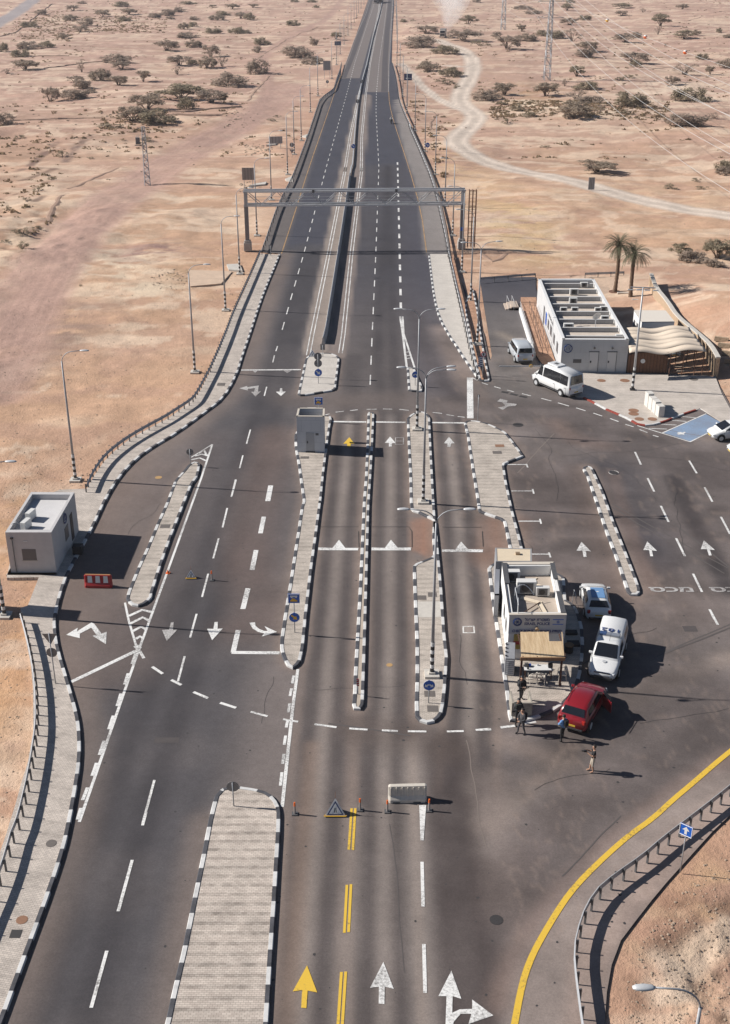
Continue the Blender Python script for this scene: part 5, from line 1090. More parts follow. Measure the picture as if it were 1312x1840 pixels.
for k in range(1):
    a = Vector(P(40+k*3, 945-k*8, zB-.3)); b2_ = Vector(P(20+k*6, 942-k*16, zB)); mb.tube([tuple(a), tuple((a+b2_)/2+Vector((0, 0, .25))), tuple(b2_)], .03, 5)
mb.xf(Matrix.Translation(-b1.o)).build('pipe', M['white'], b1.root)
MB().poly([tuple((b1.c[0]+Vector((-.25, -.35, 0)))[:2]), tuple((b1.c[1]+Vector((.1, -.35, 0)))[:2]), tuple((b1.c[1]+Vector((0, .02, 0)))[:2]), tuple((b1.c[3]+Vector((-.3, 0, 0)))[:2])], -.05, .13).build('plinth', M['concl'], b1.root)
# dark rubbish bin by the door
bb = b1.o+b1.fr(1, L1*.45, .85, 0); tb = empty('litter_bin', (bb.x, bb.y, .13), 0, 'small dark bin in the shade by the guard booth door', 'bin')
MB().box((0, 0, .3), (.7, .6, .6)).build('body', M['black'], tb, bevel=.03); MB().box((0, 0, .64), (.74, .64, .06)).build('lid', M['iron'], tb, bevel=.02)
# -- small booth on the long island
z2 = hgt(815, 749)
fl_, fr_ = G(534.6, 814.5), G(583.5, 815); bl_, br_ = P(536.3, 733.8, z2)[:2], P(583.3, 733.8, z2)[:2]
b2 = Bld('control_booth', fl_, fr_, br_, bl_, 'small tall grey panelled booth with an open roof on the long island', 'booth')
b2.walls(z2, .12, CLADG); b2.roof(z2-.95, SANDR); W2 = b2.L(0)
d2 = b2.on('door', 0, W2*.33, W2*.63, .12, 2.0, mat('booth_door', (.38, .385, .40), .6, noise=.05), .03)
b2.on('door_handle', 0, W2*.36, W2*.40, 1.0, 1.2, M['black'], .07, parent=d2); b2.on('threshold', 0, W2*.31, W2*.65, .13, .22, M['iron'], .12)
b2.on('number_plate', 0, W2*.68, W2*.79, 1.75, 1.95, M['galvd'], .03)
for i in range(4): b2.on('parapet_cap', i, -.02, b2.L(i)+.02, z2, z2+.05, mat('cap_beige', (.60, .54, .46), .8), .03, t0=-.14)
a = P(560, 751, z2-.95); ac_unit((a[0], a[1]+.9, z2-.95), 0, 'single air conditioner inside the parapet of the small island booth', .9)
# -- police checkpoint building
z3 = 3.35
b3 = Bld('police_building', P(915.7, 1106.4, z3)[:2], P(1017.3, 1106.4, z3)[:2], P(995.5, 1011, z3)[:2], P(902.4, 1011.5, z3)[:2], 'white police checkpoint building with lettered front and cluttered flat roof', 'building')
b3.walls(z3, .36, PLASTW); b3.roof(z3-.75, SANDR)
W3, D3 = b3.L(0), b3.L(1)
sg = b3.on('sign_board', 0, -.02, W3+.02, z3-1.28, z3+.04, mat('sign_grey', (.46, .47, .50), .6, noise=.05, nscale=2), .05)
def onfront(bd, i, u, z, out=.056):
    a = bd.fr(i, u, out, z); d = (bd.fr(i, u+1, out, z)-a).normalized(); n = Vector((d.y, -d.x, 0))
    MT = Matrix(((d.x, 0, n.x, 0), (d.y, 0, n.y, 0), (0, 1, 0, 0), (0, 0, 0, 1))); MT.translation = a; return MT
text('לארשי תרטשמ', .30, onfront(b3, 0, W3*.495, z3-.27), M['blued'], sg, 'lettering', .012, W3*.44)
text('ISRAEL POLICE', .27, onfront(b3, 0, W3*.495, z3-.56), M['blued'], sg, 'lettering', .010, W3*.45)
text('CHECK POINT', .24, onfront(b3, 0, W3*.25, z3-1.09), M['blued'], sg, 'lettering', .010, W3*.38)
text('תרוקיב תדוקנ', .25, onfront(b3, 0, W3*.75, z3-1.09), M['blued'], sg, 'lettering', .010, W3*.38)
a = b3.fr(0, W3*.145, .06, z3-.42); mb = MB(); mb.tube([(a.x+.24*math.cos(t), a.y-.01, a.z+.24*math.sin(t)) for t in np.linspace(0, 6.283, 25)], .055, 5)
for t in range(6):
    an = t*math.pi/3; mb.add([(a.x+.18*math.cos(an), a.y-.02, a.z+.18*math.sin(an)), (a.x+.07*math.cos(an+.52), a.y-.02, a.z+.07*math.sin(an+.52)), (a.x, a.y-.02, a.z), (a.x+.07*math.cos(an-.52), a.y-.02, a.z+.07*math.sin(an-.52))], [(0, 1, 2), (0, 2, 3)])
mb.build('emblem', M['blued'], sg)
fu = W3*.865; a = b3.fr(0, fu, .058, z3-.42); fg = MB()
for dz in (.17, -.17): fg.box((a.x, a.y, a.z+dz), (W3*.19, .01, .05))
for s in (0, 1):
    T = [(a.x+.1*math.cos(R(90+180*s+120*k)), a.y-.008, a.z+.1*math.sin(R(90+180*s+120*k))) for k in range(3)]; fg.tube(T+[T[0]], .013, 4)
fg.build('flag', M['blue'], sg)
sp = MB().tube([tuple(b3.fr(0, W3*.49, .1, z3-.75)), tuple(b3.fr(0, W3*.49, .3, z3-.85))], [.06, .13], 10).build('wall_lamp', mat('brass_lamp', (.35, .25, .16), .5, .3), b3.root)
b3.on('door', 0, W3*.30, W3*.62, .13, 2.05, M['dark'], .02)
b3.on('poster', 0, W3*.10, W3*.22, .9, 2.0, mat('poster_ochre', (.42, .30, .07), .7), .03); b3.on('poster', 0, W3*.095, W3*.225, 1.25, 1.5, M['red'], .034)
b3.on('fascia', 0, -.03, W3+.03, z3+.04, z3+.10, mat('cap_beige', (.60, .54, .46), .8), .04, t0=-.2)
b3.on('fascia', 1, 0, D3, z3, z3+.06, M['galvd'], .03, t0=-.06); b3.on('fascia', 3, 0, D3, z3, z3+.06, M['galvd'], .03, t0=-.06); b3.on('fascia', 2, 0, b3.L(2), z3, z3+.06, mat('cap_beige', (.60, .54, .46), .8), .04, t0=-.3)
def uv3(u, v): p = b3.c[0].lerp(b3.c[1], u).lerp(b3.c[3].lerp(b3.c[2], u), v); return p
# things on its roof
zr = z3-.75
for u, v, s, lb_ in ((.16, .83, 1.25, 'air conditioner at the rear left of the police building roof'), (.40, .60, 1.45, 'large air conditioner in the middle of the police building roof'), (.70, .55, 1.0, 'smaller air conditioner right of centre on the police building roof')):
    p = b3.o+uv3(u, v); ac_unit((p.x, p.y, zr), 0, lb_, s)
def plank(u0, v0, u1, v1, wd, m, name, label, cat, z=.04):
    a, b = b3.o+uv3(u0, v0), b3.o+uv3(u1, v1); c_ = (a+b)/2; L = (b-a).length; an = math.atan2(b.y-a.y, b.x-a.x)
    tag(MB().box((0, 0, 0), (L, wd, .05), an).build(name, m, loc=(c_.x, c_.y, zr+z)), label, cat)
PW = mat('pale_plank', (.80, .68, .52), .85, noise=.15)
plank(.29, .50, .65, .40, .34, PW, 'plank', 'pale board lying slantwise on the police roof, left piece', 'plank'); plank(.61, .38, .72, .09, .34, PW, 'plank', 'pale board on the police roof, piece nearest the front', 'plank', .09)
plank(.12, .10, .63, .39, .05, M['woodd'], 'pipe', 'thin dark pole lying across the boards on the police roof', 'pole', .16); plank(.62, .74, .78, .68, .35, PW, 'plank', 'short pale board behind the roof air conditioners', 'plank')
plank(.50, .80, .66, .88, .10, PW, 'plank', 'thin offcut near the rear parapet of the police roof', 'plank')
mb = MB(); p = uv3(.32, .30)
mb.tube([tuple(uv3(.14, -.0)+Vector((0, 0, z3-.6))), tuple(uv3(.16, .1)+Vector((0, 0, z3+.9)))], .03, 5).tube([tuple(uv3(.16, .42)+Vector((0, 0, zr+1.1)))]+[tuple(uv3(.16+.36*t, .42+.04*math.sin(t*3))+Vector((0, 0, zr+1.1+.35*math.sin(t*3.0)-t*.6))) for t in np.linspace(.1, 1, 8)], .03, 5)
mb.tube([tuple(uv3(.15, .02)+Vector((0, 0, zr))), tuple(uv3(.15, .02)+Vector((0, 0, z3+.7))), tuple(uv3(.16, .42)+Vector((0, 0, zr+1.1))), tuple(uv3(.16, .42)+Vector((0, 0, zr)))], .028, 5)
mb.build('pipe', M['galvl'], b3.root)
# white inner partition boards, louvre strips along the parapets
MB().add([tuple(uv3(.93, .0)+Vector((0, 0, zr))), tuple(uv3(.93, .9)+Vector((0, 0, zr))), tuple(uv3(.93, .9)+Vector((0, 0, z3-.1))), tuple(uv3(.93, 0)+Vector((0, 0, z3-.1)))], [(0, 1, 2, 3)]).build('partition', M['white'], b3.root)
for (v0, v1) in ((.02, .42), (.66, .97)): b3.on('louvre', 1, D3*v0, D3*v1, z3+.062, z3+.10, M['galvd'], .02, t0=-.3)
for (v0, v1) in ((.58, .98),): b3.on('louvre', 3, D3*(1-v1), D3*(1-v0), z3+.062, z3+.10, M['galvd'], .02, t0=-.3)
# side lean-to at rear left, rear shed with sand coloured roof
sh = Bld('storage_shed', G(*px('g', (120,220))[0], 0), G(*px('g', (362,220))[0], 0), P(955.5, 986.5, 2.5)[:2], P(890, 985, 2.5)[:2], 'low flat-roofed shed with a sandy roof behind the police building', 'shed')
fs = [Vector((*P(*q_, 2.5)[:2], 0)) for q_ in px('g', (120,188), (370,188), (368,100), (115,93))]; sh.c = [f-sh.o for f in fs]; sh.cen = sum(sh.c, Vector())/4
sh.walls(2.5, .1, mat('shed_grey', (.30, .30, .31), .8)); sh.roof(2.48, mat('sand_sheet_roof', (.72, .60, .44), .9, noise=.12, nscale=2), inset=.04)
MB().box(tuple(sh.cen+Vector((.3, .1, 2.55))), (.3, .25, .14)).build('vent_cap', mat('brass_lamp', (.35, .25, .16), .5, .3), sh.root)
ln = Bld('lean_to', *[P(*q_, 1.9)[:2] for q_ in px('g', (112,415), (142,415), (150,192), (120,190))], 'narrow grey lean-to against the left side of the police building', 'shed')
ln.walls(1.9, .04, mat('shed_grey', (.30, .30, .31), .8)); ln.roof(1.9, mat('slate_sheet', (.22, .23, .26), .7), inset=0)
for v in (.22, .45): b3.on('window', 3, D3*(1-v)-.5, D3*(1-v)+.1, 1.3, 2.1, M['galvd'], .04)
# pergola
zp = 2.25
pc = [P(*q_, zp)[:2] for q_ in px('p', (412,738), (978,738), (950,430), (400,430))]
pg = empty('pergola', (*pc[0], .13), 0, 'reed-mat roofed pergola in front of the police building', 'pergola'); o0 = Vector((*pc[0], 0))
pl_ = [(p[0]-o0.x, p[1]-o0.y) for p in pc]; hole = 0
REED = mat('reed_mat', (.74, .57, .36), .9, noise=.35, nscale=3, col2=(.50, .34, .19))
nt = REED.node_tree; nz_ = next(n for n in nt.nodes if n.type == 'TEX_NOISE'); mp_ = nt.nodes.new('ShaderNodeMapping'); mp_.inputs['Scale'].default_value = (3.2, .25, 1); nt.links.new(next(n for n in nt.nodes if n.type == 'TEX_COORD').outputs['Object'], mp_.inputs[0]); nt.links.new(mp_.outputs[0], nz_.inputs['Vector'])
lerp2 = lambda u, v: (Vector((*pl_[0], 0)).lerp(Vector((*pl_[1], 0)), u)).lerp(Vector((*pl_[3], 0)).lerp(Vector((*pl_[2], 0)), u), v)
mb = MB(); nu = 46
for k in range(nu):
    u0, u1 = k/nu, (k+.9)/nu; v1 = .62 if .66 < u0 < .97 else .985+.02*random.random(); zz = zp-.13+.012*random.random()
    mb.add([tuple(lerp2(u, v)+Vector((0, 0, zz+(.16*v)))) for u, v in ((u0, 0), (u1, 0), (u1, v1), (u0, v1))]+[tuple(lerp2(u, v)+Vector((0, 0, zz-.03+(.16*v)))) for u, v in ((u0, 0), (u1, 0), (u1, v1), (u0, v1))], [(0, 1, 2, 3), (7, 6, 5, 4), (0, 4, 5, 1), (3, 2, 6, 7), (0, 3, 7, 4), (1, 5, 6, 2)])
mb.build('reed_roof', REED, pg)
MB().box(tuple(lerp2(.5, -.01)+Vector((0, 0, zp-.22))), ((lerp2(1, 0)-lerp2(0, 0)).length+.1, .1, .22)).build('fascia', M['wood'], pg)
for u in (.02, .95): MB().box(tuple(lerp2(u, .03)+Vector((0, 0, (zp-.25)/2))), (.12, .12, zp-.25)).build('post', M['woodd'], pg)
for u in (0.0, .33, .66, .98): MB().box(tuple(lerp2(u, .5)+Vector((0, 0, zp-.16))), (.07, (lerp2(0, 1)-lerp2(0, 0)).length, .08)).build('beam', M['woodd'], pg)
# table and plastic chairs
tc_ = G(*px('p', (640,905))[0], .8); tc_ = P(*px('p', (635,868))[0], .85)
tb = empty('table', (tc_[0], tc_[1], .13), 0, 'white-topped table under the pergola, littered with cups and papers', 'table'); MB().box((0, 0, .7), (1.75, .62, .05)).build('tabletop', M['white'], tb)
for x in (-.8, .8):
    for y in (-.25, .25): MB().bbox(x-.03, x+.03, y-.03, y+.03, 0, .68).build('leg', M['woodd'], tb)
for k, (x, y, s_, mm, nm, lb_) in enumerate(((-.72, .1, .24, 'galvd', 'box', 'dark grey box on the left end of the pergola table'), (-.5, .15, .16, 'blue', 'bottle', 'blue bottle standing near the left end of the table'), (.75, -.0, .28, 'black', 'bag', 'black bag on the right end of the table'), (.0, .2, .12, 'galvl', 'cup', 'small grey cup on the back of the table'), (-.66, -.2, .12, 'black', 'cup', 'dark cup on the front left corner of the table'))):
    tag(MB().box((0, 0, s_/2), (s_, s_*.8, s_)).build(nm, M[mm], loc=(tc_[0]+x, tc_[1]+y, .13+.725), bevel=.03), lb_, nm)
ch = empty('plastic_chair', (0, 0, 0)); CW = mat('white_plastic', (.70, .70, .68), .5)
MB().box((0, 0, .43), (.46, .44, .035)).build('seat', CW, ch, bevel=.01)
mb = MB(); mb.tube([(-.23, -.2, .42), (-.25, -.27, .82), (-.1, -.29, .88), (.1, -.29, .88), (.25, -.27, .82), (.23, -.2, .42)], .02, 5)
for x in (-.12, -.04, .04, .12): mb.box((x, -.26, .66), (.035, .02, .4), rx=R(8))
mb.build('backrest', CW, ch)
for x in (-1, 1):
    MB().tube([(x*.25, -.25, .68), (x*.27, .15, .64), (x*.25, .2, .42)], .02, 5).build('armrest', CW, ch)
    for y in (-1, 1): MB().tube([(x*.2, y*.19, .42), (x*.25, y*.25, 0)], [.025, .02], 5).build('leg', CW, ch)
for i, (q_, rz, lb_) in enumerate((((560,1070), 8, 'white plastic chair at the table, left one facing away'), ((670,1070), -12, 'white plastic chair at the table, right one facing away'), ((940,1020), 95, 'white plastic chair by the right-hand post of the pergola'))):
    place(ch, G(*px('p', q_)[0], .13), R(rz), lb_, 'chair', 'white plastic chairs', first=(i == 0), z=.13)
# grey skip with slanting lid
sk = empty('metal_cabinet', (*G(*px('p', (280,935))[0], .13), .13), R(-6), 'grey ribbed metal cabinet with a sloping top left of the pergola', 'cabinet')
Mx = .5; mb = MB(); mb.add([(-.42, -.35, 0), (.18, -.35, 0), (.18, .75, 0), (-.42, .75, 0), (-.42, -.35, 1.25), (.18, -.35, 1.25), (.18, .75, 1.75), (-.42, .75, 1.75)], [(0, 1, 5, 4), (1, 2, 6, 5), (2, 3, 7, 6), (3, 0, 4, 7), (4, 5, 6, 7)]); mb.build('body', M['galv'], sk, bevel=.02)
mb = MB(); [mb.box((-.12, -.37, .12+.14*k), (.46, .03, .05)) for k in range(8)]; mb.build('louvre', M['galvl'], sk)
mb = MB(); [mb.box((-.38, -.2+.26*k, 1.36+.12*k), (.12, .08, .04)) for k in range(4)]; mb.build('hinge', M['black'], sk)
# barrel
a = G(*px('p', (1035,665))[0], .13); br_ = empty('barrel', (*a, .13), 0, 'round wooden-topped barrel in the shade right of the pergola', 'barrel'); MB().cyl((0, 0, .25), .27, .5, 18).build('body', M['black'], br_); MB().cyl((0, 0, .52), .3, .05, 18).build('top', M['wood'], br_)
# concrete box planter at the tip of the island (U-shaped guard)
up_ = empty('concrete_guard', (*G(*px('r', (220,470))[0], .13), .13), 0, 'U-shaped concrete guard box at the tip of the police island', 'concrete guard')
W_ = 1.12
MB().bbox(-W_/2, W_/2+.1, -.12, .0, 0, .95).bbox(-W_/2, -W_/2+.12, .0, 1.15, 0, .95).bbox(W_/2-.02, W_/2+.1, .0, 1.15, 0, .95).build('wall', mat('stained_concrete', (.42, .38, .32), .9, noise=.45, nscale=5), up_, bevel=.015)
# A-frame rail right of the police building
af = empty('trestle', (*G(*px('p', (1125,150))[0], .13), .13), 0, 'thin metal trestle frame right of the police building', 'trestle')
MB().tube([(-.05, 0, 0), (0, 0, 1.1), (.25, 0, 0)], .025, 5).tube([(-.05, 1.2, 0), (0, 1.2, 1.1), (.25, 1.2, 0)], .025, 5).tube([(0, 0, 1.1), (0, 1.2, 1.1)], .025, 5).build('frame', M['galv'], af)
for k, (q_, wd, dp) in enumerate((((1070,425), .75, .45), ((1095,570), .8, .55))): tag(MB().box((0, 0, .08), (wd, dp, .16)).build('floor_grate', M['iron'], loc=(*G(*px('p', q_)[0], .13), .13)), ('dark floor mat beside the police building, farther one', 'dark floor mat beside the police building, nearer one')[k], 'mat')

# -- long white building
z4 = 3.75
b4 = Bld('station_building', G(1007.8, 668.4), G(1126, 672), P(1066.5, 501.5, z4)[:2], P(967.5, 501.5, z4)[:2], 'long white stone-clad building with beams across its open flat roof', 'building')
z4 = hgt(669, 610.3)
f0 = P(1010.8, 610.3, z4)[:2], P(1130.5, 611, z4)[:2], P(1067.5, 501.5, z4)[:2], P(967.5, 501.5, z4)[:2]
b4.c = [Vector((*p, 0))-b4.o for p in f0]; b4.cen = sum(b4.c, Vector())/4
b4.walls(z4, .38, CLAD); b4.roof(z4-.68, mat('roof_membrane', (.68, .59, .50), .95, noise=.25, nscale=1)); W4, D4 = b4.L(0), b4.L(1)
for i in range(4): b4.on('parapet_cap', i, 0, b4.L(i), z4+.001, z4+.05, M['white'], .03, t0=-.3)
def uv4(u, v): return b4.c[0].lerp(b4.c[1], u).lerp(b4.c[3].lerp(b4.c[2], u), v)
for k, v in enumerate((.075, .20, .325, .45, .575, .70, .83, .94)):
    mb = MB(); a, b = uv4(.04, v), uv4(.96, v); mb.poly([(a.x, a.y), (b.x, b.y), (b.x, b.y+.25), (a.x, a.y+.25)], z4-.75, z4-.22); mb.build('roof_beam', BLOCK, b4.root)
    mb = MB(); mb.poly([(a.x, a.y+.0), (b.x, b.y), (b.x, b.y+.27), (a.x, a.y+.27)], z4-.22, z4-.18); mb.build('roof_beam_cap', mat('cap_grey', (.55, .54, .53), .8), b4.root)
emblem(b4, 0, W4*.095, z4-.95, .47)
sh_ = mat('window_slot', (.10, .095, .10), .5)
b4.on('window', 0, W4*.185, W4*.31, 1.05, 1.45, sh_, .02)
for u in (.43, .70):
    d_ = b4.on('door', 0, W4*u, W4*(u+.13), .1, 2.25, mat('white_door', (.62, .61, .60), .6), .03); b4.on('door_handle', 0, W4*(u+.01), W4*(u+.03), 1.1, 1.3, M['black'], .08, parent=d_); b4.on('door_frame', 0, W4*(u-.012), W4*(u+.142), 2.25, 2.33, M['galvd'], .05)
    MB().tube([tuple(b4.fr(0, W4*(u+.135), .04, .1)), tuple(b4.fr(0, W4*(u+.135), .04, 2.3))], .02, 4).build('pipe', M['galvd'], b4.root)
    MB().tube([tuple(b4.fr(0, W4*(u+.06), .03, z4-.8)), tuple(b4.fr(0, W4*(u+.06), .2, z4-.85))], [.06, .12], 8).build('wall_lamp', M['galvd'], b4.root)
for k, (v0, v1, z0, z1) in enumerate(((.12, .17, 1.1, 2.2), (.24, .29, 1.1, 2.2), (.36, .42, 1.1, 2.2), (.47, .52, 1.1, 2.1), (.66, .70, .3, 2.4))):
    b4.on('window' if k < 4 else 'door', 3, D4*(1-v1), D4*(1-v0), z0, z1, sh_, .03)
b4.on('poster', 3, D4*(1-.60), D4*(1-.565), .9, 2.3, M['blue'], .04); b4.on('noticeboard', 3, D4*(1-.64), D4*(1-.61), .9, 2.3, M['galvl'], .05)
text('הקידב תנחת', .5, onfront(b4, 3, D4*(1-.42), 2.75, .04), M['galvd'], b4.root, 'wall_lettering', .006, 4.2)
zr4 = z4-.68
for k, (x, y, s, rz, lb_) in enumerate(((717,175,.95,0,'rearmost'), (598,262,1.1,0,'second from the rear, standing left of centre'), (588,365,1.0,0,'third from the rear'), (476,466,.85,0,'leftmost of the middle row'), (607,466,.85,0,'second from the left in the middle row'), (880,466,.8,0,'third in the middle row'), (950,462,.95,0,'rightmost of the middle row'), (960,575,.95,0,'beside the satellite dish'), (532,680,1.15,0,'nearest the front on the left'), (1130,790,.85,0,'at the front right corner'))):
    a = P(*px('s', (x, y))[0], zr4); ac_unit((a[0], a[1], zr4), rz, f'white air conditioner on the long roof, {lb_}', s*1.05)
a = P(*px('s', (850,640))[0], zr4); ds = empty('satellite_dish', (a[0], a[1], zr4), 0, 'satellite dish on a mast on the long flat roof', 'satellite dish')
MB().tube([(0, 0, 0), (0, 0, 1.2)], .04, 6).build('mast', M['galvl'], ds)
mb = MB(); n_ = 16; rings = [(.0, .0), (.25, .03), (.5, .12)]
vs = [(0, 0, 0)]+[(r_*math.cos(6.2832*k/n_), -d_*-1, r_*math.sin(6.2832*k/n_)) for r_, d_ in rings[1:] for k in range(n_)]
fs_ = [(0, 1+k, 1+(k+1) % n_) for k in range(n_)]+[(1+k, 1+n_+k, 1+n_+(k+1) % n_, 1+(k+1) % n_) for k in range(n_)]
mb.add(vs, fs_).xf(Matrix.Translation((0, -.1, 1.35)) @ Matrix.Rotation(R(200), 4, 'Z') @ Matrix.Rotation(R(-25), 4, 'X')).build('dish', M['white'], ds, True)
MB().tube([(0, -.1, 1.3), (.2, -.5, 1.5)], .02, 4).build('feed_arm', M['galvl'], ds)
# ramp walls and handrail on the left of the building
rp = gp(px('u', (925,640), (1000,880), (1080,1130)), .9); o0 = rp[0]
rw = empty('ramp_railing', (*o0, 0), 0, 'white ramp wall topped by a metal handrail beside the long building', 'railing'); rl = [(p[0]-o0[0], p[1]-o0[1]) for p in rp]
mb = MB(); A_, B_ = offset(rl, .12), offset(rl, -.12); mb.poly(A_+B_[::-1], 0, .55); mb.build('wall', PLASTW, rw)
mb = MB(); rr_ = resample(rl, 1.2)
for p in rr_: mb.tube([(*p, .55), (*p, 1.25)], .02, 4)
for z in (.9, 1.25): mb.tube([(*p, z) for p in rr_], .022, 5)
mb.build('handrail', M['galvl'], rw)
for k in range(2):
    q_ = gp(px('u', ((1020+55*k), 680+20*k), (1160+60*k, 1170)), .16); hr = empty('handrail', (*q_[0], .16), 0, ('left of two dark handrails on the brick walkway', 'right of two dark handrails on the brick walkway')[k], 'handrail', 'handrails on the brick walkway')
    e_ = (q_[1][0]-q_[0][0], q_[1][1]-q_[0][1]); mb = MB().tube([(0, 0, .9), (e_[0], e_[1], .9)], .03, 5); mb.build('rail', M['iron'], hr)
    for t in np.linspace(0, 1, 7): MB().tube([(e_[0]*t, e_[1]*t, 0), (e_[0]*t, e_[1]*t, .9)], .02, 4).build('post', M['iron'], hr)
st = empty('entrance_steps', (*G(*px('u', (880,700))[0]), 0), 0, 'small pale steps with a railing at the head of the ramp', 'steps')
for k in range(3): MB().bbox(-1.3+.35*k, 0.3, 0, 2.6, .0, .14*(k+1)).build('step', mat('step_stone', (.55, .45, .37), .9, noise=.15), st)
mb = MB()
for x in (-.3, -.9): mb.tube([(x, 0, 0), (x, 0, 1.1), (x, 2.6, 1.1), (x, 2.6, 0)], .03, 5)
mb.build('handrail', M['galvl'], st)
# -- annex, wooden gate, shade roof, stone wall
z5 = 2.9
b5 = Bld('annex_hut', *[P(*q_, z5)[:2] for q_ in px('t', (283,638), (664,635), (560,505), (192,503))], 'white flat-roofed hut between the long building and the stone wall', 'hut')
b5.walls(z5, .1, PLASTW); b5.roof(z5+.01, mat('cream_roof', (.72, .66, .58), .9, noise=.06), inset=0)
b5.on('door', 3, b5.L(3)*.45, b5.L(3)*.7, .1, 2.1, sh_, .03); b5.on('window', 3, b5.L(3)*.12, b5.L(3)*.28, 1.2, 2.0, sh_, .03)
zs = 2.75
sc_ = [P(*q_, zs)[:2] for q_ in px('t', (135,1010), (1040,975), (830,705), (95,735))]
sr = empty('shade_canopy', (*sc_[0], 0), 0, 'wavy beige fabric shade roof over parking bays right of the long building', 'shade roof'); o0 = Vector((*sc_[0], 0))
q4 = [Vector((*p, 0))-o0 for p in sc_]; l4 = lambda u, v: q4[0].lerp(q4[1], u).lerp(q4[3].lerp(q4[2], u), v)
FAB = mat('shade_fabric', (.74, .62, .49), .9, noise=.10, nscale=1.2)
for k in range(6):
    mb = MB(); nx = 26; v0, v1 = k/6, (k+.88)/6
    for t, v in enumerate((v0, v1)):
        for i in range(nx+1):
            u = i/nx; p = l4(u, v); mb.v.append((p.x, p.y, zs+.17*math.sin(u*math.pi*3.1+.6)+.08*(k % 2)+(.16 if t else 0)+.05*math.sin(u*9+k*2)))
    mb.f += [(i, i+1, nx+2+i, nx+1+i) for i in range(nx)]; mb.m += [0]*nx
    o = mb.build('fabric_strip', FAB, sr, True); md = o.modifiers.new('s', 'SOLIDIFY'); md.thickness = .03
for u in (.55, .72, .88, .985):
    for v in (.04, .5, .93):
        p = l4(u, v); MB().tube([(p.x, p.y, 0), (p.x, p.y, zs-.1)], .05, 6).build('post', M['rust'], sr)
for v in (.04, .5, .93):
    a, b = l4(.5, v), l4(.99, v); MB().tube([(a.x, a.y, zs-.15), (b.x, b.y, zs-.15)], .05, 6).build('beam', M['rust'], sr)
for k, (y_, x0, x1, xt, yt_) in enumerate(((1225,690,1060,1070,1085), (1175,650,1028,1040,1030), (1125,625,990,1000,1000))):
    a, b = G(*px('t', (x0, y_))[0]), G(*px('t', (x1, y_))[0]); pr_ = empty('bay_rail', (*a, 0), 0, f'pale tubular parking rail under the shade roof, {nth(k)} from the front', 'parking rail', 'parking rails under the shade roof')
    MB().tube([(0, 0, .12), (b[0]-a[0], b[1]-a[1], .12), (b[0]-a[0]+.25, b[1]-a[1]+.1, 2.0), (b[0]-a[0]+.8, b[1]-a[1]+.1, 2.0)], .05, 6).build('rail', mat('beige_tube', (.62, .52, .40), .6), pr_)
gA, gB = G(*px('t', (108,1235))[0]), G(*px('t', (568,1243))[0]); gwd = math.dist(gA, gB); gh = hgt(670, 670-240*.154)
wg = empty('wooden_gate', (*gA, 0), math.atan2(gB[1]-gA[1], gB[0]-gA[0]), 'arched brown wooden plank gate with a round white plate', 'gate')
PLK = [mat('gate_plank_a', (.23, .115, .065), .85, noise=.3, nscale=4), mat('gate_plank_b', (.17, .085, .05), .85, noise=.3, nscale=4)]
mb = MB(); n_ = 24
for k in range(n_):
    u = (k+.5)/n_; top = gh*(.80+.2*math.sin(math.pi*(u*.85+.12))); mb.bbox(gwd*k/n_+.01, gwd*(k+1)/n_-.01, -.03-.01*(k % 2), .02, .05, top, k % 2)
mb.build('plank_panel', PLK, wg)
mb = MB(); mb.tube([(gwd*u, 0, gh*(.80+.2*math.sin(math.pi*(u*.85+.12)))+.03) for u in np.linspace(0, 1, 16)], .06, 5); mb.build('top_rail', M['woodd'], wg)
MB().disc((gwd*.37, -.07, gh*.60), .24, (0, 1, 0), 20, 0, .03).build('plate', M['white'], wg)
swp = gp(px('t', (375,235), (430,400), (560,560), (670,740), (860,900), (1060,1080), (1150,1245)), 0.3); sw = empty('stone_wall', (*swp[0], 0), 0, 'curving rough stone retaining wall right of the hut and shade roof', 'wall'); sl = [(p[0]-swp[0][0], p[1]-swp[0][1]) for p in swp]
sl = resample(smooth(sl, 1), 1.0); mb = MB(); A_, B_ = offset(sl, .2), offset(sl, -.2); mb.poly(A_+B_[::-1], -.3, 2.0); mb.build('stonework', M['stone'], sw)
mb = MB(); A_, B_ = offset(sl, .24), offset(sl, -.24); mb.poly(A_+B_[::-1], 2.0, 2.14); mb.build('coping', M['concl'], sw)
for k, (a, b) in enumerate((((0,300), (395,315)), ((170,380), (430,395)))):
    A_, B_ = G(*px('t', a)[0], .4), G(*px('t', b)[0], .4); tag(MB().poly([(0, 0), (B_[0]-A_[0], B_[1]-A_[1]), (B_[0]-A_[0], B_[1]-A_[1]+.25), (0, .25)], 0, .45).build('garden_wall', M['concl'], loc=(*A_, 0)), ('low wall crossing the yard behind the hut, farther one', 'low wall crossing the yard behind the hut, nearer one')[k], 'low wall')
# crash cushion like blocks by the slope
for k in range(4):
    a = G(*px('t', (1190+45*k, 1010+55*k))[0]); tag(MB().box((0, 0, .25), (1.5, .3, .5), R(-25)).build('concrete_sleeper', M['stone'], loc=(*a, gz(*a))), f'pale concrete sleeper on the bank beside the stone wall, {nth(k)} from the top', 'sleeper', 'sleepers on the bank')
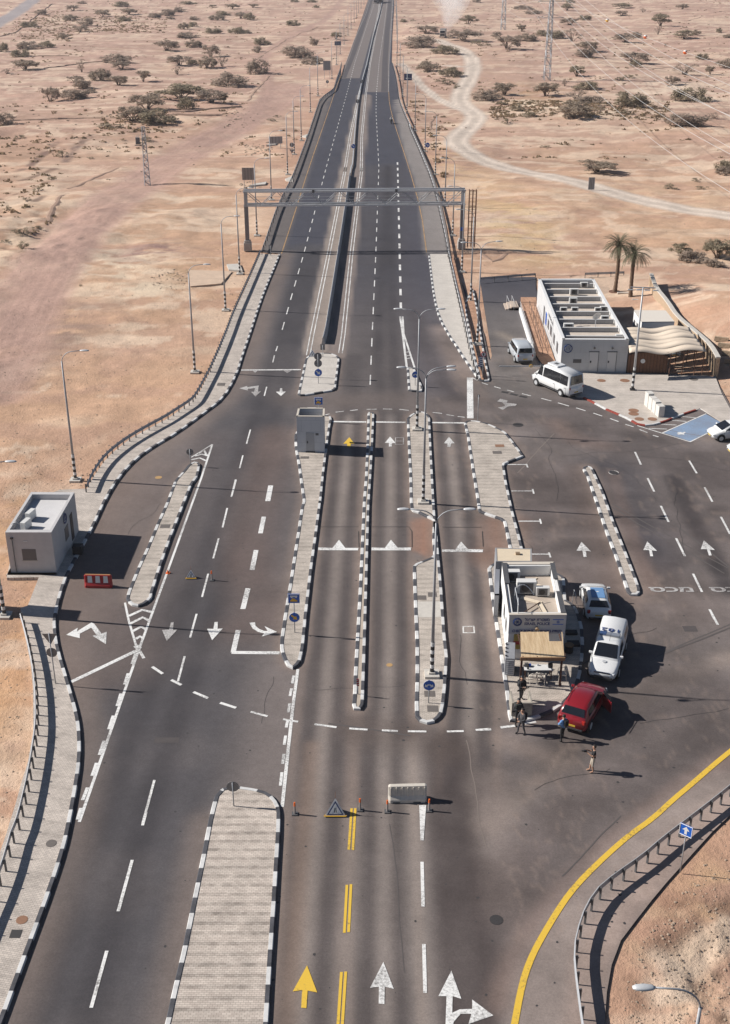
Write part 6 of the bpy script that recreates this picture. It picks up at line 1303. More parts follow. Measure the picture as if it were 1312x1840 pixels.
# ================= vehicles =================
def carpaint(name, col, rough=.3, coat=.6):
    m = mat(name, col, rough); m.node_tree.nodes['Principled BSDF'].inputs['Coat Weight'].default_value = coat; return m
CWH = carpaint('car_white', (.74, .74, .73)); CRD = carpaint('car_red', (.24, .010, .016), .28, .9); CSV = carpaint('car_silver', (.52, .55, .58), .3)
LAMPW = mat('headlight_glass', (.55, .57, .6), .15); LAMPR = mat('taillight_red', (.35, .02, .015), .25); PLATE = mat('number_plate_yellow', (.62, .42, .05), .5); PLAS = mat('dark_trim', (.035, .035, .038), .6)
def loft(mb, st, closed_bottom=True, m=0, cap0=True, cap1=True):
    rings = []
    for x, prof in st:
        full = [(y, z) for y, z in prof]+[(-y, z) for y, z in prof[::-1] if abs(y) > 1e-6]
        rings.append([(x, y, z) for y, z in full])
    n = len(rings[0]); vs = [v for r in rings for v in r]
    fs = [(i*n+j, (i+1)*n+j, (i+1)*n+(j+1) % n, i*n+(j+1) % n) for i in range(len(rings)-1) for j in range(n if closed_bottom else n-1)]
    if cap0: fs.append(tuple(range(n)))
    if cap1: fs.append(tuple(range((len(rings)-1)*n, len(rings)*n))[::-1])
    return mb.add(vs, fs, m)
def body_prof(hw, zb, zt, crown=.03): return [(0, zb), (hw*.82, zb), (hw*.96, zb+.10), (hw, zb+(zt-zb)*.45), (hw*.985, zt-.12), (hw*.93, zt-.03), (hw*.80, zt+.005), (hw*.4, zt+crown*.8), (0, zt+crown)]
def car(name, label, cat, loc, rz, paint, body, gh, wheels, W, wr=.33, z=0, roofglass=None, sidewin=None, rearwin=True, lights=True, group=None, plate_r=True, rear_door=False, gh_parts=None):
    r = empty(name, (loc[0], loc[1], z), rz, label, cat, group)
    mb = MB(); loft(mb, [(x, body_prof(hw, zb, zt)) for x, hw, zb, zt in body]); bo = mb.build('body', paint, r, True, bevel=.0)
    L0, L1 = body[0][0], body[-1][0]
    gs = gh                                # (x, hw_base, z_base, hw_top, z_top) from the rear to the windscreen foot
    mb = MB(); loft(mb, [(x, [(hb, zb_-.06), (hb, zb_), (ht+.03, zt-.10), (ht-.03, zt-.02), (ht*.6, zt+.02), (0, zt+.03)]) if zt-zb_ > .2 else (x, [(hb, zb_-.06), (hb*.99, zb_-.02), (hb*.97, zb_), (hb*.93, zb_+.01), (hb*.5, zb_+.035), (0, zb_+.045)]) for x, hb, zb_, ht, zt in gs], False)
    mb.build('cabin', paint, r, True)
    def quad(nm, pts, m, off):
        a, b, c_ = Vector(pts[0]), Vector(pts[1]), Vector(pts[2]); n = (b-a).cross(c_-a).normalized()*off
        o = MB().add([tuple(Vector(p)+n) for p in pts], [tuple(range(len(pts)))]).build(nm, m, r); return o
    (xr, hb0, zb0, _, _), (xa, hb1, zb1, ht1, zt1) = gs[0], gs[1]; (xb, hb2, zb2, ht2, zt2), (xf, hb3, zb3, _, _) = gs[-2], gs[-1]
    k0, k1 = .10, .93
    ws = [(xf+(xb-xf)*k0, -hb3*.88, zb3+(zt2-zb3)*k0+.03), (xf+(xb-xf)*k0, hb3*.88, zb3+(zt2-zb3)*k0+.03), (xf+(xb-xf)*k1, ht2*.88, zb3+(zt2-zb3)*k1+.03), (xf+(xb-xf)*k1, -ht2*.88, zb3+(zt2-zb3)*k1+.03)]
    quad('windscreen', ws, M['glass'], .035)
    if rearwin:
        q0, q1 = .18, .88; wn = [(xr+(xa-xr)*q0, hb0*.84, zb0+(zt1-zb0)*q0+.02), (xr+(xa-xr)*q0, -hb0*.84, zb0+(zt1-zb0)*q0+.02), (xr+(xa-xr)*q1, -ht1*.84, zb0+(zt1-zb0)*q1+.02), (xr+(xa-xr)*q1, ht1*.84, zb0+(zt1-zb0)*q1+.02)]
        quad('rear_window', wn, M['glass'], .035)
    for s in (1, -1):
        for (x0, x1, x2, x3) in (sidewin or [(xa+.0, xa+.12, xa+(xb-xa)*.48, xa+(xb-xa)*.48), (xa+(xb-xa)*.53, xa+(xb-xa)*.53, xf-.32, xb-.05)]):
            # x0,x2 foot; x1,x3 head
            def sp(x, t, foot):
                hb = np.interp(x, [g[0] for g in gs], [g[1] for g in gs]); ht = np.interp(min(max(x, xa), xb), [g[0] for g in gs], [g[3] for g in gs]); zb_ = np.interp(x, [g[0] for g in gs], [g[2] for g in gs]); zt = np.interp(min(max(x, xa), xb), [g[0] for g in gs], [g[4] for g in gs])
                return (x, s*(hb+(ht+.03-hb)*t+.022), zb_+(zt-.10-zb_)*t)
            pts = [sp(x0, .10, 1), sp(x2, .10, 1), sp(x3, .92, 0), sp(x1, .92, 0)]
            MB().add(pts, [(0, 1, 2, 3) if s > 0 else (3, 2, 1, 0)]).build('side_window', M['glass'], r)
    for s in (1, -1):
        mb = MB()
        for x in (xa+.35, xa+(xb-xa)*.5, xf-.30):
            hw_ = np.interp(x, [b_[0] for b_ in body], [b_[1] for b_ in body]); zt_ = np.interp(x, [b_[0] for b_ in body], [b_[3] for b_ in body]); mb.bbox(x-.008, x+.008, s*(hw_*.97), s*(hw_+.004), .35, zt_-.12)
            if x < xf-.35: mb.bbox(x+.10, x+.26, s*(hw_), s*(hw_+.03), zt_-.22, zt_-.19)
        mb.build('door_trim', PLAS, r)
    for x in wheels:
        for s in (1, -1):
            w_ = MB().cyl((0, 0, 0), wr, .22, 20, 0, 'y').build('wheel', M['tyre'], r, loc=(x, s*(W/2-.10), wr))
            MB().disc((0, s*.113, 0), wr*.62, (0, 1, 0), 16, 0, .02).build('rim', M['galvl'], w_)
            MB().disc((0, s*.060, .03), wr+.06, (0, 1, 0), 22, 0, .05).build('wheel_arch', PLAS, w_)
    if lights:
        hwF, ztF = body[-2][1], body[-2][3]; hwR, ztR = body[1][1], body[1][3]
        for s in (1, -1):
            MB().box((body[-2][0]+.02, s*hwF*.80, ztF-.16), (.24, .30, .13), s*R(-28)).build('headlight', LAMPW, r, bevel=.03)
            MB().box((body[0][0]+.07, s*hwR*.84, ztR-.15), (.16, .20, .24), s*R(18)).build('taillight', LAMPR, r, bevel=.03)
            MB().box((xf-.35, s*(hb3+.14), zb3+.12), (.12, .22, .15)).build('mirror', paint, r, bevel=.03)
        MB().box((L1-.04, 0, body[-2][2]+.20), (.12, hwF*1.15, .13)).build('grille', PLAS, r, bevel=.02)
        MB().box((L0+.02, 0, .62), (.06, .5, .12)).build('number_plate', PLATE, r); MB().box((L1+.01, 0, .46), (.03, .5, .11)).build('number_plate', PLATE, r)
        MB().box((L0+.05, 0, .40), (.14, hwR*1.6, .14)).build('rear_bumper', PLAS, r, bevel=.03)
    return r
def heading(front, rear, zf=0, zr_=0):
    a, b = P(*front, zf), P(*rear, zr_); return math.atan2(a[1]-b[1], a[0]-b[0])
def put(front, rear, zf, zr_, L, anchor):
    """anchor 'r': the rear foot point is trusted, 'f': the front one"""
    h = heading(front, rear, zf, zr_); p = P(*(rear if anchor == 'r' else front), zr_ if anchor == 'r' else zf); s = 1 if anchor == 'r' else -1
    return (p[0]+s*math.cos(h)*L/2, p[1]+s*math.sin(h)*L/2), h
# white hatchback with glass roof
lo, h_ = (G(1069.0, 1091)), R(86)
h1c = car('parked_car', 'white hatchback, glass roof painted with a blue reflection, parked beside the police building', 'car', lo, h_, CWH,
  [(-2.15, .62, .42, .84), (-2.02, .82, .26, 1.02), (-1.3, .90, .2, 1.02), (0, .91, .2, .99), (.9, .90, .2, .98), (1.45, .88, .22, .90), (1.9, .80, .26, .78), (2.12, .58, .36, .64)],
  [(-2.0, .80, 1.0, .62, 1.05), (-1.35, .84, 1.0, .62, 1.38), (-.4, .86, 1.0, .64, 1.46), (.30, .86, .99, .62, 1.42), (1.15, .80, .98, .6, .98)], (-1.3, 1.32), 1.82)
MB().add([(-1.2, -.46, 1.445), (-1.2, .46, 1.445), (.1, .44, 1.492), (.1, -.44, 1.492)], [(0, 3, 2, 1)]).xf(Matrix.Translation((0, 0, .012))).build('roof_glass', mat('roof_glass_blue_reflection', (.16, .30, .52), .12), h1c)  # blue reflection on the roof glass is painted in as base colour
# police pickup
lo, h_ = put((1080, 1222.5), (1102.5, 1121.5), .3, 1.75, 5.3, 'f')
PKW = car('police_pickup', 'white police pickup numbered 182 with light bar and white canopy, facing the camera', 'pickup truck', lo, h_, CWH,
  [(-2.66, .80, .50, 1.08), (-2.55, .90, .40, 1.12), (-1.6, .93, .35, 1.12), (0, .93, .33, 1.12), (1.15, .93, .33, 1.10), (1.9, .91, .35, 1.05), (2.45, .82, .38, .94), (2.66, .62, .46, .78)],
  [(-.75, .86, 1.12, .72, 1.16), (-.55, .86, 1.12, .72, 1.72), (.0, .87, 1.12, .73, 1.79), (.55, .87, 1.12, .72, 1.76), (1.42, .82, 1.10, .6, 1.10)], (-1.65, 1.62), 1.92, .39, rearwin=False)
PKW.location.z = 0
mb = MB(); loft(mb, [(x, [(.90, 1.08), (.90, 1.2), (.78, 1.78), (.68, 1.86), (0, 1.90)]) for x in (-2.56, -2.5, -.68, -.62)], False); mb.build('canopy', CWH, PKW, True, bevel=.0)
MB().box((-.30, 0, 1.90), (.32, 1.25, .14)).build('light_bar', mat('lightbar_grey', (.22, .24, .28), .3), PKW, bevel=.03)
MB().box((-.30, -.42, 1.905), (.33, .42, .15)).build('light_lens', mat('lightbar_blue', (.05, .09, .20), .2), PKW, bevel=.03)
text('182', .52, Matrix.Translation((-.80, 0, 1.925)) @ Matrix.Rotation(R(-90), 4, 'Z') , M['blued'], PKW, 'roof_number', .0, 1.1, ext=.012)
MB().disc((1.75, 0, 1.135), .13, (.12, 0, 1), 16, 0, .01).build('bonnet_emblem', M['galvl'], PKW); MB().tube([(.35, .05, 1.8), (.2, .1, 2.3)], .01, 4).build('antenna', M['black'], PKW)
MB().box((2.66, 0, .50), (.1, 1.3, .2)).build('front_bumper_grille', PLAS, PKW, bevel=.03); MB().box((2.62, 0, .84), (.08, 1.0, .12)).build('chrome_bar', M['chrome'], PKW, bevel=.02)
for s in (1, -1): MB().add([(x, s*.905+(0 if z < 1.3 else -s*.085), z) for x, z in ((-2.3, 1.28), (-.95, 1.28), (-.95, 1.62), (-2.3, 1.62))], [(0, 1, 2, 3)]).build('canopy_window', M['glass'], PKW)
# red SUV
lo, h_ = put((1062.5, 1241), (1030, 1312), .45, .3, 4.35, 'r')
RS = car('parked_car', 'red sport utility car standing with its rear towards the camera at the island tip', 'car', lo, h_-R(4), CRD,
  [(-2.2, .66, .45, .95), (-2.08, .86, .30, 1.10), (-1.4, .93, .25, 1.12), (0, .94, .25, 1.10), (.95, .93, .25, 1.09), (1.5, .91, .27, 1.02), (1.98, .82, .30, .90), (2.2, .60, .40, .74)],
  [(-2.08, .82, 1.10, .66, 1.14), (-1.62, .86, 1.10, .70, 1.58), (-.5, .88, 1.10, .71, 1.68), (.35, .88, 1.10, .68, 1.63), (1.2, .82, 1.09, .6, 1.09)], (-1.38, 1.36), 1.9, .36)
for s in (1, -1): MB().tube([(-1.4, s*.66, 1.70), (.2, s*.66, 1.74)], .022, 5).build('roof_rail', M['black'], RS)
MB().box((-2.17, 0, .92), (.05, .9, .05)).build('chrome_strip', M['chrome'], RS)
dr_ = MB().box((0, 0, 0), (.95, .06, .75)).build('open_door', CRD, RS, bevel=.02, loc=(.62, -1.22, .78)); dr_.rotation_euler = (0, 0, R(52))
MB().box((0, 0, .50), (.8, .03, .36)).build('door_window', M['glass'], dr_)
# grey-white van on the service road
lo, h_ = put((930, 628), (938.5, 655.5), 0, 0, 4.9, 'r')
car('parked_van', 'white passenger van with a bluish roof standing on the service road before the gate', 'van', lo, R(96), CSV,
  [(-2.44, .78, .42, 1.12), (-2.38, .90, .28, 1.15), (-1.4, .94, .22, 1.15), (0, .95, .22, 1.13), (1.2, .94, .22, 1.12), (1.9, .90, .25, 1.02), (2.3, .78, .3, .86), (2.45, .6, .4, .7)],
  [(-2.40, .88, 1.12, .76, 1.16), (-2.28, .90, 1.12, .80, 1.86), (-.5, .91, 1.12, .81, 1.95), (.85, .90, 1.12, .78, 1.90), (1.95, .80, 1.05, .6, 1.05)], (-1.5, 1.5), 1.95, .34,
  sidewin=[(-2.15, -2.1, -1.2, -1.2), (-1.1, -1.1, .1, .1), (.2, .2, 1.35, .85)])
# minibus
lo, h_ = put((980, 689), (1030.5, 716), 0, 0, 5.9, 'r')
MBS = car('minibus', 'white high-roofed minibus waiting at the corner of the white building', 'minibus', lo, R(123), CWH,
  [(-2.92, .86, .40, 1.2), (-2.86, .98, .28, 1.22), (-1.6, 1.02, .25, 1.22), (0, 1.02, .25, 1.22), (1.8, 1.01, .25, 1.22), (2.4, .96, .28, 1.12), (2.8, .84, .32, .95), (2.95, .62, .4, .8)],
  [(-2.90, .96, 1.2, .80, 1.25), (-2.78, .97, 1.2, .82, 2.42), (-1.0, .98, 1.2, .84, 2.52), (1.1, .97, 1.2, .82, 2.44), (2.5, .86, 1.15, .6, 1.15)], (-1.75, 1.95), 2.1, .36,
  sidewin=[(-2.6, -2.55, -1.5, -1.5), (-1.46, -1.46, -.2, -.2), (-.16, -.16, 1.05, 1.0), (1.18, 1.18, 2.0, 1.5)])
MB().box((.2, 0, 2.60), (1.5, 1.1, .16)).build('roof_unit', CWH, MBS, bevel=.04); MB().box((.2, 0, 2.685), (.5, .4, .02)).build('roof_hatch', M['galvd'], MBS)
for s in (1, -1): MB().bbox(-1.6, 1.4, s*1.0, s*1.05, .42, .52).build('side_trim', PLAS, MBS)
# cars at the right edge, car under the shade
car('parked_car', 'white car cut off by the right edge beside the blue parking bay', 'car', (G(1280.5, 798)[0]+2.0, G(1280, 786)[1]), R(190), CWH,
  [(-2.1, .62, .42, .84), (-1.98, .80, .26, 1.0), (-1.3, .87, .2, 1.0), (0, .88, .2, .98), (.8, .87, .2, .98), (1.4, .85, .22, .92), (1.85, .76, .26, .8), (2.05, .55, .36, .64)],
  [(-2.0, .78, 1.0, .62, 1.05), (-1.6, .82, 1.0, .64, 1.42), (-.4, .84, 1.0, .66, 1.55), (.35, .84, .99, .64, 1.52), (1.35, .78, .97, .6, .97)], (-1.3, 1.3), 1.8)
car('parked_car', 'white car almost wholly beyond the right edge, only its nose shows', 'car', (G(1309, 818)[0]+2.05, G(1309, 816)[1]), R(186), CWH,
  [(-2.1, .62, .42, .84), (-1.98, .80, .26, 1.0), (-1.3, .87, .2, 1.0), (0, .88, .2, .98), (.8, .87, .2, .98), (1.4, .85, .22, .92), (1.85, .76, .26, .8), (2.05, .55, .36, .64)],
  [(-2.0, .78, 1.0, .62, 1.05), (-1.6, .82, 1.0, .64, 1.42), (-.4, .84, 1.0, .66, 1.55), (.35, .84, .99, .64, 1.52), (1.35, .78, .97, .6, .97)], (-1.3, 1.3), 1.8)
car('parked_car', 'silver car half hidden under the wavy shade roof', 'car', (G(1213, 648)[0], G(1213, 646)[1]+2.2), R(-90), CSV,
  [(-2.1, .62, .42, .84), (-1.98, .80, .26, 1.0), (-1.3, .87, .2, 1.0), (0, .88, .2, .98), (.8, .87, .2, .98), (1.4, .85, .22, .92), (1.85, .76, .26, .8), (2.05, .55, .36, .64)],
  [(-2.0, .78, 1.0, .62, 1.05), (-1.6, .82, 1.0, .64, 1.42), (-.4, .84, 1.0, .66, 1.52), (.35, .84, .99, .64, 1.5), (1.25, .78, .97, .6, .97)], (-1.3, 1.3), 1.8)
# lorries
def lorry(loc, rz, label, cab, bodym, bl=6.2, bh=1.9, bz=1.2, z=0):
    r = empty('lorry', (loc[0], loc[1], z), rz, label, 'lorry')
    MB().add([(0, -1.2, .6), (2.1, -1.2, .6), (2.1, 1.2, .6), (0, 1.2, .6), (0, -1.2, 3.0), (1.75, -1.15, 3.0), (1.75, 1.15, 3.0), (0, 1.2, 3.0), (2.15, -1.2, 1.75), (2.15, 1.2, 1.75)],
             [(0, 3, 2, 1), (4, 5, 6, 7), (0, 4, 7, 3), (1, 2, 9, 8), (8, 9, 6, 5), (0, 1, 8, 5, 4), (2, 3, 7, 6, 9)]).build('cab', cab, r, bevel=.06)
    MB().add([(2.15, -1.05, 1.85), (2.15, 1.05, 1.85), (1.83, 1.0, 2.75), (1.83, -1.0, 2.75)], [(0, 1, 2, 3)]).xf(Matrix.Translation((.03, 0, .02))).build('windscreen', M['glass'], r)
    MB().bbox(2.12, 2.2, -.95, .95, .8, 1.5).build('grille', PLAS, r); MB().bbox(2.1, 2.3, -1.2, 1.2, .4, .72).build('bumper', cab, r, bevel=.03)
    for s in (1, -1): MB().box((2.31, s*.95, .58), (.04, .3, .16)).build('headlight', LAMPW, r)
    MB().bbox(-bl-.3, -.2, -1.22, 1.22, bz, bz+bh).build('cargo_body', bodym, r, bevel=.03); MB().bbox(-bl-.2, 1.6, -.45, .45, .7, 1.15).build('chassis', PLAS, r)
    for x in (1.2, -bl+.9, -bl+2.2):
        for s in (1, -1): w_ = MB().cyl((0, 0, 0), .5, .3, 18, 0, 'y').build('wheel', M['tyre'], r, loc=(x, s*1.05, .5)); MB().disc((0, s*.16, 0), .28, (0, 1, 0), 12, 0, .02).build('rim', M['galvd'], w_)
    return r
g0 = G(796, 69); lorry((g0[0], g0[1]+2), R(-97), 'dusty white lorry driving towards the camera on the dirt track with dust behind it', mat('dusty_white', (.55, .51, .46), .7), mat('dusty_grey', (.24, .22, .21), .8), 5.5, 1.9, 1.3, gz(*g0))
g0 = G(675, 6.5); lorry((g0[0], g0[1]+2.2), R(-92), 'grey lorry at the very top of the highway cut off by the upper edge', mat('lorry_grey', (.38, .36, .35), .6), mat('lorry_dark', (.09, .085, .10), .6), 10, 2.6, 1.1)
g0 = G(684, 6); lorry((g0[0]-.2, g0[1]+6), R(-92), 'dark lorry beside the grey one at the very top of the highway', mat('lorry_blue', (.08, .10, .16), .6), mat('lorry_dark', (.09, .085, .10), .6), 10, 2.4, 1.1)

# ================= people =================
def figure(label, loc, z, rz, J, mats, hairc, extras=None, hgt_=1.75, cap=None):
    """J: overrides of joint positions; the figure faces -Y before turning"""
    r = empty('person', (loc[0], loc[1], z), rz, label, 'person')
    j = dict(pel=(0,0,.96), spi=(0,.01,1.12), che=(0,.01,1.32), nek=(0,.0,1.47), hd0=(0,-.01,1.56), hd1=(0,-.015,1.66), hd2=(0,-.005,1.745), nos=(0,-.115,1.63),
             shR=(-.18,.01,1.41), elR=(-.25,.02,1.13), wrR=(-.23,-.12,.90), paR=(-.225,-.16,.84), shL=(.18,.01,1.41), elL=(.25,.02,1.13), wrL=(.23,-.12,.90), paL=(.225,-.16,.84),
             hiR=(-.09,0,.90), knR=(-.11,-.03,.50), anR=(-.12,.03,.09), toR=(-.13,-.15,.035), hiL=(.09,0,.90), knL=(.11,-.03,.50), anL=(.12,.03,.09), toL=(.13,-.15,.035))
    j.update(J)
    rad = dict(pel=.16, spi=.15, che=.175, nek=.058, hd0=.072, hd1=.098, hd2=.062, nos=.018, sh=.068, el=.045, wr=.030, pa=.036, hi=.092, kn=.060, an=.042, to=.038)
    ed = [('pel','spi'),('spi','che'),('che','nek'),('nek','hd0'),('hd0','hd1'),('hd1','hd2'),('hd1','nos'),('che','shR'),('shR','elR'),('elR','wrR'),('wrR','paR'),('che','shL'),('shL','elL'),('elL','wrL'),('wrL','paL'),
          ('pel','hiR'),('hiR','knR'),('knR','anR'),('anR','toR'),('pel','hiL'),('hiL','knL'),('knL','anL'),('anL','toL')]
    names = list(j); pos = [Vector(j[n]) for n in names]; rr = [rad.get(n, rad.get(n[:2], .05)) for n in names]; cls = [n[:2] for n in names]
    rr = [q_*1.12 if c_ not in ('no',) else q_ for q_, c_ in zip(rr, cls)]
    for s in 'RL':
        w0, p0 = Vector(j['wr'+s]), Vector(j['pa'+s]); d = (p0-w0).normalized(); side = d.cross(Vector((0, -1, 0.3))).normalized()
        for f, (o_, ln) in enumerate(((-.03, .065), (-.01, .078), (.011, .073), (.03, .058))):
            a = len(pos); pos.append(p0+side*o_+d*.03); rr.append(.010); cls.append('pa'); pos.append(p0+side*o_*1.1+d*(.03+ln*.55)); rr.append(.0095); cls.append('pa'); pos.append(p0+side*o_+d*(.03+ln)+Vector((0, -.0, -.0))+side.cross(d)*.015); rr.append(.008); cls.append('pa')
            ed += [(names.index('pa'+s), a), (a, a+1), (a+1, a+2)]
        sg = 1 if s == 'R' else -1; a = len(pos); pos.append(p0+side*.045*sg*-1-d*.005); rr.append(.012); cls.append('pa'); pos.append(p0+side*.062*sg*-1+d*.03); rr.append(.010); cls.append('pa'); ed += [(names.index('pa'+s), a), (a, a+1)]
    E = [(names.index(a) if isinstance(a, str) else a, names.index(b) if isinstance(b, str) else b) for a, b in ed]
    me = bpy.data.meshes.new('body'); me.from_pydata([tuple(p) for p in pos], E, []); ob = bpy.data.objects.new('body', me); COL.objects.link(ob)
    sk_ = ob.modifiers.new('s', 'SKIN'); sk_.use_smooth_shade = True
    for k, v in enumerate(me.skin_vertices[0].data): v.radius = (rr[k], rr[k]*(.72 if cls[k] in ('pe', 'sp', 'ch') else 1)); v.use_root = (k == 0)
    ss = ob.modifiers.new('u', 'SUBSURF'); ss.levels = 1; ss.render_levels = 1
    m2 = bpy.data.meshes.new_from_object(ob.evaluated_get(bpy.context.evaluated_depsgraph_get())); bpy.data.objects.remove(ob)
    m2.name = 'body'; m2.materials.clear()
    for mm in mats: m2.materials.append(mm)      # 0 skin, 1 shirt, 2 trousers, 3 shoes
    segs_ = [(Vector(j[a]), Vector(j[b]), a[:2], b[:2]) for a, b in ed if isinstance(a, str) and isinstance(b, str)]
    short = 'short' in label
    for pl in m2.polygons:
        c_ = pl.center; best = None
        for A_, B_, ca, cb in segs_:
            t = max(0, min(1, (c_-A_).dot(B_-A_)/((B_-A_).length_squared+1e-9))); dd_ = (c_-A_-(B_-A_)*t).length
            if best is None or dd_ < best[0]: best = (dd_, ca, cb, t)
        _, ca, cb, t = best; sl = 'polo' in label or 't-shirt' in label
        if ca in ('ne', 'hd') or (ca == 'ch' and cb == 'ne' and t > .75): k = 0
        elif cb == 'pa' or (ca == 'el' and sl) or (ca == 'sh' and sl and t > .65): k = 0
        elif ca in ('sh', 'el', 'sp', 'ch') : k = 1
        elif ca == 'pe': k = 1 if cb == 'sp' or (short and t < .7) else 2
        elif ca == 'hi': k = 2
        elif ca == 'kn': k = 0 if (short and t > .15) else (2 if t < .88 else 3)
        else: k = 3
        pl.material_index = k; pl.use_smooth = True
    bo = bpy.data.objects.new('body', m2); COL.objects.link(bo); bo.parent = r
    hp = Vector(j['hd1']); bm = bmesh.new(); bmesh.ops.create_uvsphere(bm, u_segments=14, v_segments=9, radius=.112)
    bmesh.ops.delete(bm, geom=[v for v in bm.verts if v.co.z < (-.02 if not cap else .01) or (v.co.y < -.06 and v.co.z < .05)], context='VERTS')
    hm = bpy.data.meshes.new('hair'); bm.to_mesh(hm); bm.free(); hm.materials.append(hairc)
    for p_ in hm.polygons: p_.use_smooth = True
    ho = bpy.data.objects.new('cap' if cap else 'hair', hm); COL.objects.link(ho); ho.parent = r; ho.location = hp+Vector((0, .01, .03))
    if cap: MB().box((hp.x, hp.y-.13, hp.z+.05), (.15, .12, .015)).build('cap_peak', hairc, ho).location = -ho.location
    for s in (-1, 1): MB().disc((hp.x+s*.035, hp.y-.095, hp.z+.005), .011, (0, 1, 0), 8, 0, .01).build('eye', M['black'], r)
    MB().box((hp.x, hp.y-.092, hp.z-.055), (.045, .01, .01)).build('mouth', mat('lips', (.25, .09, .07), .6), r)
    for n_, b_, m_ in (extras or []): b_().build(n_, m_, r, bevel=.02)
    r.scale = (hgt_/1.77,)*3; return r
SKIN = mat('skin', (.42, .24, .16), .6); UNI = mat('dark_grey_uniform', (.045, .046, .052), .85, noise=.3, nscale=12); UNI2 = mat('slate_uniform', (.075, .073, .08), .85, noise=.3, nscale=12)
BLK = mat('black_cloth', (.012, .012, .014), .85); BOOT = mat('black_boots', (.014, .013, .013), .6); HAIR = mat('dark_hair', (.02, .014, .011), .7); BEI = mat('beige_shorts', (.48, .41, .33), .85); VEST = mat('bright_blue_vest', (.03, .17, .50), .7, noise=.5, nscale=14, col2=(.22, .36, .52))
pack = lambda: MB().box((0, .17, 1.25), (.34, .16, .46)); vest = lambda: MB().box((0, .0, 1.25), (.42, .34, .42))
hold = dict(elR=(-.27,-.04,1.14), wrR=(-.12,-.26,1.12), paR=(-.07,-.30,1.13), elL=(.27,-.06,1.14), wrL=(.12,-.30,1.05), paL=(.07,-.33,1.04))
stride = dict(knR=(-.13,-.12,.50), anR=(-.16,-.13,.09), toR=(-.18,-.30,.035), knL=(.13,.03,.50), anL=(.17,.15,.09), toL=(.19,-.02,.035))
def rifle(loc, z, rz, label):
    r = empty('rifle', (loc[0], loc[1], z), rz, label, 'rifle'); MB().box((0, 0, 0), (.62, .035, .05)).tube([(-.3, 0, .01), (-.52, 0, .01)], .01, 5).build('barrel', M['black'], r); MB().box((.38, 0, -.02), (.2, .04, .10)).build('stock', M['black'], r); MB().box((-.02, 0, -.1), (.05, .03, .18), ry=R(12)).build('magazine', M['black'], r)
hp_ = lambda yb, yt: max(1.68, min(1.85, hgt(yb, yt)))
a = G(935.5, 1259, .13); figure('officer in dark grey uniform and cap standing behind the concrete guard box', a, .13, R(30), {**hold, **stride}, [SKIN, UNI, UNI, BOOT], M['black'], [('tactical_vest', vest, BLK)], 1.78, cap=True); rifle((a[0]+.13, a[1]-.30), 1.2, R(205), 'black rifle held by the officer behind the guard box')
a = G(929.5, 1301); figure('officer in black vest and dark trousers at the front corner of the guard box', a, 0, R(15), {**hold, **stride}, [SKIN, UNI, BLK, BOOT], M['black'], [('tactical_vest', vest, mat('olive_black_vest', (.035, .04, .035), .85))], 1.8); rifle((a[0]+.05, a[1]-.30), 1.2, R(195), 'black rifle held by the officer at the corner of the guard box')
a = G(936.5, 1318.5); figure('officer in slate grey uniform nearest the camera of the three, walking left', a, 0, R(-55), {**hold, **stride}, [SKIN, UNI2, UNI2, BOOT], HAIR, [('backpack', pack, BLK)], 1.76)
a = G(1010, 1330); figure('person in bright blue vest and black trousers with a black backpack behind the red car', a, 0, R(-150), {**hold, **stride}, [SKIN, VEST, BLK, BOOT], HAIR, [('backpack', lambda: MB().box((-.06, .17, 1.28), (.26, .16, .40)), BLK)], 1.76)
a = G(1064, 1386.5); figure('person in black t-shirt and beige shorts filming with a camera on the open asphalt', a, 0, R(-92), dict(elR=(-.24,-.12,1.20), wrR=(-.10,-.36,1.36), paR=(-.06,-.41,1.39), elL=(.24,-.10,1.18), wrL=(.10,-.34,1.32), paL=(.06,-.40,1.35), knR=(-.1,-.08,.5), anR=(-.1,-.12,.09), toR=(-.11,-.3,.035)), [SKIN, BLK, BEI, SKIN], HAIR, None, 1.8)
cmr = empty('video_camera', (a[0]-.50, a[1]-.02, 1.43), 0, 'small black camera held out by the person in shorts', 'camera'); MB().box((0, 0, 0), (.16, .10, .10)).tube([(-.08, 0, 0), (-.20, 0, 0)], .035, 8).build('body', M['black'], cmr)
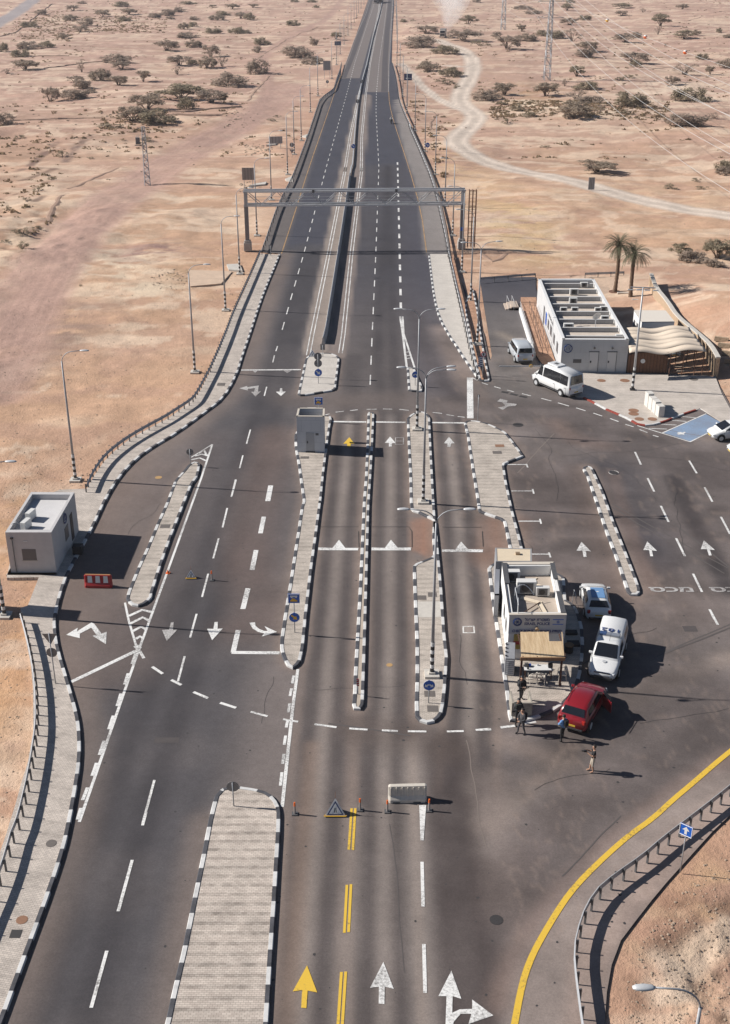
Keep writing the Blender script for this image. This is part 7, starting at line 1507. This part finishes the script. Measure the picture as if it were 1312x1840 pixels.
# motorcyclist far up the road
g0 = G(703, 222); mc = empty('motorcycle', (*g0, 0), R(-88), 'dark motorcycle riding towards the camera on the incoming carriageway', 'motorcycle')
for x in (-.7, .72): MB().cyl((0, 0, 0), .32, .14, 16, 0, 'y').build('wheel', M['tyre'], mc, loc=(x, 0, .32))
loft(mb := MB(), [(-.75, [(0, .6), (.12, .65), (.1, .85), (0, .88)]), (-.1, [(0, .45), (.2, .5), (.2, .85), (0, .9)]), (.4, [(0, .45), (.22, .55), (.2, .98), (0, 1.02)]), (.7, [(0, .7), (.2, .75), (.12, 1.15), (0, 1.2)])]); mb.build('body', PLAS, mc, True)
MB().tube([(.55, -.38, 1.08), (.6, 0, 1.1), (.55, .38, 1.08)], .02, 5).build('handlebar', M['black'], mc)
sit = dict(pel=(0,0,.55), spi=(0,-.03,.72), che=(0,-.1,.92), nek=(0,-.14,1.05), hd0=(0,-.17,1.13), hd1=(0,-.19,1.22), hd2=(0,-.18,1.30), nos=(0,-.29,1.2), shR=(-.19,-.1,.99), elR=(-.32,-.28,.80), wrR=(-.33,-.50,.80), paR=(-.33,-.55,.8), shL=(.19,-.1,.99), elL=(.32,-.28,.80), wrL=(.33,-.50,.80), paL=(.33,-.55,.8), hiR=(-.11,-.04,.5), knR=(-.22,-.38,.40), anR=(-.2,-.15,.05), toR=(-.2,-.3,.03), hiL=(.11,-.04,.5), knL=(.22,-.38,.40), anL=(.2,-.15,.05), toL=(.2,-.3,.03))
figure('rider in a white jacket sitting on the motorcycle', (g0[0], g0[1]+.15), .33, R(2), sit, [SKIN, M['white'], BLK, BOOT], M['white'], None, 1.8)
# ================= vegetation, rocks, dust, air =================
def leafmat(name, col, col2):
    m = mat(name, col, .9, noise=.01, nscale=1.3, col2=col2, spec=.1); nt = m.node_tree; N = nt.nodes; b = N['Principled BSDF']
    tr_ = N.new('ShaderNodeBsdfTranslucent'); mx = N.new('ShaderNodeMixShader'); mx.inputs[0].default_value = .42; nt.links.new(b.inputs['Base Color'].links[0].from_socket, tr_.inputs[0])
    nt.links.new(b.outputs[0], mx.inputs[1]); nt.links.new(tr_.outputs[0], mx.inputs[2]); nt.links.new(mx.outputs[0], N['Material Output'].inputs['Surface']); return m
LF = [leafmat('acacia_leaves', (.46, .37, .285), (.32, .26, .20)), leafmat('grey_brown_twigs', (.48, .385, .31), (.34, .275, .22)), leafmat('olive_leaves', (.41, .345, .245), (.28, .235, .165))]
BARK = mat('acacia_bark', (.15, .11, .085), .95, noise=.3)
def crown_mesh(kind, seed, nleaf):
    rg = np.random.default_rng(seed); V = []; F = []
    ncl = {'u': 34, 'r': 30, 'b': 20, 's': 8}[kind]; cl = []
    for k in range(ncl):
        a = rg.uniform(0, 2*math.pi); q_ = math.sqrt(rg.uniform(0, 1))*.46
        if kind == 'u': c_ = (q_*math.cos(a), q_*math.sin(a), rg.uniform(.42, .88)-.5*q_*q_+rg.normal(0, .03)); rr_ = (rg.uniform(.11, .20), rg.uniform(.08, .15))
        elif kind == 'b': c_ = (q_*math.cos(a), q_*math.sin(a), rg.uniform(.35, .95)-.4*q_); rr_ = (rg.uniform(.07, .13),)*2
        else: c_ = (q_*math.cos(a), q_*math.sin(a), rg.uniform(.12, .80)*(1-q_*q_*2.4)+.06); rr_ = (rg.uniform(.11, .20), rg.uniform(.13, .25))
        cl.append((c_, rr_))
    per = nleaf//ncl
    for c_, rr_ in cl:
        for i in range(per):
            d = rg.normal(0, 1, 3); d /= np.linalg.norm(d); s = rg.uniform(.35, 1.05)
            p = np.array(c_)+d*np.array([rr_[0], rr_[0], rr_[1]])*s; p[2] = max(p[2], .01)
            t = rg.normal(0, 1, 3); t /= np.linalg.norm(t); b = np.cross(t, d); b /= np.linalg.norm(b)+1e-6; L = rg.uniform(.018, .046); n0 = len(V)
            asp = .45 if kind != 'b' else .18
            V += [tuple(p-t*L-b*L*asp), tuple(p+t*L-b*L*asp), tuple(p+t*L+b*L*asp), tuple(p-t*L+b*L*asp)]; F.append((n0, n0+1, n0+2, n0+3))
    me = bpy.data.meshes.new('crown'); me.from_pydata(V, [], F); me.update(); return me, cl
def trunk_mesh(kind, cl, seed):
    rg = random.Random(seed); mb = MB(); tgt = rg.sample(cl, min(len(cl), 9 if kind != 'r' else 6))
    for c_, _ in tgt:
        x, y, z = c_; bx = x*.10; mb.tube([(bx, y*.1, -.05), (x*.35+rg.uniform(-.03, .03), y*.35, z*.40), (x*.75, y*.75, z*.78), (x, y, z)], [.020, .013, .008, .004], 5)
    return mb
protos = {}
for kind, nv, nl in (('u', 5, 1900), ('r', 5, 1900), ('b', 3, 900), ('s', 2, 500)):
    for k in range(nv):
        me, cl = crown_mesh(kind, 100+k*7+ord(kind), nl); me.materials.append(LF[{'u': k % 3, 'r': (k+1) % 3, 'b': 1, 's': 2}[kind]])
        tm = trunk_mesh(kind, cl, k); t = tm.build('trunk', BARK); protos[(kind, k)] = (me, t.data); bpy.data.objects.remove(t)
BU = dict(A=[(650,30,80,35,'r'),(440,12,50,20,'r'),(395,62,65,38,'u'),(550,92,75,50,'u'),(690,78,90,45,'u'),(670,110,85,28,'r'),(380,112,80,35,'r'),(220,80,65,32,'r'),(465,135,80,50,'r'),(160,148,90,36,'r'),(430,172,80,42,'u'),(830,96,75,30,'r'),(900,80,80,42,'r'),(960,60,70,28,'r'),(915,102,45,20,'r'),(1040,102,60,22,'r'),(1010,14,90,20,'r'),(1140,35,40,20,'u'),(1245,45,80,36,'u'),(1165,100,90,35,'r'),(1195,76,80,30,'r'),(1292,95,60,45,'u'),(985,160,60,40,'r'),(1030,145,55,32,'r'),(1140,182,90,36,'r'),(1270,185,90,40,'r'),(1000,205,120,35,'r'),(1035,245,100,40,'r'),(340,210,62,38,'r'),(155,268,130,50,'r'),(250,260,75,42,'r'),(115,302,100,50,'r'),(135,370,130,65,'u'),(10,285,60,65,'r'),(40,392,75,32,'b'),(440,388,50,75,'b'),(400,442,80,40,'u'),(540,432,120,70,'r'),(635,458,100,62,'u'),(440,476,90,55,'r'),(485,494,60,30,'r'),(620,336,160,52,'r'),(655,368,90,50,'u'),(770,432,65,78,'u'),(270,546,85,98,'u'),(400,532,150,58,'r'),(890,268,115,72,'u'),(965,346,120,65,'u'),(1110,360,110,70,'r'),(1130,302,90,82,'u'),(1190,352,70,75,'b'),(1030,338,60,30,'r'),(950,388,60,50,'b'),(1225,458,175,84,'r'),(975,538,225,95,'u'),(1140,562,150,88,'u'),(1000,592,90,75,'r'),(1195,562,60,60,'u'),(790,602,175,105,'u'),(715,672,150,100,'u'),(845,678,175,85,'r'),(30,688,95,78,'r'),(590,702,120,30,'s'),(770,755,90,32,'s'),(335,830,60,50,'s'),(110,745,70,30,'s'),(480,836,40,14,'s')],
 B=[(20,100,60,45,'r'),(45,40,50,25,'u'),(270,14,40,20,'r'),(360,14,50,18,'r'),(385,38,40,16,'r'),(260,150,75,38,'r'),(15,182,45,24,'r'),(90,234,80,45,'r'),(65,268,60,40,'r'),(75,392,110,95,'r'),(370,246,45,45,'r'),(280,304,165,75,'r'),(355,336,110,46,'r'),(490,217,60,46,'u'),(850,121,35,25,'r'),(900,105,30,14,'s'),(970,190,110,55,'u'),(935,264,170,72,'r'),(1080,298,145,52,'r'),(1200,135,85,58,'u'),(1175,222,155,68,'u'),(980,378,120,62,'r'),(1100,412,110,56,'r'),(1080,440,120,34,'s'),(1130,466,50,26,'s'),(1240,14,40,25,'r'),(1265,534,115,62,'r'),(175,630,45,18,'s'),(145,652,50,18,'s'),(1260,250,90,45,'s')],
 C=[(735,44,100,32,'u'),(730,86,60,35,'u'),(845,68,40,25,'b'),(1055,56,70,38,'u'),(940,142,90,78,'u'),(925,186,40,50,'b'),(1065,204,100,58,'u'),(1130,190,50,35,'r'),(1250,172,35,30,'r'),(1298,356,120,58,'r'),(1165,314,65,38,'r'),(1300,204,60,22,'r'),(440,56,60,45,'u'),(455,20,60,22,'r'),(455,140,90,48,'u'),(530,106,70,35,'r'),(255,72,90,25,'r'),(205,50,90,25,'r'),(195,174,50,45,'u'),(215,220,110,44,'r'),(60,196,60,35,'r'),(115,280,120,86,'u'),(320,196,110,38,'r'),(465,228,100,78,'b'),(370,208,90,52,'r'),(545,276,110,66,'u'),(530,312,100,50,'r'),(490,406,85,68,'u'),(755,222,110,62,'u'),(810,202,55,40,'r'),(790,338,150,70,'u'),(808,362,60,44,'r'),(425,447,50,44,'b'),(325,503,120,92,'u'),(540,468,150,52,'r'),(490,532,140,58,'b'),(570,556,130,44,'r'),(100,492,120,82,'u'),(35,524,90,62,'r'),(775,574,175,95,'r'),(475,652,195,98,'r'),(610,628,90,55,'b'),(1065,396,130,66,'b'),(1000,448,80,58,'u'),(1110,532,180,85,'r'),(1205,388,50,55,'u'),(1070,688,210,74,'r'),(600,908,200,68,'u'),(1290,902,110,72,'r'),(740,628,90,30,'s'),(120,668,60,40,'s'),(320,788,60,18,'s'),(715,430,60,30,'s'),(770,418,70,26,'s'),(90,560,70,24,'s'),(240,640,120,30,'s'),(1230,632,70,34,'b'),(190,600,110,44,'s')],
 F=[(1065,444,90,70,'u'),(1130,468,120,60,'r'),(1250,452,150,105,'u'),(1225,496,110,44,'r'),(1010,92,80,28,'s'),(1150,52,50,24,'s'),(1180,92,70,24,'s'),(1290,18,80,44,'r')],
 D=[(120,358,110,38,'s'),(200,328,60,26,'s'),(115,448,95,46,'s'),(30,398,50,22,'s'),(140,174,50,28,'s'),(205,112,60,28,'s'),(270,48,40,28,'s'),(35,230,60,30,'s'),(430,645,26,10,'s')])
BU['A'] = [t for t in BU['A'] if all(not isinstance(q_, type(...)) for q_ in t)]
TYPE = dict(u='flat-topped acacia', r='rounded thorn bush', b='sparse bare-twigged shrub', s='low olive tussock'); cnt = {}
allb = []
for k_, lst in BU.items():
    for cx_, by, wd, hh, ty in lst:
        (x, y), = px(k_, (cx_, by)); allb.append((x, y, wd*CR[k_][2], hh*CR[k_][2], ty))
allb.sort(key=lambda t: (round(t[1]/28), abs(t[0]-660)))
rg = random.Random(5)
for x, y, wpx, hpx, ty in allb:
    sc_ = (y+130)*CS/H; g0 = G(x, y-hpx*.05); wd = wpx/sc_*1.2; hh = max(.35, hgt(y, y-hpx)*(.86 if ty == 'u' else 1.0))
    side = 'left' if x < 660 else 'right'; band = int(round(y/28)); key = (side, band, ty); cnt[key] = cnt.get(key, 0)+1
    kk = rg.randrange({'u': 5, 'r': 5, 'b': 3, 's': 2}[ty]); cm, tm = protos[(ty, kk)]
    nm = {'u': 'acacia_tree', 'r': 'thorn_bush', 'b': 'dry_shrub', 's': 'tussock'}[ty]
    bn = nth(max(0, band)) if band < 27 else 'last'
    e_ = empty(nm, (*g0, gz(*g0)-.03), rg.uniform(0, 6.28), f"{TYPE[ty]} on the {side} plain, {bn} row from the top, {nth(cnt[key]-1)} from the road", {'u': 'tree', 'r': 'bush', 'b': 'shrub', 's': 'tussock'}[ty], {'u': 'acacias on the desert plain', 'r': 'thorn bushes on the desert plain', 'b': 'dry shrubs on the desert plain', 's': 'tussocks on the desert plain'}[ty])
    e_.scale = (wd, wd*rg.uniform(.75, 1.0), hh)
    for n_, m_ in (('crown', cm), ('trunk', tm)):
        o = bpy.data.objects.new(n_, m_); COL.objects.link(o); o.parent = e_
# uncounted dry ground cover
V = []; F = []; r2 = np.random.default_rng(9); n_ok = 0
def tuft(V, F, gx, gy, z, s, h, n, r2):
    for k in range(n):
        a = r2.uniform(0, 6.28); q_ = s*math.sqrt(r2.uniform(0, 1)); x, y = gx+q_*math.cos(a), gy+q_*math.sin(a); b = r2.uniform(0, 6.28); w_ = s*r2.uniform(.18, .4); zz = h*r2.uniform(.4, 1)*(1-.6*(q_/s)**2); i0 = len(V)
        V.extend([(x-w_*math.cos(b), y-w_*math.sin(b), z-.03), (x+w_*math.cos(b), y+w_*math.sin(b), z-.03), (x+w_*.6*math.cos(b)+r2.normal(0, s*.15), y+w_*.6*math.sin(b), z+zz), (x-w_*.6*math.cos(b), y-w_*.6*math.sin(b)+r2.normal(0, s*.15), z+zz)]); F.append((i0, i0+1, i0+2, i0+3))
cand = []
for _ in range(6500): cand.append((r2.uniform(-60, 1380), 300*r2.uniform(0, 1)**1.9-20))
for (x0, x1, y0, y1, n_) in ((60,300,30,60,520), (20,130,20,75,260), (170,300,205,240,90), (880,1080,180,215,420), (1050,1200,185,220,200), (0,110,240,330,45), (160,250,15,60,120), (770,870,120,165,90), (760,800,230,340,70), (730,760,180,260,60), (0,100,330,420,20), (820,940,520,300,0), (450,520,560,640,0)):
    for _ in range(n_): cand.append((r2.uniform(x0, x1), r2.uniform(y0, y1)))
cx2 = np.array([c_[0] for c_ in cand]); cy2 = np.array([c_[1] for c_ in cand]); gx2, gy2 = Pn(cx2, cy2)
D2 = seg_d(gx2, gy2); ins2 = inside(gx2, gy2, ASPH); nn = fbm(gx2/22, gy2/9, 71, 4); zz2 = terrain_h(gx2, gy2, D2)
V2 = []; F2 = []
trk = np.full(gx2.shape, 1e9)
for pts, wd in tr.values(): trk = np.minimum(trk, pdist(gx2, gy2, smooth(gp(pts), 1))-wd*.6)
for i in range(len(cand)):
    if ins2[i] or D2[i] < 2 or trk[i] < .6 or (i < 6500 and nn[i] < .52): continue
    s = r2.uniform(.25, .75)*(1 if i < 6500 else 1.25); tuft(V if i % 3 else V2, F if i % 3 else F2, gx2[i], gy2[i], zz2[i], s, s*r2.uniform(.5, .9), 9, r2)
for V_, F_, mm, lb_ in ((V, F, leafmat('dry_scrub', (.36, .26, .165), (.25, .18, .11)), 'tan dry scrub scattered over the desert plain'), (V2, F2, leafmat('olive_scrub', (.24, .185, .11), (.17, .13, .08)), 'olive brown low scrub scattered over the desert plain')):
    me = bpy.data.meshes.new('ground_cover'); me.from_pydata(V_, [], F_); me.materials.append(mm); o = bpy.data.objects.new('ground_cover', me); COL.objects.link(o); tag(o, lb_, 'ground cover', kind='stuff')
# stones
V = []; F = []
def stone(gx, gy, z, s):
    i0 = len(V); a0 = r2.uniform(0, 6.28)
    for (r_, dz) in ((1, -.3), (.85, .35)):
        for k in range(5): V.append((gx+s*r_*math.cos(a0+k*1.257)*r2.uniform(.7, 1.1), gy+s*r_*math.sin(a0+k*1.257)*r2.uniform(.7, 1.1), z+s*dz*r2.uniform(.7, 1.2)))
    V.append((gx, gy, z+s*.55))
    for k in range(5): F.append((i0+k, i0+(k+1) % 5, i0+5+(k+1) % 5, i0+5+k)); F.append((i0+5+k, i0+5+(k+1) % 5, i0+10))
sp = []
for (x0, x1, y0, y1, n_, s0, s1) in ((0,440,440,900,1300,.03,.12), (0,160,870,1560,800,.025,.09), (272,350,482,520,200,.05,.22), (1090,1312,1440,1840,1500,.02,.10), (250,400,60,130,30,.1,.3), (400,450,195,230,60,.2,.5), (440,490,255,275,70,.2,.5), (430,470,326,345,50,.15,.4), (50,350,180,240,80,.15,.5), (860,1312,380,500,160,.06,.18), (1270,1330,650,760,40,.05,.15), (400,440,430,640,60,.05,.14), (770,860,300,520,90,.06,.2), (120,190,850,885,30,.05,.15), (-100,1400,0,320,500,.1,.35)):
    for _ in range(n_): sp.append((r2.uniform(x0, x1), r2.uniform(y0, y1), s0+(s1-s0)*r2.uniform(0, 1)**3))
cx2 = np.array([c_[0] for c_ in sp]); cy2 = np.array([c_[1] for c_ in sp]); gx2, gy2 = Pn(cx2, cy2); D2 = seg_d(gx2, gy2); ins2 = inside(gx2, gy2, ASPH); zz2 = terrain_h(gx2, gy2, D2)
onpav = inside(gx2, gy2, leftedge+[p for p in KLw[::-1]][::-1])
for i in range(len(sp)):
    if ins2[i] or D2[i] < .8: continue
    stone(gx2[i], gy2[i], zz2[i], sp[i][2])
me = bpy.data.meshes.new('loose_stones'); me.from_pydata(V, [], F); me.materials.append(M['rock']); o = bpy.data.objects.new('loose_stones', me); COL.objects.link(o); tag(o, 'loose stones and rubble scattered over the sand', 'stones', kind='stuff')
# low walls / ledges in the fields on the left
def bund(name, pts, wd, hh, label, m):
    q_ = resample(smooth(gp(pts), 1), 2.2); q_ = [(a+r2.normal(0, .12), b+r2.normal(0, .12)) for a, b in q_]; c_ = q_[0]; z0 = gz(*c_); mb = MB(); vs = []; n_ = len(q_)
    o1, o2, o3, o4 = offset(q_, wd), offset(q_, wd*.3), offset(q_, -wd*.3), offset(q_, -wd)
    for i in range(n_):
        z_ = gz(*q_[i])-z0; hz_ = hh*r2.uniform(.6, 1.1)
        vs += [(o1[i][0]-c_[0], o1[i][1]-c_[1], z_-.1), (o2[i][0]-c_[0], o2[i][1]-c_[1], z_+hz_), (o3[i][0]-c_[0], o3[i][1]-c_[1], z_+hz_), (o4[i][0]-c_[0], o4[i][1]-c_[1], z_-.1)]
    mb.add(vs, [(i*4+j, i*4+j+1, (i+1)*4+j+1, (i+1)*4+j) for i in range(n_-1) for j in range(3)]); o = mb.build(name, m, loc=(c_[0], c_[1], z0)); tag(o, label, 'earth ledge', 'earth ledges in the desert')
EM = mat('earth_ledge', srgb(172,142,122), .95, noise=.25, nscale=.8)
for k, (kk_, pts, lb_) in enumerate((('A', ((60,665), (300,655), (520,640), (650,652), (900,640), (1130,640), (1190,632)), 'long low earth ledge crossing the left field below the acacias'), ('A', ((900,612), (1000,612), (1050,600), (1300,580)), 'short earth ledge right of the dark bush in the left field'),
        ('A', ((240,362), (330,350), (450,335), (560,325)), 'thin dark furrow ledge in the upper left field'), ('A', ((180,300), (260,298), (365,297)), 'faint furrow ledge left of the thin one in the upper left field'), ('B', ((20,540), (40,490), (130,400)), 'earth ledge beside the curved sand track left of the highway'), ('B', ((75,300), (150,250), (260,200), (390,155)), 'curved earth ledge along the sand track higher up'),
        ('A', ((0,195), (60,180), (120,150), (190,90), (280,20)), 'dark embankment beside the paved road in the top left corner'), ('D', ((250,290), (270,250), (330,150)), 'dark rock ledge on the left dirt track'), ('D', ((370,100), (460,60), (560,20), (640,-10)), 'thin earth ledge above the left dirt track'),
        ('v', ((880,1170), (870,1110), (900,1060), (940,1020)), 'eroded edge of the gully right of the highway'), ('u', ((500,90), (570,150), (640,180), (700,160), (760,100)), 'eroded ditch edge behind the service road'), ('C', ((800,380), (900,372), (1000,352)), 'low dark bank beside a bush on the right plain'), ('C', ((970,520), (1040,500), (1100,500), (1110,540)), 'eroded sand bank under the large right-hand bush'), ('C', ((940,120), (1060,122), (1150,100)), 'low bank in the upper right plain'))):
    bund('earth_ledge', px(kk_, *pts), .7, .34 if kk_ == 'A' else .1, lb_, EM)
# ---------------- palms
def palm(base, hh, rz, label, seed):
    rg = random.Random(seed); r = empty('palm_tree', (*base, 0), rz, label, 'palm tree', 'date palms behind the long building')
    mb = MB(); zs_ = np.linspace(0, hh, 24); rs_ = [.30-.08*min(1, z/1.2)+(.035 if i % 2 else 0)+(.10 if z > hh-.7 else 0) for i, z in enumerate(zs_)]
    mb.tube([(.12*math.sin(z*.5), .05*z/hh, z) for z in zs_], rs_, 12); mb.build('trunk', mat('palm_trunk', (.20, .13, .085), .95, noise=.5, nscale=5, bump=.8, bscale=9), r, True)
    mb = MB(); tx = .12*math.sin(hh*.5)
    for k in range(84):
        a = k*2.399+rg.uniform(-.2, .2); el = rg.uniform(-.35, 1.35); L = rg.uniform(1.8, 2.6); pts = []; p = Vector((tx, .05, hh)); e = el
        for s in range(9):
            pts.append(p.copy()); p = p+Vector((math.cos(a)*math.cos(e), math.sin(a)*math.cos(e), math.sin(e)))*L/8; e -= .17
        mb.tube(pts, [.03]+[.016]*7+[.006], 3, 0, False)
        for s in range(1, 9):
            for t in (0, .5):
                if s == 8 and t: continue
                q_ = pts[s].lerp(pts[min(8, s+1)], t); d = (pts[min(8, s+1)]-pts[s-1]).normalized(); sd = d.cross(Vector((0, 0, 1))).normalized(); ll = .38*(1-abs(s-4)/7)
                for sg in (-1, 1):
                    tip = q_+(sd*sg*.75+d*.6+Vector((0, 0, .12))).normalized()*ll; mb.add([tuple(q_-d*.035), tuple(q_+d*.035), tuple(tip)], [(0, 1, 2)])
    mb.build('crown', mat('palm_fronds', (.125, .115, .062), .8, noise=.01, nscale=2, col2=(.075, .08, .04)), r)
palm(G(1104.6, 525.5), 6.0, 0, 'left of the two date palms behind the long building', 3); palm(G(1132.7, 538.5), 5.8, 1.9, 'right of the two date palms, nearer the hut', 8)
for k, p in enumerate(((1104.6, 525.5), (1132.7, 538.5))): tag(MB().disc((0, 0, .08), .75, (0, 0, 1), 18, 0, .14).build('soil_ring', M['rust'], loc=(*G(*p), 0)), ('brown soil ring round the foot of the left palm', 'brown soil ring round the foot of the right palm')[k], 'soil ring')
# ---------------- dust plume behind the lorry
def vol(name, density, col, noise=None, aniso=.2):
    m = bpy.data.materials.new(name); m.use_nodes = True; nt = m.node_tree; nt.nodes.remove(nt.nodes['Principled BSDF']); v = nt.nodes.new('ShaderNodeVolumePrincipled')
    v.inputs['Color'].default_value = (*col, 1); v.inputs['Density'].default_value = density; v.inputs['Anisotropy'].default_value = aniso; nt.links.new(v.outputs[0], nt.nodes['Material Output'].inputs['Volume'])
    if noise:
        tc = nt.nodes.new('ShaderNodeTexCoord'); nz = nt.nodes.new('ShaderNodeTexNoise'); nz.inputs['Scale'].default_value = noise; nz.inputs['Detail'].default_value = 4; nt.links.new(tc.outputs['Object'], nz.inputs['Vector'])
        mr = nt.nodes.new('ShaderNodeMapRange'); mr.inputs[1].default_value = .40; mr.inputs[2].default_value = .68; mr.inputs[4].default_value = density*2; nt.links.new(nz.outputs[0], mr.inputs[0]); nt.links.new(mr.outputs[0], v.inputs['Density'])
    return m
DM = vol('dust', .011, (1.0, .985, .96), .16, 0)
path = [(799, 66, .8, 1.0), (806, 52, 2.5, 2), (810, 40, 4.5, 2.6), (812, 28, 6.5, 3), (812, 14, 10, 3.4), (810, 0, 14, 3.6), (805, -22, 20, 4)]
mb = MB(); vs = []; nn_ = 14
g00 = G(*path[0][:2])
for x, y, wd, hh in path:
    g0 = G(x, y)
    for k in range(nn_): a = 2*math.pi*k/nn_; vs.append((g0[0]-g00[0]+wd*math.cos(a), g0[1]-g00[1], max(-.2, hh*.45+hh*.75*math.sin(a))))
mb.add(vs, [(i*nn_+k, (i+1)*nn_+k, (i+1)*nn_+(k+1) % nn_, i*nn_+(k+1) % nn_) for i in range(len(path)-1) for k in range(nn_)]+[tuple(range(nn_)), tuple(range((len(path)-1)*nn_, len(path)*nn_))[::-1]])
o = empty('dust_cloud', (*g00, 0))
for sc_ in (1.0, .78, .56, .34):
    m3 = MB(); m3.f = list(mb.f); m3.m = list(mb.m); m3.v = []
    for i, v in enumerate(mb.v):
        g0 = G(*path[i//nn_][:2]); cxx = g0[0]-g00[0]; m3.v.append((cxx+(v[0]-cxx)*sc_, v[1]+3*(1-sc_), .2+(v[2]-.2)*(.4+.6*sc_)))
    m3.build('dust_layer', DM, o)
tag(o, 'pale dust plume trailing behind the lorry on the dirt track', 'dust cloud', kind='stuff')
# ---------------- thin desert haze
o = MB().bbox(-9000, 9000, -600, 30000, -8, 70).build('haze', vol('haze_air', .00014, (.88, .90, .97), None, .3)); tag(o, 'thin pale desert haze', 'haze', kind='stuff')
